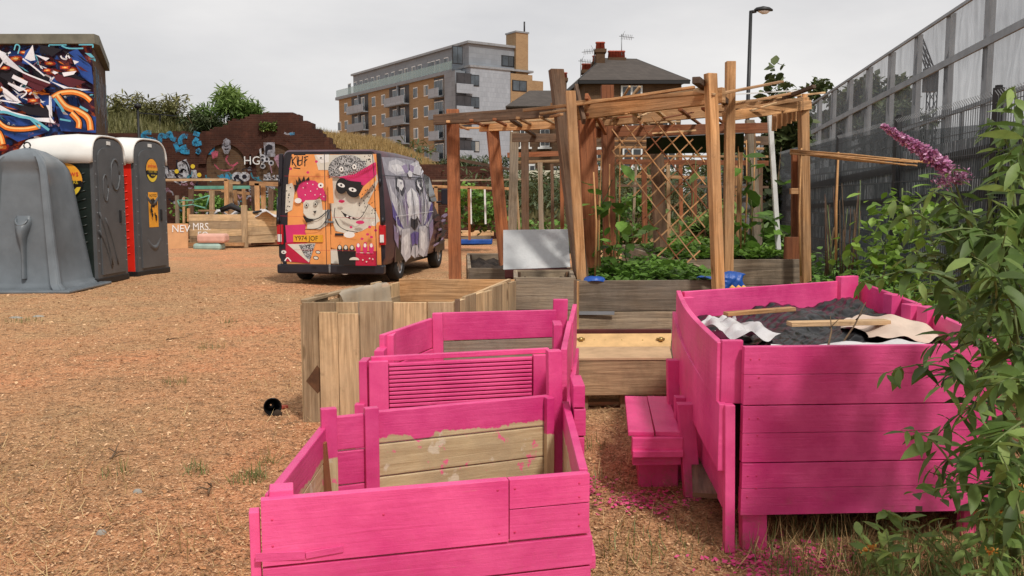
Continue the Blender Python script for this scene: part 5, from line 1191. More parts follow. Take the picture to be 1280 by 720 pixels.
# wheel arches
for s in (-1, 1):
    for y in (1.0, 4.25):
        m = MB(); ri = [(s*.982, y+.42*math.cos(a), .36+.42*math.sin(a)) for a in [i*math.pi/14 for i in range(15)]]; ro = [(s*.984, y+.47*math.cos(a), .36+.47*math.sin(a)) for a in [i*math.pi/14 for i in range(15)]]
        m.grid([ri, ro], 'v_body'); m.poly([(s*.980, p[1], p[2]) for p in ri], 'v_black'); m.build('wheel_arch', T, world=False, recalc=False)
# side glass, mirror
for s in (-1, 1):
    m = MB(); m.poly([(s*.967, 3.25, 1.42), (s*.967, 4.05, 1.42), (s*.86, 3.78, 1.93), (s*.86, 3.30, 1.98)], 'glass_dark'); m.build('side_window', T, world=False, solid=.006)
    m = MB(); m.beam((s*.96, 4.0, 1.40), (s*1.12, 4.0, 1.42), .04, .04, 'van_dark'); m.box((s*1.16, 4.0, 1.52), (.16, .09, .34), 'van_dark'); m.build('wing_mirror', T, world=False, bevel=.02)
m = MB(); m.poly([(-.70, 3.79, 1.96), (.70, 3.79, 1.96), (.78, 4.36, 1.40), (-.78, 4.36, 1.40)], 'glass_dark'); m.build('windscreen', T, world=False, solid=.02)
# painted creature on the right flank (u = metres from the rear, w = height)
def sidex(x, y):
    t = (x-527)/300.0; s_ = 15.45*t/(20.6-5.15*t)*5.2 if t < 1 else 5.2
    t0 = (x-527)/(825-527); u = 5.2*t0/(t0+(1-t0)*1.333); w = (672-y)*.00375*(1+.06*t0); return u, w+.0
class SideDec(Dec):
    def pt(s, u, w, lay=None):
        u, w = sidex(u, w); return Vector((.0004*s.k+.004, u, min(w, 2.24)))
S = SideDec((0, 0, 0), (0, 1, 0), (0, 0, 1), (1, 0, 0)); P_ = S.poly
P_([(545, 92), (625, 92), (625, 180), (625, 360), (565, 360), (550, 180)], 's_grey'); P_([(625, 92), (690, 100), (705, 120), (745, 190), (748, 360), (625, 360)], 's_grey')
P_([(568, 360), (750, 360), (745, 470), (720, 590), (655, 578), (645, 510), (620, 482), (600, 500), (590, 440)], 's_grey')
for sg in (-1, 1):
    cx = 662
    def q(*pts): return [(cx+sg*a*(1 if sg < 0 else .88), b_) for a, b_ in pts]
    P_(q((8, 120), (50, 98), (85, 110), (95, 150), (60, 175), (20, 165)), 's_light'); P_(q((12, 150), (45, 120), (80, 130), (60, 160)), 's_pale'); P_(q((5, 118), (30, 130), (20, 160), (2, 165)), 's_mauve')
    P_(q((100, 190), (88, 250), (60, 300), (50, 420), (70, 440), (90, 360), (98, 300)), 's_light'); P_(q((92, 240), (70, 300), (45, 410), (60, 320)), 's_pale')
    P_(q((100, 290), (88, 330), (50, 430), (75, 410), (98, 365)), 's_violet'); P_(q((65, 186), (72, 235), (45, 275), (26, 240), (26, 200), (45, 180)), 's_dark'); P_(q((58, 192), (64, 225), (46, 248), (32, 225), (34, 198)), 's_pale')
    S.ell(cx+sg*44*(1 if sg < 0 else .88), 212, 5, 7, 's_grey', n=10); P_(q((0, 235), (22, 260), (32, 320), (25, 400), (0, 340)), 's_pale'); P_(q((28, 260), (44, 300), (34, 420), (26, 400)), 's_mauve')
    P_(q((2, 250), (10, 300), (8, 360), (0, 370)), 's_light'); P_(q((0, 378), (14, 382), (18, 420), (0, 445)), 's_dark'); P_(q((0, 355), (12, 365), (10, 385), (0, 392)), 's_light')
    P_(q((22, 430), (60, 430), (66, 540), (44, 590), (20, 570)), 's_light'); P_(q((30, 450), (54, 470), (48, 560), (30, 540)), 's_pale'); P_(q((0, 450), (20, 460), (12, 520), (0, 510)), 's_violet'); P_(q((0, 520), (12, 522), (20, 560), (0, 585)), 's_light')
    P_(q((75, 430), (98, 400), (96, 470), (78, 520)), 's_mauve')
    for k in range(9): S.stroke(q((30+6*k+rs.uniform(-4, 4), 190+rs.uniform(-60, 120)), (24+7*k, 300+rs.uniform(0, 150))), 1.6, rs.choice(['s_dark', 's_pale', 's_mauve', 's_light']))
P_([(650, 162), (662, 150), (674, 160), (668, 182), (655, 182)], 's_pale'); S.stroke([(530, 175), (640, 182), (765, 190)], 4, 's_dark'); S.stroke([(572, 364), (750, 362)], 2.5, 's_pale'); S.stroke([(574, 364), (576, 440)], 2.2, 's_pale')
for _ in range(26): x, y = rs.uniform(755, 800), rs.uniform(380, 540); S.ell(x, y, rs.uniform(4, 11), rs.uniform(6, 18), rs.choice(['s_maroon', 's_mauve', 's_dark', 's_maroon']), rot=rs.uniform(0, 90), n=7)
so_ = S.mb.build('painting', T, world=False, recalc=False)
import bmesh
bm = bmesh.new(); bm.from_mesh(so_.data)
for zc in (.89, 1.12, 1.35, 1.6, 1.9, 2.17, 2.20, 2.225): bmesh.ops.bisect_plane(bm, geom=bm.verts[:]+bm.edges[:]+bm.faces[:], plane_co=(0, 0, zc), plane_no=(0, 0, 1))
for yc in (1.5, 2.9, 3.45): bmesh.ops.bisect_plane(bm, geom=bm.verts[:]+bm.edges[:]+bm.faces[:], plane_co=(0, yc, 0), plane_no=(0, 1, 0))
for v in bm.verts:
    y, z = v.co.y, v.co.z; ht = .85 if y < 2.9 else (.845-.04*(y-2.9)/.55 if y < 3.45 else .81-.06*min(1, (y-3.45)/.35)); zt = 2.18 if y < 2.9 else 2.16-.14*min(1, (y-2.9)/.55) if y < 3.45 else 2.0-.25*min(1, (y-3.45)/.35)
    hw = .975 if z < .89 else (.975-.015*(z-.89)/.46 if z < 1.35 else .96-(.96-ht)*(z-1.35)/(zt-1.35))
    if z > zt: hw = ht-.12+math.sqrt(max(0, .12**2-(z-zt)**2))
    v.co.x += hw
bm.to_mesh(so_.data); bm.free()
tx_ = None

# ================================================================== portable toilets and urinal
def toilet(lab, x, y, rz, side, h=2.45, w=1.2, d=1.1):
    """door faces local +x; the side wall seen from the front faces local -y"""
    T = thing('portable_toilet', lab, 'portable toilet', (x, y, 0), rz)
    m = MB(); m.box((-w/2, d/2, .06), (w+.10, d+.10, .10), 'black_paint'); m.build('base', T, world=False, bevel=.01)
    m = MB(); m.box((-w/2, .01, 1.05), (w-.04, .05, h-.5), side)
    m.build('side_wall', T, world=False, bevel=.006)
    m = MB()
    for k in range(11):   # moulded waves pressed in the wall
        z = .35+k*.14; pts = [(-w+.10+i*(w-.2)/12, -.018, z+.05*math.sin(i*.6+.3)+.04*i/12) for i in range(13)]; m.tube(pts, .012, side, 6)
    m.build('rib', T, world=False)
    m = MB(); m.box((-w/2, d-.01, 1.05), (w-.04, .05, h-.5), side); m.box((-w+.02, d/2, 1.05), (.05, d-.06, h-.5), side); m.build('wall', T, world=False)
    ZR = h-.42
    def arch_pts(wd, z0, zt, n=12, r=.30):
        pts = [(-wd/2, z0), (wd/2, z0)]
        for i in range(n+1):
            a = math.pi*i/n; c, s_ = math.cos(a), math.sin(a)
            pts.append((math.copysign(abs(c)**.7, c)*wd/2, zt-r+abs(s_)**.7*r))
        return pts
    m = MB(); m.prism([(-.02, d/2+a, b_) for a, b_ in arch_pts(d+.02, .08, h-.03)], (.06, 0, 0), 'loo_grey'); m.build('door_frame', T, world=False, bevel=.01)
    m = MB(); m.prism([(.041, d/2+a, b_) for a, b_ in arch_pts(d-.24, .16, h-.18, r=.22)], (.025, 0, 0), 'loo_grey'); do = m.build('door', T, world=False, bevel=.012)
    m = MB()
    def ring(cy, cz, ry, rz_, r=.012):
        m.tube([(.068, cy+ry*math.cos(a), cz+rz_*math.sin(a)) for a in [i*math.pi/9 for i in range(19)]], r, 'loo_grey', 6)
    if side == 'loo_black':
        ring(d/2+.16, h-.62, .16, .26, .018); ring(d/2-.22, h-.85, .09, .22, .014)
        for yy, a_, b2 in ((d/2-.3, 1.2, .3), (d/2-.10, 1.1, .3), (d/2-.33, .9, .25)): m.tube([(.068, yy+.18*(1-k/6)**2*(-1)+.22*k/6, a_+(b2-a_)*k/6) for k in range(7)], .016, 'loo_grey', 6)
    else:
        for z0 in (h-1.05, .62):
            if z0 < 1: m.build('moulding', do, world=False); m = MB()
            m.grid([[(.066+.03*math.sin(math.pi*i/10)*math.sin(math.pi*j/4), d/2+(i/10-.5)*.5, z0-.16*math.sin(math.pi*i/10)+.10*j/4) for i in range(11)] for j in range(5)], 'loo_grey')
    m.build('moulding', do, world=False)
    m = MB(); m.box((.075, d/2+.28, 1.12), (.03, .05, .22), 'black_paint'); m.build('door_handle', do, world=False, bevel=.01)
    for k in range(9):
        for yy in (.05, d-.03): 
            m = MB(); m.tube([(.038, yy, .35+k*.21), (.047, yy, .35+k*.21)], .012, 'galv', 6); m.build('rivet', T, world=False)
    m = MB(); rows = []
    for xx, sc, dz in ((.05, 1, 0), (.03, 1.03, 0), (-.35, 1.03, .02), (-w*.6, 1.02, .0), (-w+.1, .98, -.06), (-w-.02, .86, -.18), (-w-.04, .6, -.30)):
        r = []
        for i in range(17):
            a = math.pi*i/16; c, s_ = math.cos(a), math.sin(a); r.append((xx, d/2+math.copysign(abs(c)**.6, c)*(d/2+.05)*sc, ZR-.02+(abs(s_)**.7)*(h-ZR+.03+dz)))
        rows.append(r)
    m.grid(rows, 'loo_white'); m.poly(rows[-1], 'loo_white'); o = m.build('roof', T, world=False, solid=.03)
    m = MB(); m.box((-w/2, -.03, ZR), (w, .07, .07), 'loo_white'); m.build('roof_rim', T, world=False, bevel=.01)
    m = MB(); m.box((-w*.55, d/2, h+.02), (.12, .16, .05), 'black_paint'); m.build('vent', T, world=False)
    m = MB(); m.box((.045, d/2, h-.10), (.015, .12, .06), 'loo_white'); m.build('occupied_sign', T, world=False)
    return T
def sticker(T, o, Ud, Nn, cx, cz, r, kind):
    D = Dec(o, Ud, (0, 0, 1), Nn, step=.002)
    if kind == 'round':
        D.ell(cx, cz, r, r, 'v_black'); D.ell(cx, cz, r*.94, r*.94, 'sticker_orange', -5, 185); D.ell(cx, cz-.02, r*.9, r*.9, 'sticker_yellow', 200, 340); D.ell(cx, cz-.01, r*.75, r*.62, 'v_black', 185, 355)
        D.poly([(cx-r*.8, cz-r*.25), (cx+r*.8, cz-r*.25), (cx+r*.93, cz-r*.03), (cx-r*.93, cz-r*.03)], 'v_black')
        D.text('andrews', cx-r*.72, cz+r*.22, r*.46, 'sticker_red', sx=.95); D.text('TOILET HIRE', cx-r*.66, cz-r*.2, r*.26, 'sticker_yellow', sx=.95); D.text('www', cx-r*.25, cz-r*.5, r*.3, 'sticker_yellow')
    else:
        D.poly([(cx-r, cz-r*1.9), (cx+r, cz-r*1.9), (cx+r, cz+r*1.9), (cx-r, cz+r*1.9)], 'sticker_orange')
        D.text('NOTICE', cx-r*.75, cz+r*1.4, r*.42, 'v_black')
        for _ in range(14): D.ell(cx+rs.uniform(-.7, .7)*r, cz+rs.uniform(-1.3, 1.1)*r, r*rs.uniform(.1, .28), r*rs.uniform(.1, .3), 'v_black', n=7)
    o = D.mb.build('sticker', T, world=False, recalc=False); return o
T = toilet('portable toilet with a dark green side, white roof and plain grey door', -6.85, 14.45, 0, 'loo_black')
sticker(T, (0, -.035, 0), (1, 0, 0), (0, -1, 0), -.42, 1.72, .30, 'round')
T = toilet('portable toilet with a red side and orange stickers on its grey door', -6.80, 15.9, -6, 'loo_red', 2.5)
D_ = [c for c in T.children if c.name.startswith('door') and 'frame' not in c.name][0]
sticker(T, (.068, 0, 0), (0, 1, 0), (1, 0, 0), .55, 1.95, .22, 'round'); sticker(T, (.068, 0, 0), (0, 1, 0), (1, 0, 0), .55, 1.22, .17, 'rect')

T = thing('plastic_urinal', 'free standing grey moulded plastic urinal with deep bays and domed top', 'urinal', (-7.50, 13.8, 0), 3)
UL = [(0, .74), (.10, .68), (.14, .64), (.6, .58), (1.2, .51), (1.6, .465), (1.78, .445), (2.2, .44)]
def urn(z): return .54*float(np.interp(z, [a for a, _ in UL], [b_ for _, b_ in UL]))
def ursec(z, R, rb):
    pts = []
    for k in range(4):
        a = math.radians(-90+90*k); n = Vector((math.cos(a), math.sin(a), 0)); t = Vector((-math.sin(a), math.cos(a), 0))
        dp = (.54 if k % 2 == 0 else .90) if z < 1.9 else (.54 if k % 2 == 0 else .90)+(1-(.54 if k % 2 == 0 else .90))*min(1, (z-1.85)/.25)
        for tt, nn in ((-R, R*.97), (-R*.93, R*1.0), (-R*.80, R*.99), (-R*.73, R*(.5+.5*dp)), (-R*.66, R*(dp+.04)), (-R*.5, R*dp), (R*.5, R*dp), (R*.66, R*(dp+.04)), (R*.73, R*(.5+.5*dp)), (R*.80, R*.99), (R*.93, R*1.0), (R, R*.97)):
            p = n*nn+t*tt; pts.append((p.x, p.y, z))
    return pts
def ursec_old(z, R, rb):
    pts = []
    for k in range(4):
        a = math.radians(-90+90*k); n = Vector((math.cos(a), math.sin(a), 0)); t = Vector((-math.sin(a), math.cos(a), 0))
        for tt, nn in ((-R, R*.98), (-R*.86, R*1.0), (-R*.78, R*.97), (-rb*1.28, rb*1.15), (-rb*.9, rb), (-rb*.3, rb*.98), (rb*.3, rb*.98), (rb*.9, rb), (rb*1.28, rb*1.15), (R*.78, R*.97), (R*.86, R*1.0), (R, R*.98)):
            p = n*nn+t*tt; pts.append((p.x, p.y, z))
    return pts
lv = [(.0, .74, .44), (.06, .74, .42), (.10, .68, .33), (.14, .64, .30), (.6, .58, .30), (1.2, .51, .30), (1.6, .465, .30), (1.78, .445, .30), (1.88, .42, .30), (1.97, .375, .285), (2.06, .30, .25), (2.15, .18, .16), (2.20, .05, .05), (2.205, .01, .01)]
m = MB(); m.grid([ursec(z, R, rb) for z, R, rb in lv], 'grey_plastic', closed=True); o = m.build('shell', T, world=False, bevel=0); em = o.modifiers.new('e', 'EDGE_SPLIT'); em.split_angle = math.radians(50)
m = MB(); m.box((0, 0, .03), (1.72, 1.6, .05), 'grey_plastic'); m.build('base', T, world=False, bevel=.02)
for k in (0, 2):
    a = math.radians(-90+90*k); n = Vector((math.cos(a), math.sin(a), 0)); t = Vector((-math.sin(a), math.cos(a), 0)); rows = []
    for z, hw, dp in ((1.16, .10, .0), (1.10, .13, .06), (1.02, .12, .13), (.92, .09, .16), (.82, .055, .14), (.70, .04, .09), (.50, .035, .07), (.20, .04, .07)):
        rows.append([n*(urn(z)+dp*math.sin(math.pi*i/10))+t*(hw*math.cos(math.pi*i/10))+Vector((0, 0, z)) for i in range(11)])
    m = MB(); m.grid(rows, 'grey_plastic'); o = m.build('basin', T, world=False)
    m = MB(); m.tube([n*(.335+.07*math.sin(b_))+t*(.085*math.cos(b_))+Vector((0, 0, 1.11-.1*math.sin(b_))) for b_ in [i*math.pi/8 for i in range(9)]], .018, 'grey_plastic', 6); m.build('basin_rim', o, world=False)
m = MB(); m.tube([Vector((-.02, 0, 2.24))+Vector((.05*math.cos(a), 0, .05*math.sin(a))) for a in [i*math.pi/6 for i in range(13)]], .012, 'black_paint', 6); m.build('lifting_ring', T, world=False)
m = MB(); m.box((-.41, -.468, 1.72), (.05, .01, .12), 'teal_slab'); m.build('sticker', T, world=False)
# ================================================================== graffiti building at the left
GX1, GY, GH = -11.65, 25.0, 5.75
T = thing('graffiti_building', 'flat roofed brick building with a huge abstract mural of shards', 'building', (-14, 28, 0))
m = MB(); m.hexa([(-30, GY, 0), (GX1, GY, 0), (GX1-1.95, 30, 0), (-30, 30, 0), (-30, GY, GH), (GX1, GY, GH), (GX1-1.95, 30, GH), (-30, 30, GH)], 'london_brick', shift=False); m.build('wall', T)
m = MB(); m.box((-21, GY-.06, GH+.07), (19.0, .30, .26), 'coping'); m.hexa([(GX1-.15, GY+.1, GH-.06), (GX1+.15, GY+.1, GH-.06), (GX1+.15, GY+.1, GH+.19), (GX1-.15, GY+.1, GH+.19), (GX1-2.1, 30, GH-.06), (GX1-1.8, 30, GH-.06), (GX1-1.8, 30, GH+.19), (GX1-2.1, 30, GH+.19)], 'coping'); m.build('coping', T)
m = MB(); m.hexa([(-29.9, GY+.2, GH), (-29.9, 29.9, GH), (-29.9, 29.9, GH+.05), (-29.9, GY+.2, GH+.05), (GX1-.2, GY+.2, GH), (GX1-2.1, 29.9, GH), (GX1-2.1, 29.9, GH+.05), (GX1-.2, GY+.2, GH+.05)], 'concrete'); m.build('roof', T)
for nm_, c_ in dict(m_navy=(.012, .018, .075), m_blue=(.02, .07, .30), m_black=(.008, .006, .012), m_orange=(.75, .19, .02), m_red=(.34, .02, .015), m_white=(.74, .74, .78), m_cyan=(.12, .42, .52), m_yellow=(.85, .55, .2), m_maroon=(.09, .012, .02), g_blue=(.03, .28, .50), g_white=(.55, .56, .60), g_pink=(.48, .08, .14), g_mauve=(.40, .22, .30), g_grey=(.32, .32, .36), g_teal=(.02, .22, .30)).items():
    plain(nm_, c_, .75, 0, .2, 1.5)
for nm_ in [k for k in MATS if k.startswith('g_')]:      # sprayed on rough brick: worn and thin in places
    mt = MATS[nm_]; t_ = mt.node_tree; bs_ = t_.nodes['Principled BSDF']; ou_ = t_.nodes['Material Output']
    tc_ = t_.nodes.new('ShaderNodeTexCoord'); nz = t_.nodes.new('ShaderNodeTexNoise'); nz.inputs['Scale'].default_value = 5.5; nz.inputs['Detail'].default_value = 6; nz.inputs['Roughness'].default_value = .75
    rp = t_.nodes.new('ShaderNodeValToRGB'); rp.color_ramp.elements[0].position = .38; rp.color_ramp.elements[1].position = .58; rp.color_ramp.elements[0].color = (.12, .12, .12, 1); rp.color_ramp.elements[1].color = (.95, .95, .95, 1)
    tr_ = t_.nodes.new('ShaderNodeBsdfTransparent'); mx_ = t_.nodes.new('ShaderNodeMixShader')
    t_.links.new(tc_.outputs['Object'], nz.inputs['Vector']); t_.links.new(nz.outputs['Fac'], rp.inputs[0]); t_.links.new(rp.outputs[0], mx_.inputs[0]); t_.links.new(tr_.outputs[0], mx_.inputs[1]); t_.links.new(bs_.outputs[0], mx_.inputs[2]); t_.links.new(mx_.outputs[0], ou_.inputs[0])
b = NB('m_base'); co = b.coord(); v_ = b.noise(co, 1.1, 6, .65, 1.2)
c0 = b.ramp(v_, [(.30, (.012, .018, .09)), (.42, (.02, .08, .32)), (.47, (.012, .01, .03)), (.56, (.06, .01, .03)), (.62, (.55, .10, .02)), (.66, (.10, .012, .03)), (.75, (.012, .012, .05))])
b.col(c0); b.fin(.8)
D = Dec((0, GY-.012, 0), (1, 0, 0), (0, 0, 1), (0, -1, 0), step=.0025)
def bp(x, y):       # mural measured in 4.5x zoom pixels
    p = P(min(x, 556)/4.5, 40+max(y, 84)/4.5, GY); return (p.x, p.z)
def mp2(pts, mat): D.poly([bp(*p) for p in pts], mat)
def ms(pts, w, mat): D.stroke([bp(*p) for p in pts], w*.005, mat)
D.poly([(-20, 1.0), (GX1-.02, 1.0), (GX1-.02, GH-.08), (-20, GH-.08)], 'm_base')
rq = random.Random(21)
def burst(x, y, r):
    for k, (f_, mt) in enumerate(((1, 'm_maroon'), (.8, 'm_red'), (.55, 'm_orange'), (.25, 'm_yellow'))):
        pts = []
        for i in range(14): a = i/14*6.283; q = r*f_*rq.uniform(.7, 1.15)*(1.3 if abs(math.cos(a)) > .7 else .8); pts.append((x+q*math.cos(a), y+q*math.sin(a)*.7))
        mp2(pts, mt)
for q in [(90, 150, 40), (78, 225, 45), (310, 228, 42), (410, 215, 40), (205, 345, 50), (235, 395, 50), (10, 320, 45), (290, 180, 30), (100, 500, 35), (500, 530, 40), (30, 580, 50), (200, 530, 35), (20, 650, 45), (150, 120, 25)]: burst(*q)
for q in [((160, 110), (190, 95), (225, 170), (180, 190), (140, 180)), ((400, 120), (450, 100), (530, 200), (540, 300), (480, 260)), ((330, 290), (480, 330), (545, 345), (430, 350)), ((230, 340), (330, 380), (320, 500), (240, 460)), ((330, 420), (560, 480), (560, 570), (360, 560)), ((20, 470), (180, 490), (300, 560), (120, 620), (10, 560))]: mp2(q, 'm_blue')
for q in [((60, 180), (180, 230), (200, 330), (100, 280)), ((200, 200), (300, 260), (280, 310), (220, 300)), ((330, 225), (420, 240), (500, 300), (400, 290)), ((100, 400), (300, 420), (340, 480), (180, 470)), ((0, 240), (60, 230), (70, 330), (0, 300)), ((250, 60), (330, 80), (300, 140), (240, 120))]: mp2(q, 'm_black')
W5 = [((0, 90), (20, 95), (85, 150), (180, 240), (150, 232), (70, 190)), ((180, 160), (225, 85), (240, 170), (215, 175)), ((60, 320), (85, 335), (165, 405), (80, 390), (60, 350)), ((85, 300), (200, 330), (150, 345)), ((320, 285), (420, 320), (550, 335), (430, 345)), ((0, 395), (110, 455), (240, 490), (330, 490), (350, 520), (230, 505), (90, 470), (10, 430)),
      ((330, 365), (335, 490), (300, 420), (320, 420)), ((120, 250), (200, 290), (190, 310), (110, 270)), ((240, 140), (320, 160), (300, 175)), ((270, 200), (370, 240), (350, 250)), ((390, 240), (470, 230), (455, 250), (400, 262)), ((0, 200), (40, 180), (20, 215), (0, 240)), ((450, 170), (485, 180), (460, 195)), ((170, 380), (300, 400), (240, 415)), ((410, 350), (460, 365), (420, 372))]
for _ in range(46):
    x, y = rq.uniform(0, 520), rq.uniform(90, 480); a = rq.uniform(.1, .9); l, w = rq.uniform(30, 110), rq.uniform(4, 16); dx, dy = math.cos(a)*l, math.sin(a)*l
    mp2([(x, y), (x+dx*.5-dy*w/l, y+dy*.5+dx*w/l), (x+dx, y+dy), (x+dx*.4+dy*w/l*.5, y+dy*.4-dx*w/l*.5)], rq.choice(['m_white', 'm_black', 'm_orange', 'm_maroon', 'm_black', 'm_cyan']))
for _ in range(24):
    x, y = rq.uniform(0, 520), rq.uniform(80, 600); pts = [(x, y)]
    for k in range(6): x += rq.uniform(-12, 26); y += rq.uniform(-20, 20); pts.append((x, y))
    ms(pts, rq.uniform(5, 9), rq.choice(['m_white', 'm_white', 'm_cyan', 'g_mauve']))
for q in [((30, 150), (150, 215), (110, 300), (40, 260)), ((165, 240), (330, 300), (260, 345), (180, 300)), ((90, 410), (330, 440), (325, 490), (200, 470)), ((250, 70), (390, 110), (330, 150)), ((340, 240), (520, 290), (440, 325), (350, 280))]: mp2(q, rq.choice(['m_black', 'm_maroon', 'm_black']))
for q in W5: mp2(q, 'm_white')
for q in [(75, 215, 26), (310, 228, 24), (410, 213, 26), (235, 395, 30), (205, 340, 24)]: burst(*q)
for q in [[(0, 105), (90, 180), (180, 240), (330, 300)], [(60, 320), (165, 405), (60, 395)], [(20, 250), (60, 200), (90, 150)], [(180, 165), (240, 210), (300, 260)], [(100, 300), (200, 345), (170, 380)], [(330, 370), (330, 480), (350, 520)]]: ms(q, 8, 'm_white')
for q, w in [([(345, 380), (390, 355), (460, 350), (520, 370), (565, 400)], 26), ([(370, 370), (420, 430), (500, 460), (545, 500), (570, 560)], 34), ([(450, 465), (490, 510), (490, 550)], 30), ([(0, 545), (50, 580), (70, 640)], 40), ([(25, 485), (90, 545), (190, 555), (280, 540)], 24)]:
    ms(q, w+14, 'm_black'); ms(q, w, 'm_orange'); ms([(a+2, b_-4) for a, b_ in q], w*.35, 'm_yellow')
for q, w in [([(0, 470), (80, 460), (170, 485), (240, 500), (330, 560)], 14), ([(360, 385), (400, 440), (410, 460)], 14), ([(390, 500), (450, 510)], 10), ([(500, 430), (545, 455)], 12), ([(230, 500), (280, 550)], 10), ([(400, 95), (440, 110), (520, 110)], 8), ([(140, 120), (150, 90), (170, 100), (160, 140)], 7)]: ms(q, w, 'm_cyan')
D.mb.build('mural', T, recalc=False)
D = Dec((GX1+.012, GY, 0), (-.39, 1, 0), (0, 0, 1), (.93, .36, 0), step=.003)
for k in range(16):
    u = .25+k*.26; D.stroke([(u, GH-.5-rq.random()*.3), (u+rq.uniform(-.1, .1), GH-1.6-rq.random()*1.0)], rq.uniform(.08, .2), rq.choice(['g_teal', 'g_grey', 'g_blue', 'g_grey']))
D.poly([(2.0, .5), (3.8, .5), (3.8, 3.0), (2.0, 3.0)], 'm_maroon'); D.mb.build('side_graffiti', T, recalc=False)

# ================================================================== ruined brick wall with arches
WY = 32.0
def wp(x, y): p = P(x, y, WY); return (p.x, p.z)
T = thing('brick_wall', 'dark red ruined brick wall with a humped broken top and graffiti', 'wall', (-12, WY, 0))
prof = [(120, 167), (200, 166), (247, 165), (262, 161), (272, 158), (285, 151), (300, 148), (312, 144), (318, 142), (345, 141), (366, 142), (374, 149), (384, 153), (390, 160), (399, 165), (404, 173), (412, 178), (416, 185), (422, 192), (440, 198), (470, 203), (520, 205), (560, 207), (625, 209)]
pf = []
for (a, b_), (c, d_) in zip(prof, prof[1:]):
    k = max(1, int((c-a)/5))
    for i in range(k): pf.append((a+(c-a)*i/k, b_+(d_-b_)*i/k+rq.uniform(-.8, .8)))
pf2 = []
for (a, b_) in pf:      # broken brick courses: the top steps instead of sloping
    q = round(b_/2.6)*2.6
    if pf2 and abs(pf2[-1][1]-q) > .1: pf2.append((a, pf2[-1][1]))
    pf2.append((a+.02, q))
pf = pf2
pf.append(prof[-1])
m = MB(); top = [Vector((wp(*p)[0], WY, wp(*p)[1])) for p in pf]
for a, b_ in zip(top, top[1:]):
    off = Vector((0, .6, 0)); a0, b0 = Vector((a.x, WY, 0)), Vector((b_.x, WY, 0))
    m.poly([a0, b0, b_, a], 'dark_brick'); m.poly([a, b_, b_+off, a+off], 'dark_brick'); m.poly([b0+off, a0+off, a+off, b_+off], 'dark_brick')
m.build('wall', T, recalc=False)
for cx in (283, 345):
    m = MB(); N = 14; c = wp(cx, 205); R0 = 24.5/F*WY
    ring = lambda R, y: [(c[0]+R*math.cos(a), WY+y, c[1]+R*1.0*math.sin(a)) for a in [math.pi*i/N for i in range(N+1)]]
    m.grid([ring(R0, -.01), ring(R0, -.10), ring(R0+.26, -.10), ring(R0+.26, -.01)], 'dark_brick', smooth=False); m.build('arch_ring', T)
    m = MB(); m.poly([(c[0], WY-.006, c[1])]+[(c[0]+R0*math.cos(a), WY-.006, c[1]+R0*math.sin(a)) for a in [math.pi*i/N for i in range(N+1)]], 'london_brick'); m.poly([(c[0]-R0, WY-.006, .3), (c[0]+R0, WY-.006, .3), (c[0]+R0, WY-.006, c[1]), (c[0]-R0, WY-.006, c[1])], 'london_brick'); m.build('arch_infill', T, recalc=False)
D = Dec((0, WY-.012, 0), (1, 0, 0), (0, 0, 1), (0, -1, 0), step=.006)
def gs(pts, w, mat): D.stroke([wp(*p) for p in pts], w/F*WY, mat)
def gp(pts, mat): D.poly([wp(*p) for p in pts], mat)
def za(x, y): return (160+x/8, 150+y/8)
for q in [[(235, 125), (180, 130), (150, 160), (200, 190), (260, 200), (270, 235)], [(320, 225), (330, 150), (380, 165), (420, 130), (440, 180), (480, 200)], [(470, 230), (490, 270), (505, 320)], [(600, 165), (560, 160), (525, 200), (530, 245)], [(590, 265), (540, 285), (550, 315), (620, 320)], [(660, 130), (720, 150)], [(700, 180), (665, 240), (740, 230)], [(700, 290), (720, 325), (690, 310)], [(820, 240), (850, 270), (830, 320), (770, 325)]]:
    gs([za(*p) for p in q], 5.6, 'g_blue')
for q in [((320, 430), (370, 400), (400, 460), (420, 500), (470, 500), (500, 580), (320, 580)), ((500, 430), (590, 390), (620, 460), (640, 580), (500, 580)), ((640, 500), (690, 500), (710, 580), (640, 580))]: gp([za(*p) for p in q], 'g_white')
for q in [[(320, 450), (400, 460), (420, 520)], [(500, 400), (500, 470), (520, 520), (590, 500)], [(550, 410), (600, 440), (640, 580)], [(370, 520), (400, 580)], [(450, 510), (560, 560)]]: gs([za(*p) for p in q], 1.6, 'm_black')
for x, y in ((660, 465), (500, 515), (725, 550)): c = za(x, y); p = wp(*c); D.ell(p[0], p[1], .08, .08, 'sticker_yellow', n=10)
def zb(x, y): return (270+x/9, 150+y/9)
gp([zb(*p) for p in ((100, 225), (130, 205), (175, 235), (180, 330), (150, 385), (110, 385), (80, 310))], 'g_grey'); gs([zb(110, 290), zb(130, 300), zb(155, 288)], 1.0, 'm_black'); gs([zb(110, 325), zb(130, 335), zb(155, 322)], 1.0, 'm_black')
gs([zb(*p) for p in ((150, 400), (130, 450), (190, 520), (260, 480))], 2.2, 'g_pink'); gp([zb(*p) for p in ((-40, 370), (0, 345), (45, 360), (30, 420), (-20, 440))], 'g_pink'); gs([zb(*p) for p in ((0, 500), (60, 560), (150, 570), (210, 540), (190, 500))], 1.6, 'g_pink')
gp([zb(*p) for p in ((550, 255), (675, 255), (680, 415), (560, 415))], 'g_grey'); gp([zb(*p) for p in ((570, 300), (610, 275), (645, 290), (650, 330), (600, 340), (585, 400), (570, 400))], 'm_black'); gp([zb(*p) for p in ((505, 330), (525, 320), (530, 405), (510, 405))], 'g_white')
for x, y in ((540, 420), (590, 445), (545, 520), (640, 485), (545, 455)): p = wp(*zb(x, y)); D.ell(p[0], p[1], .10, .10, 'g_white', n=10); D.ell(p[0], p[1], .05, .05, 'm_black', n=8)
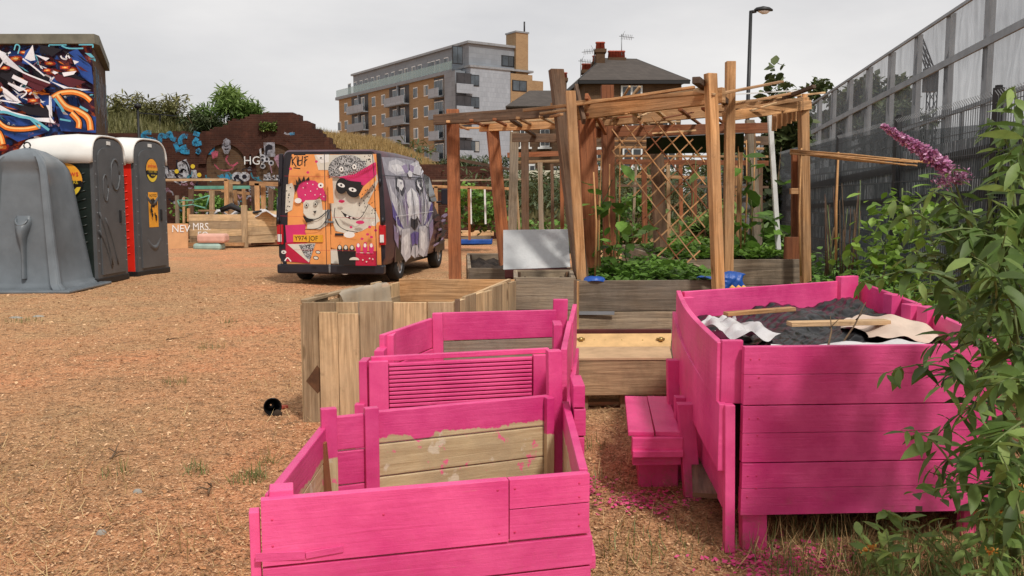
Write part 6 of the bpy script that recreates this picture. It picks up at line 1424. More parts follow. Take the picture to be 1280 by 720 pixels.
gs([zb(630, 510), zb(650, 600)], 1.2, 'g_mauve'); gp([zb(*p) for p in ((670, 430), (720, 390), (800, 390), (805, 520), (760, 560), (725, 540))], 'g_mauve')
p = wp(307, 206); D.text('HG.', p[0], p[1], .42, 'white_paint')
gs([zb(*p) for p in ((790, 150), (830, 165), (890, 150))], 2.4, 'g_grey'); gs([zb(850, 165), zb(905, 160)], 3.2, 'g_blue')
for x, w, mt in ((70, 60, 'g_blue'), (130, 60, 'g_blue'), (190, 60, 'g_teal')): gp([zb(x, 620), zb(x+w*.5, 610), zb(x+w, 650), zb(x+w, 670), zb(x, 670)], mt)
for x in (270, 350): p = wp(*zb(x, 640)); D.ell(p[0], p[1], .2, .17, 'g_white', n=14); D.ell(p[0], p[1], .09, .08, 'm_black', n=10)
for x in (560, 600, 650, 700, 740): gp([zb(x, 680), zb(x+8, 615+rq.uniform(0, 20)), zb(x+40, 620), zb(x+46, 680)], 'g_white'); gs([zb(x+10, 640), zb(x+38, 665)], 1.5, 'm_black')
for _ in range(110):     # lower layer of tags seen through the frames
    x, y = rq.uniform(150, 420), rq.uniform(212, 262); pts = [(x, y)]
    for k in range(4): x += rq.uniform(-4, 7); y += rq.uniform(-5, 5); pts.append((x, y))
    gs(pts, rq.uniform(1, 3.2), rq.choice(['g_white', 'g_grey', 'm_black', 'g_mauve', 'g_teal', 'g_grey']))
D.mb.build('graffiti', T, recalc=False)

# ================================================================== grassy bank behind the wall
def bank_h(x):
    pts = [(-40, 5.3), (-19, 5.1), (-15.2, 4.9), (-13.5, 4.4), (-10.5, 4.2), (-9, 4.1), (-7.2, 4.0), (-5.5, 3.8), (-4.1, 3.1), (-3.3, 2.7), (0, 2.1), (8, 1.4), (30, .8)]
    for (a, b_), (c, d_) in zip(pts, pts[1:]):
        if a <= x <= c: return b_+(d_-b_)*(x-a)/(c-a)
    return .8
rows = []; 
for y in (32.62, 32.7, 34, 36, 38, 41, 46, 54, 60):
    f_ = {32.62: -.05, 32.7: .55, 34: .80, 36: .93, 38: 1, 41: 1.0, 46: .7, 54: .2, 60: -.02}[y]
    rows.append([(-40+i*.8, y, bank_h(-40+i*.8)*f_+.12*math.sin(i*1.3+y)) for i in range(75)])
plain('bank_earth', (.16, .14, .06), .95, 0, .4, .9)
m = MB(); m.grid(rows, 'bank_earth'); tag(m.build('grassy_bank'), kind='structure')
def bankpts(x0, x1, n): 
    x = U_(x0, x1, n); y = U_(33, 40, n); f_ = np.interp(y, [32.7, 34, 36, 38, 41], [.55, .80, .93, 1, 1]); return np.stack([x, y, np.array([bank_h(float(a)) for a in x])*f_], 1)
n = 26000; tag(leaves('golden_grass', 'blade', bankpts(-8.6, -2.2, n), U_(0, 360, n), U_(25, 88, n), 0, U_(.12, .42, n), 'grass_gold', asp=1.4), kind='stuff')
n = 20000; tag(leaves('olive_grass', 'blade', bankpts(-19, -8.0, n), U_(0, 360, n), U_(25, 88, n), 0, U_(.15, .55, n), 'leaf_olive', asp=1.6), kind='stuff')
n = 7000; tag(leaves('rough_grass', 'blade', bankpts(-3, 8, n), U_(0, 360, n), U_(25, 88, n), 0, U_(.15, .5, n), 'leaf_olive', asp=1.8), kind='stuff')
def shrub(px, py, Y, rw, rh, n, size, mat, lab, name='shrub', kind='lance', clumps=16, grp=None, stems=7):
    c = P(px, py, Y); T = thing(name, lab, 'shrub', (c.x, Y, c.z-rh), group=grp)
    m = MB()
    for k in range(stems): a = rnd(0, 6.28); q = c+Vector((math.cos(a)*rw*.6, math.sin(a)*rw*.4, rnd(.1, .8)*rh)); b0 = Vector((c.x, Y, c.z-rh)); m.tube([b0, b0.lerp(q, .5)+Vector((rnd(-.1, .1), 0, 0)), q], [.03, .02, .006], 'stem_brown', 5)
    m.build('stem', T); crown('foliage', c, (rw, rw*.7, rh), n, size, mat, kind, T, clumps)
shrub(283, 142, 36, 1.35, .95, 3400, .34, 'leaf_buddleia', 'dense dark green shrub on the bank above the brick wall')
shrub(212, 145, 37, 1.2, .8, 1500, .3, 'leaf_olive', 'thin olive shrub on the bank right of the black pole')
shrub(160, 150, 37, 1.0, 1.1, 1600, .3, 'leaf_olive', 'yellow green shrub beside the corner of the graffiti building')
shrub(250, 155, 35, .9, .55, 1200, .24, 'leaf_tree', 'low green shrub between the two taller bank shrubs')
shrub(470, 205, 34, 1.4, .4, 1500, .2, 'leaf_tree', 'low leafy growth behind the wall right of the van roof')
shrub(600, 205, 35, 1.6, .45, 1700, .2, 'leaf_tree', 'green weeds on the wall behind the tall left pergola post')
c = P(335, 158, WY-.1); n = 300; leaves('wall_fern', 'dia', NR.uniform(-1, 1, (n, 3))*[.30, .05, .14]+np.array(c), U_(0, 360, n), U_(-60, 60, n), 0, .09, 'leaf_buddleia'); tag(bpy.data.objects['wall_fern'], 'small green fern growing out of the brick wall above the arches', 'fern')
# black pole on the bank
T = thing('bank_lamp', 'slim black post with a small round head above the brick wall', 'post', tuple(Vector((P(172, 200, 30).x, 30, 0))))
m = MB(); p = P(172, 135, 30); m.tube([(p.x, 30, 0), p], [.05, .04], 'black_paint', 8); m.build('pole', T)
m = MB(); m.tube([p+Vector((0, 0, -.02)), p+Vector((0, 0, .04)), p+Vector((0, 0, .12)), p+Vector((0, 0, .16))], [.05, .13, .09, .03], 'black_paint', 10); m.build('head', T)
m = MB(); m.beam(P(172, 141, 36), P(222, 145, 36), .05, .05, 'black_paint'); m.beam(P(200, 143, 36), P(200, 158, 36), .05, .05, 'black_paint'); one(m, 'handrail', 'dark handrail running over the grassy bank from the black post', 'handrail', tuple(P(200, 150, 36)))

# ================================================================== timber frames and crates before the wall
def frame(lab, beams, Y, cat='pergola', name='far_pergola'):
    T = thing(name, lab, cat, (P(beams[0][0], 300, Y).x, Y, 0))
    for (x0, y0, x1, y1, w, mt, dY) in beams:
        a, b_ = P(x0, y0, Y+dY), P(x1, y1, Y+dY); ww = w/F*Y; m = MB(); vert = abs(y1-y0) > abs(x1-x0)*1.5
        if vert: m.post(b_ if b_.z < a.z else a, a if b_.z < a.z else b_, ww, mt, .08)
        else: m.beam(a, b_, .08, ww, mt)
        m.build('post' if vert else 'rail', T)
    return T
z6 = lambda x: 190+x/6.55
y6 = lambda y: 210+y/6.55
def f6(l): return [(z6(a), y6(b_), z6(c), y6(d_), w, mt, dY) for a, b_, c, d_, w, mt, dY in l]
frame('long pale timber frame with a turquoise rail before the graffiti wall', f6([(60, 100, 620, 96, 2.6, 'pale_timber', 0), (60, 92, 600, 86, 1.2, 'grey_timber', .1), (350, 160, 800, 158, 4.2, 'teal_rail', 1.6), (340, 182, 640, 182, 1.6, 'fresh_timber', 1.2),
    (610, 95, 612, 400, 5, 'fresh_timber', 0), (645, 95, 648, 400, 4, 'pale_timber', .3), (680, 180, 690, 360, 4, 'fresh_timber', .5), (750, 170, 760, 380, 4, 'fresh_timber', .6), (490, 185, 492, 400, 6, 'pallet_wood', 1), (320, 170, 322, 400, 6, 'dark_timber', 1),
    (380, 348, 700, 348, 2, 'fresh_timber', 0), (205, 225, 210, 460, 4, 'grey_timber', 0), (260, 240, 262, 450, 2, 'pale_timber', 0), (570, 186, 800, 210, 3.4, 'fresh_timber', .8), (640, 120, 720, 122, 3, 'pale_timber', 0), (300, 330, 300, 440, 3, 'fresh_timber', -.3)]), 27.5)
frame('orange timber frame partly hidden by the left edge of the van', f6([(800, 125, 1080, 135, 5, 'fresh_timber', 0), (860, 125, 866, 500, 5.5, 'fresh_timber', 0), (910, 125, 915, 460, 5, 'fresh_timber', .2), (825, 150, 830, 400, 3.5, 'dark_timber', .4), (975, 170, 970, 460, 6, 'dark_timber', .9), (800, 115, 860, 118, 3, 'dark_timber', .4)]), 27)
# crate planter
T = thing('timber_crate', 'plank crate planter with white lettering standing among the timber frames', 'planter', tuple(Vector((P(280, 300, 26).x, 26, 0))))
g0, g1 = P(z6(305), y6(440), 26), P(z6(750), y6(420), 26); 
m = MB(); wall(m, (g0.x, 26), (g1.x, 26.1), .12, 1.0, [.22, .22, .22, .20], .05, 'pallet_wood', .01); m.build('front_panel', T)
m = MB(); wall(m, (g1.x, 26.1), (g1.x+2.2, 28.2), .12, 1.1, [.24, .24, .24, .24], .05, 'pallet_wood', .01); m.build('side_panel', T)
for q in (0, .5, 1):
    m = MB(); x = g1.x+2.2*q; m.post((x, 26.08+2.1*q, 0), (x, 26.08+2.1*q, 1.25), .16, 'pallet_wood', .1); m.build('post', T)
m = MB(); m.beam((g0.x, 25.9, .10), (g1.x, 26, .10), .12, .10, 'fresh_timber'); m.build('skid', T)
D = Dec((0, 25.955, 0), (1, .03, 0), (0, 0, 1), (0, -1, 0), step=.004); q = P(z6(360), y6(505), 25.95); D.text('MRS.', q.x, q.z, .30, 'white_paint', sx=.85); q = P(z6(400), y6(575), 25.95); D.text('FO', q.x, q.z, .30, 'white_paint', sx=.85); D.mb.build('lettering', T, recalc=False)
T = thing('plywood_board', 'orange plywood board lettered in white leaning beside the crate', 'board', tuple(Vector((P(215, 306, 25.5).x, 25.5, 0))))
m = MB(); a, b_ = P(z6(88), 307, 25.5), P(z6(292), 307, 25.5); m.hexa([(a.x, 25.5, 0), (b_.x, 25.5, 0), (b_.x, 25.54, 0), (a.x, 25.54, 0), (a.x, 25.6, .72), (b_.x, 25.6, .72), (b_.x, 25.64, .72), (a.x, 25.64, .72)], 'sand_board', shift=False); m.build('panel', T)
D = Dec((0, 25.485, 0), (1, 0, 0), (0, .139, 1), (0, -1, 0), step=.006); q = P(z6(155), y6(525), 25.5); D.text('NEV', q.x, q.z, .30, 'white_paint', sx=.95); D.mb.build('lettering', T, recalc=False)
for z, lab, mt, dx in ((.08, 'pale green foam block lying on the ground, lower of the two', 'teal_slab', -.12), (.32, 'pinkish foam block stacked on the green one', 'pink_slab', .0)):
    m = MB(); c = G(267, 311); m.box((c.x+dx, c.y, z+gh(c.x, c.y)), (.80, .5, .2 if z < .2 else .26), mt); one(m, 'foam_block', lab, 'foam block', (c.x+dx, c.y, 0), bevel=.07)
T = thing('white_bundle', 'black and white folded sheeting heaped on the crate', 'sheeting', tuple(P(293, 270, 26.5)))
m = MB(); c = P(z6(540), y6(380), 26.3)
m.grid([[(c.x+(i-1)*.12, c.y+.25*j, c.z+.10*math.sin(i*1.1+j)+.05*(j % 2)) for i in range(17)] for j in range(5)], 'white_fabric'); m.build('sheet', T, solid=.03)
m = MB(); m.tube([c+Vector((.1, -.05, .12)), c+Vector((.4, 0, .25)), c+Vector((.9, 0, .02)), c+Vector((1.3, 0, .1))], [.08, .1, .07, .03], 'v_black', 7); m.build('black_fold', T)
T = thing('low_crate', 'low dark crate with a white rim next to the van', 'crate', tuple(Vector((P(340, 300, 27).x, 27, 0)))); a, b_ = P(325, 284, 27), P(352, 284, 27)
m = MB(); m.box(((a.x+b_.x)/2+.3, 27.3, .42), (1.6, .6, .45), 'dark_timber'); m.box(((a.x+b_.x)/2+.3, 27.2, .12), (1.7, .9, .14), 'red_timber'); m.build('crate_body', T)
m = MB(); m.box(((a.x+b_.x)/2+.3, 27.3, .69), (1.7, .7, .09), 'white_paint'); m.build('rim', T)
shrub(255, 268, 29.5, 1.3, .7, 1500, .14, 'leaf_mid', 'green plants growing inside the far timber frames', kind='oval'); shrub(345, 268, 29.5, .7, .8, 900, .14, 'leaf_mid', 'green plants behind the orange frame next to the van', kind='oval')
# turquoise netting on the frames
m = MB(); a = [P(z6(210), y6(265), 26.8), P(z6(340), y6(265), 26.8), P(z6(470), y6(225), 26.8), P(z6(440), y6(330), 26.8), P(z6(330), y6(300), 26.8), P(z6(225), y6(315), 26.8)]
for p, q in zip(a, a[1:]+a[:1]): m.tube([p, q], .02, 'teal_rail', 5)
m.tube([a[1], a[4]], .012, 'teal_rail', 5); one(m, 'turquoise_rope', 'turquoise rope looped along the far timber frames', 'rope', tuple(a[0]))
# ---- smaller things seen between the pergola posts
frame('far low pergola frame seen left of the tall pergola post', [(540, 233, 640, 236, 3.4, 'fresh_timber', 0), (540, 226, 660, 224, 2, 'grey_timber', .4), (586, 235, 587, 300, 3, 'red_timber', 0), (606, 236, 607, 280, 2.2, 'white_paint', .4), (588, 236, 589, 280, 2.2, 'white_paint', .8), (545, 233, 546, 300, 4, 'fresh_timber', 0), (575, 200, 645, 213, 4, 'dark_timber', 3)], 22)
frame('second pergola frame with pale roof boards behind the whitish board', [(634, 194, 760, 190, 6, 'red_timber', 0), (645, 203, 760, 199, 3.5, 'pale_timber', .2), (675, 203, 677, 300, 6, 'grey_timber', 0), (690, 205, 691, 300, 4, 'dark_timber', .8), (702, 206, 703, 300, 5, 'red_timber', 1), (643, 196, 650, 300, 3, 'pale_timber', 0), (716, 206, 717, 300, 5, 'red_timber', 0), (730, 206, 745, 300, 3, 'fresh_timber', .5), (745, 206, 746, 300, 5, 'red_timber', .4)], 15.5)
frame('third pergola frame behind the diamond trellis', [(770, 202, 960, 204, 6, 'red_timber', 0), (780, 220, 880, 222, 4, 'fresh_timber', 1), (805, 205, 806, 310, 6, 'red_timber', 0), (835, 205, 836, 310, 4, 'pale_timber', .4), (868, 205, 867, 310, 6, 'red_timber', 0), (887, 205, 885, 310, 4, 'dark_timber', .6), (950, 205, 950, 310, 5, 'dark_timber', 0), (770, 232, 960, 234, 3, 'dark_timber', .5), (795, 205, 790, 310, 3, 'grey_timber', .9), (822, 170, 822, 310, 7, 'dark_timber', 2), (850, 170, 852, 310, 5, 'red_timber', 3), (920, 205, 921, 310, 3, 'fresh_timber', 1)], 14.5)
m = MB(); c = G(600, 297); m.box((c.x-.2, c.y, .22), (2.2, .8, .42), 'grey_timber'); one(m, 'low_planter', 'small far plank planter beyond the ground patch between posts', 'planter', (c.x, c.y, 0), bevel=.01)
leafbed_c = G(603, 297); n = 500; o = leaves('salad_leaves', 'oval', np.stack([U_(leafbed_c.x-.9, leafbed_c.x+.6, n), U_(leafbed_c.y-.3, leafbed_c.y+.3, n), U_(.42, .65, n)], 1), U_(0, 360, n), U_(0, 60, n), 0, .14, 'leaf_bright'); tag(o, 'bright green salad leaves in the small far planter', 'plants')
T = thing('pallet_stack', 'low stack of pale boards with a blue sheet between the posts', 'board stack', tuple(G(592, 305))); c = G(592, 305)
m = MB(); m.box((c.x, c.y, .35), (1.2, .8, .14), 'pale_timber', 8); m.box((c.x+.05, c.y, .22), (1.0, .8, .1), 'grey_timber', 3); m.build('boards', T)
m = MB(); m.box((c.x+.05, c.y, .09), (1.1, .9, .16), 'blue_tarp', 0); m.build('blue_sheet', T, bevel=.03)
shrub(590, 262, 24, 1.0, .6, 900, .13, 'leaf_mid', 'green growth behind the far low pergola frame', kind='oval'); shrub(700, 292, 18, 1.1, .5, 900, .13, 'leaf_mid', 'green plants behind the second pergola frame', kind='oval')
shrub(775, 280, 15.5, .9, .5, 800, .14, 'leaf_mid', 'leafy plants behind the bean canes', kind='oval'); shrub(905, 295, 14, .9, .5, 900, .15, 'leaf_buddleia', 'dark leafy plants beyond the lettuce bed', kind='oval')
shrub(800, 238, 30, 6.5, 1.2, 5200, .3, 'leaf_tree', 'long dark hedge far behind the pergolas', name='hedge', clumps=60)
shrub(640, 242, 34, 4.0, .9, 2600, .3, 'leaf_tree', 'dark hedge beyond the ground patch left of the pergola posts', name='hedge', clumps=30)
shrub(975, 215, 17, .55, 1.6, 1500, .2, 'leaf_tree', 'tall dark bush between the white pole and the barrier', kind='oval')

# ================================================================== apartment block
C0 = Vector((-7.4, 113, 0)); uL = Vector((-.559, .829, 0)); vR = Vector((.829, .559, 0))
T = thing('apartment_block', 'far brown brick and grey clad apartment block with balconies', 'building', tuple(C0))
def hitL(px, off=0):   # distance along the long facade (plane shifted back by off)
    k = (px-640)/F/math.cos(TH)*1.0; k = ray(px, 250)[0]/ray(px, 250)[1]; o = C0+vR*off
    return (k*o.y-o.x)/(uL.x-k*uL.y)
def hitR(px, off=0):
    k = ray(px, 250)[0]/ray(px, 250)[1]; o = C0+uL*off; return (k*o.y-o.x)/(vR.x-k*vR.y)
def zof(py, pt): return P(640, py, pt.y).z
def prism_bld(s0, s1, d0, d1, z0, z1, mat, name, T=T):
    m = MB(); q = [C0+uL*s+vR*d for s, d in ((s0, d0), (s1, d0), (s1, d1), (s0, d1))]
    m.hexa([p+Vector((0, 0, z0)) for p in q]+[p+Vector((0, 0, z1)) for p in q], mat, shift=False, tone=.5); return m.build(name, T)
LEN = hitL(434); ZB = 17.3; ST = 2.72
prism_bld(.0, hitL(426), 0, 14, 0, ZB, 'yellow_brick', 'brick_block')
prism_bld(hitL(426), hitL(410), 0, 12, 0, ZB-2*ST-.2, 'yellow_brick', 'end_block')
DP = hitR(650, -1.5); prism_bld(-1.5, LEN, 1.4, DP, ZB, 20.9, 'grey_cladding', 'penthouse'); prism_bld(-1.8, LEN+.3, 1.1, DP+.3, 20.9, 21.2, 'galv', 'roof_edge')
prism_bld(-.2, hitL(424), -.35, 1.6, ZB, ZB+.45, 'grey_cladding', 'balcony_band')
prism_bld(-1.2, 1.6, -.4, 1.0, 0, ZB+.2, 'grey_cladding', 'corner_tower')
b = NB('glass_rail'); b.col((.30, .42, .42)); b.fin(.15); tr = b.nd('ShaderNodeBsdfTransparent'); mx2 = b.nd('ShaderNodeMixShader'); mx2.inputs[0].default_value = .5; b.lk(b.b.outputs[0], mx2.inputs[1]); b.lk(tr.outputs[0], mx2.inputs[2]); b.lk(mx2.outputs[0], b.out.inputs[0])
prism_bld(-.1, hitL(425), -.3, -.22, ZB+.45, ZB+1.5, 'glass_rail', 'glass_balustrade')
def win(s, d, z, w, h, T=T, axis='L', mat='glass_office', frame_='white_paint', nm='window'):
    n = -vR if axis == 'L' else -uL; t = uL if axis == 'L' else vR; o = C0+(uL*s+vR*d); m = MB()
    def slabp(w_, h_, off, mt, dz=0, ds=0):
        c = o+n*off+Vector((0, 0, z+dz))+t*ds; q = [c-t*w_/2, c+t*w_/2, c+t*w_/2+n*.05, c-t*w_/2+n*.05]; m.hexa([p for p in q]+[p+Vector((0, 0, h_)) for p in q], mt, shift=False)
    slabp(w, h, .0, frame_); f = m.build(nm, T)
    m = MB(); 
    mm_ = random.choice(['glass_office', 'glass_dark', 'curtain', 'glass_office']) if mat == 'glass_office' else mat
    slabp(w*.42, h-.22, .03, mat, .11, -w*.23); slabp(w*.42, h-.22, .03, mm_, .11, w*.23); m.build('pane', f); return f
X3 = lambda x: 400+x/3.79
plain('curtain', (.30, .30, .28), .4)
# window columns on the long facade
for xz, tops in ((132, (4, 3)), (100, (3,)), (262, (4, 3, 2)), (307, (4, 3, 2)), (458, (4, 3, 2, 1, 0)), (508, (4, 3, 2, 1, 0)), (180, ()),):
    s = hitL(X3(xz))
    for k in tops: win(s, 0, ZB-ST*(5-k)+.55, 1.25, 1.45, nm='window')
for xz in (150, 178, 205, 230, 258, 285, 325, 355, 390, 415, 450, 480, 525, 540, 565, 603): win(hitL(X3(xz), 1.4), 1.4, ZB+.5, 1.1, 2.1)
# balcony bays: shade of the recess painted as flat dark slabs
plain('recess_shade', (.035, .035, .04), .6, 0, .3, 1)
for x0, x1 in ((158, 236), (335, 428), (545, 592)):
    s0, s1 = hitL(X3(x0)), hitL(X3(x1))
    for k in range(6):
        z = ZB-ST*(k+1); o = C0+uL*s1; 
        m = MB(); q = [C0+uL*a+vR*d for a, d in ((s1, -.02), (s0, -.02), (s0, .0), (s1, .0))]; m.hexa([p+Vector((0, 0, z+.15)) for p in q]+[p+Vector((0, 0, z+ST-.1)) for p in q], 'recess_shade', shift=False); m.build('bay', T)
        bl = prism_bld(s1, s0, -.9, -.82, z+.1, z+1.15, 'grey_cladding' if k % 2 else 'pale_cladding', 'balcony_front'); prism_bld(s1, s0, -.9, 0, z-.05, z+.1, 'grey_cladding', 'balcony_floor')
        mid = (s0+s1)/2
        if x0 < 500: prism_bld(mid-.12, mid+.12, -.35, -.02, z, z+ST, 'grey_cladding', 'divider')
        win((s0*.7+s1*.3), -.03, z+.2, 1.3, 2.1); win((s0*.3+s1*.7), -.03, z+.2, 1.3, 2.1)
# projecting wing on the right
def R3(x): return hitR(X3(x))
wf = -2.2      # wing stands forward of the corner
prism_bld(wf, 4, 1.2, hitR(X3(902), wf), 0, 17.9, 'pale_cladding', 'wing'); prism_bld(wf-.1, 4, hitR(X3(902), wf), hitR(X3(1003), wf), 0, 17.6, 'yellow_brick', 'wing_brick')
prism_bld(wf-.15, 4, 1.0, hitR(X3(1003), wf)+.15, 17.9, 18.15, 'galv', 'roof_edge')
prism_bld(-1.9, .4, hitR(X3(928), -1.9), hitR(X3(985), -1.9), 17.6, 22.9, 'yellow_brick', 'lift_tower'); prism_bld(-2.0, .5, hitR(X3(928), -1.9)-.1, hitR(X3(985), -1.9)+.1, 22.9, 23.1, 'galv', 'roof_edge')
for k in range(6):
    z = 17.4-ST*(k+1); s = hitR(X3(684), wf)
    win(wf, s, z+.1, 2.2, 2.3, axis='R', mat='recess_shade', frame_='recess_shade', nm='bay')
    m = MB(); q0 = C0+uL*(wf-.25)+vR*(s-1.2); q1 = C0+uL*(wf-.25)+vR*(s+1.2); m.hexa([q0+Vector((0, 0, z-.1)), q1+Vector((0, 0, z-.1)), q1-uL*.1+Vector((0, 0, z-.1)), q0-uL*.1+Vector((0, 0, z-.1)), q0+Vector((0, 0, z+1.05)), q1+Vector((0, 0, z+1.05)), q1-uL*.1+Vector((0, 0, z+1.05)), q0-uL*.1+Vector((0, 0, z+1.05))], 'pale_cladding', shift=False); m.build('balcony_front', T)
    if k in (0, 1, 3): win(wf, hitR(X3(735), wf), z+.9, 1.3, 1.4, axis='R', frame_='black_paint')
    if k in (0, 1, 2): win(wf-.1, hitR(X3(942), wf), z+.7, 2.3, 1.4, axis='R', frame_='black_paint')
win(-1.5, hitR(X3(890), -1.5), 18.5, 2.0, 1.4, axis='R', frame_='black_paint'); win(-1.5, hitR(X3(655), -1.5), 18.2, 1.5, 2.2, axis='R', frame_='black_paint')
m = MB(); a = P(X3(968), 30+100/3.79, 118); m.tube([Vector((a.x, 118, 23.2)), Vector((a.x, 118, 24.6))], .12, 'black_paint', 6); m.build('flue', T)
# a street lamp like masses of distant green at the foot
shrub(440, 200, 90, 9, 3, 1200, .9, 'leaf_tree', 'distant dark trees at the foot of the apartment block', clumps=12)

# ================================================================== brick house with hipped roof
HY = 50.0
T = thing('brick_house', 'old brown brick house with a hipped slate roof and red chimney pots', 'house', (6, 54, 0))
e0, e1, e2 = P(726, 101, HY), P(860, 100, HY), P(705, 109, HY+5); zE = e0.z
w0, w1 = (e0.x+.25, HY+.3), (e1.x-.3, HY+.3); w3 = (e2.x+.3, HY+6.5); w2 = (e1.x-1.1, HY+6.8)
m = MB(); m.hexa([(*w0, 0), (*w1, 0), (*w2, 0), (*w3, 0), (*w0, zE+.05), (*w1, zE+.05), (*w2, zE+.05), (*w3, zE+.05)], 'london_brick', shift=False); m.build('wall', T)
r0, r1 = P(752, 74, HY+3.4), P(796, 75, HY+3.4); E2 = Vector((w3[0]-.35, w3[1]+.3, zE)); E3 = Vector((w2[0]+.4, w2[1]+.3, zE)); A_, B_ = Vector((e0.x-.1, HY, zE)), Vector((e1.x+.1, HY, zE))
m = MB(); m.poly([A_, B_, r1, r0], 'slate_roof'); m.poly([B_, E3, r1], 'slate_roof'); m.poly([E3, E2, r0, r1], 'slate_roof'); m.poly([E2, A_, r0], 'slate_roof'); m.build('roof', T, solid=.12)
m = MB(); m.beam(A_+Vector((0, -.05, -.08)), B_+Vector((0, -.05, -.08)), .14, .18, 'black_paint'); m.beam(E2+Vector((0, 0, -.08)), A_+Vector((0, 0, -.08)), .14, .18, 'black_paint'); m.build('gutter', T)
m = MB(); m.tube([A_, r0], .07, 'dark_metal', 6); m.tube([r0, r1], .08, 'dark_metal', 6); m.tube([r1, B_], .07, 'dark_metal', 6); m.build('ridge_tiles', T)
def chimney(px0, px1, ytop, Y, npots, pz=9, T=T, zb=None, row=None):
    a, b_ = P(px0, ytop, Y), P(px1, ytop, Y); w = b_.x-a.x; c = (a.x+b_.x)/2
    m = MB(); m.box((c, Y, (a.z+(zb or zE))/2), (w, .8, a.z-(zb or zE)), 'london_brick'); m.box((c, Y, a.z-.12), (w+.16, .95, .2), 'london_brick'); o = m.build('chimney', T)
    for k in range(npots):
        x = a.x+w*(k+.5)/npots; m = MB(); h = pz/F*Y; m.tube([(x, Y, a.z-.02), (x, Y, a.z+h*.8), (x, Y, a.z+h*.82), (x, Y, a.z+h)], [.16, .13, .17, .16], 'terracotta', 10); m.build('chimney_pot', o)
chimney(745, 755.5, 62, HY+3, 2, 9); chimney(761, 780, 73, HY+3.6, 5, 9); chimney(741, 746, 78, HY+4, 1, 8); chimney(728, 740, 88, HY+5.5, 3, 8); chimney(701, 708, 98, HY+8, 2, 7, zb=6.5)
def hwin(px, py, wpx, hpx, T, Y, nm='window'):
    a, b_ = P(px, py+hpx, Y), P(px+wpx, py, Y); m = MB(); m.box(((a.x+b_.x)/2, Y+.0, (a.z+b_.z)/2), (b_.x-a.x, .12, b_.z-a.z), 'white_paint'); f = m.build(nm, T)
    for s in (.27, .73):
        m = MB(); m.box((a.x+(b_.x-a.x)*s, Y-.075, (a.z+b_.z)/2), ((b_.x-a.x)*.36, .04, (b_.z-a.z)*.8), 'glass_dark'); m.build('pane', f)
    m = MB(); m.box(((a.x+b_.x)/2, Y-.1, a.z-.06), (b_.x-a.x+.3, .2, .12), 'white_paint'); m.build('sill', f)
hwin(776, 107, 27, 18, T, HY+.25); hwin(778, 184, 25, 26, T, HY+.25); hwin(778, 146, 25, 22, T, HY+.25); hwin(736, 184, 20, 26, T, HY+.25); hwin(825, 150, 20, 24, T, HY+.25); hwin(825, 188, 20, 24, T, HY+.25)
T = thing('tv_aerial', 'thin TV aerial on the tall mast right of the chimney pots', 'aerial', tuple(P(777, 75, HY+3.5)))
def aerial(T, px, ptop, pbot, Y, dirn=1):
    m = MB(); a, b_ = P(px, pbot, Y), P(px, ptop, Y); m.tube([a, b_], .03, 'galv', 5); m.build('mast', T)
    m = MB(); c = b_+Vector((0, 0, -.15)); m.tube([c+Vector((-.15*dirn, 0, .05)), c+Vector((.75*dirn, 0, -.05))], .018, 'galv', 5)
    for k in range(7): q = c+Vector((.1*k*dirn, 0, .03-.01*k)); m.tube([q+Vector((0, -.2, .12)), q+Vector((0, .2, -.12))], .012, 'galv', 4)
    m.tube([c+Vector((0, 0, 0)), b_+Vector((.2*dirn, 0, .2))], .014, 'galv', 5); m.build('antenna', T)
aerial(T, 777, 43, 75, HY+3.5)
T = thing('tv_aerial', 'thin TV aerial left of the tall chimney stack', 'aerial', tuple(P(744, 80, HY+3.5))); aerial(T, 743, 61, 82, HY+3.5, -1)
T = thing('tv_aerial', 'lowest TV aerial standing at the left slope of the house roof', 'aerial', tuple(P(726, 95, HY+5))); aerial(T, 726, 74, 96, HY+5)
T = thing('terraced_house', 'lower brick house with a grey roof beside the apartment block', 'house', (2.5, 62, 0))
m = MB(); a, b_ = P(640, 134, 60), P(716, 134, 60); m.hexa([(a.x, 60, 0), (b_.x, 60, 0), (b_.x, 68, 0), (a.x, 68, 0), (a.x, 60, a.z), (b_.x, 60, a.z), (b_.x, 68, a.z), (a.x, 68, a.z)], 'london_brick', shift=False); m.build('wall', T)
r0, r1 = P(662, 114, 63), P(712, 114, 63); A_, B_ = a+Vector((-.4, -.3, 0)), b_+Vector((.3, -.3, 0)); m = MB(); m.poly([A_, B_, r1, r0], 'slate_roof'); m.poly([A_, r0, Vector((a.x-.4, 68, a.z))], 'slate_roof'); m.poly([r0, r1, Vector((b_.x+.3, 68, a.z)), Vector((a.x-.4, 68, a.z))], 'slate_roof'); m.build('roof', T, solid=.1)
hwin(650, 160, 12, 24, T, 59.9); hwin(675, 160, 12, 24, T, 59.9); hwin(655, 205, 14, 24, T, 59.9); hwin(690, 208, 14, 24, T, 59.9)
m = MB(); m.box((P(640, 200, 59).x, 59.5, 3.5), (.12, .12, 7), 'white_paint'); m.build('downpipe', T)
# pale shop fronts / white walls lower down
m = MB(); a, b_ = P(640, 250, 48), P(700, 222, 48); m.box(((a.x+b_.x)/2, 48.4, 1.5), (b_.x-a.x, .3, 3.0), 'cream_paint'); T = thing('garden_wall', 'pale rendered wall seen low between the pergola posts', 'wall', ((a.x+b_.x)/2, 48.4, 0)); m.build('wall_face', T)
for k in range(2): hwin(645+k*26, 232, 16, 12, T, 48.2)
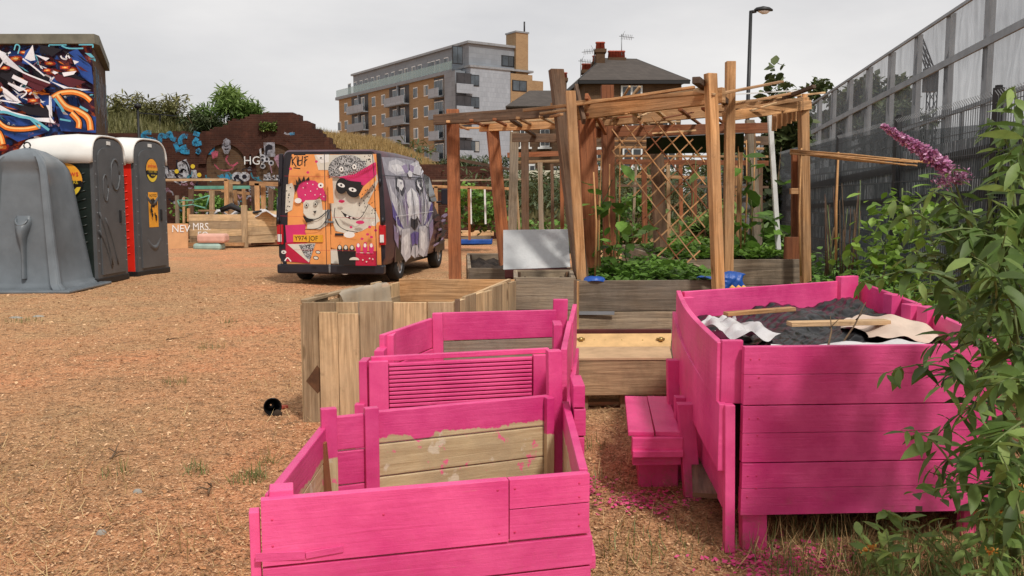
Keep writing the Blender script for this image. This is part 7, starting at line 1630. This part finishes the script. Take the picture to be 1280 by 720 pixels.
# street lamp
LY = 27.0; T = thing('street_lamp', 'tall black street lamp with a cobra head against the sky', 'street lamp', (P(938, 100, LY).x, LY, 0))
a = P(938.5, 14, LY); m = MB(); m.tube([(a.x-.02, LY, 0), (a.x-.02, LY, 3), (a.x, LY, a.z)], [.085, .065, .05], 'dark_metal', 10); m.build('pole', T)
m = MB(); m.tube([a+Vector((-.03, 0, -.03)), a+Vector((.16, 0, 0))], .05, 'dark_metal', 8); m.build('arm', T)
m = MB(); c = a+Vector((.36, 0, .02)); rows = []
for k, (dx, hy, hz) in enumerate(((-.26, .04, .04), (-.2, .11, .09), (0, .16, .13), (.18, .13, .10), (.29, .05, .04))): rows.append([c+Vector((dx, hy*math.cos(b_), hz*math.sin(b_) if math.sin(b_) > 0 else .02*math.sin(b_))) for b_ in [i*.524 for i in range(12)]])
m.grid(rows, 'dark_metal', closed=True); hdm = m.build('lamp_head', T)
m = MB(); rows = [[c+Vector((dx, hy*math.cos(b_), -.02-hz*math.sin(b_))) for b_ in [i*math.pi/8 for i in range(9)]] for dx, hy, hz in ((-.14, .05, .02), (0, .12, .09), (.12, .10, .08), (.2, .03, .02))]; m.grid(rows, 'lamp_clear'); m.build('lens', hdm)

# ================================================================== far trees and the crane
def tree(px, py, Y, rw, rh, n, size, mat, lab, cl=18):
    c = P(px, py, Y); T = thing('tree', lab, 'tree', (c.x, Y, 0)); m = MB(); m.tube([(c.x, Y, -.1), (c.x+.1, Y, c.z*.5), (c.x, Y, c.z)], [.28, .2, .06], 'stem_brown', 8)
    for k in range(6): a = rnd(0, 6.28); q = c+Vector((math.cos(a)*rw*.6, math.sin(a)*rw*.6, rnd(-.2, .6)*rh)); m.tube([(c.x, Y, c.z*.55), Vector((c.x, Y, c.z*.7)).lerp(q, .5), q], [.12, .07, .02], 'stem_brown', 6)
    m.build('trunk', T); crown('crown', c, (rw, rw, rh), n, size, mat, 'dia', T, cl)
tree(1088, 142, 55, 2.4, 2.3, 3200, .5, 'leaf_tree', 'dark green tree behind the grey barrier, nearer the street lamp side')
tree(1046, 150, 60, 2.6, 2.6, 3000, .5, 'leaf_tree', 'dark tree half hidden behind the end of the pergola roof')
tree(1115, 165, 50, 1.8, 1.8, 1800, .45, 'leaf_tree', 'small dark tree low behind the barrier sheeting')
tree(985, 190, 40, 1.4, 2.6, 1800, .4, 'leaf_tree', 'green tree behind the white pole')
tree(925, 225, 60, 3.5, 2.2, 1800, .5, 'leaf_tree', 'low tree right of the brick house behind the lamp')
T = thing('tower_crane', 'distant tower crane seen faintly through the barrier sheeting', 'crane', (P(1163, 200, 190).x, 190, 0))
def lattice(T, a, b_, w, nm):
    a, b_ = Vector(a), Vector(b_); d = (b_-a); n = int(d.length/ (w*1.6)); ax = d.normalized(); e1 = ax.cross(Vector((0, 1, 0))).normalized()*w/2; e2 = Vector((0, 1, 0))*w/2; m = MB()
    cs = [e1+e2, e1-e2, -e1-e2, -e1+e2]
    for c in cs: m.tube([a+c, b_+c], .16, 'dark_metal', 4)
    for k in range(n):
        for i in range(4): m.tube([a+d*(k/n)+cs[i], a+d*((k+1)/n)+cs[(i+1) % 4]], .09, 'dark_metal', 4)
    m.build(nm, T)
p = P(1166, 95, 190); lattice(T, (p.x, 190, 0), tuple(p), 1.5, 'tower'); lattice(T, tuple(p), tuple(P(1149, 50, 190)), 1.1, 'jib')
m = MB(); q = P(1163, 100, 190); m.box(tuple(q), (2.4, 2.2, 5), 'dark_metal'); m.build('cab', T)
m = MB(); m.tube([P(1150, 52, 190), P(1161, 80, 190)], .08, 'dark_metal', 4); m.build('cable', T)
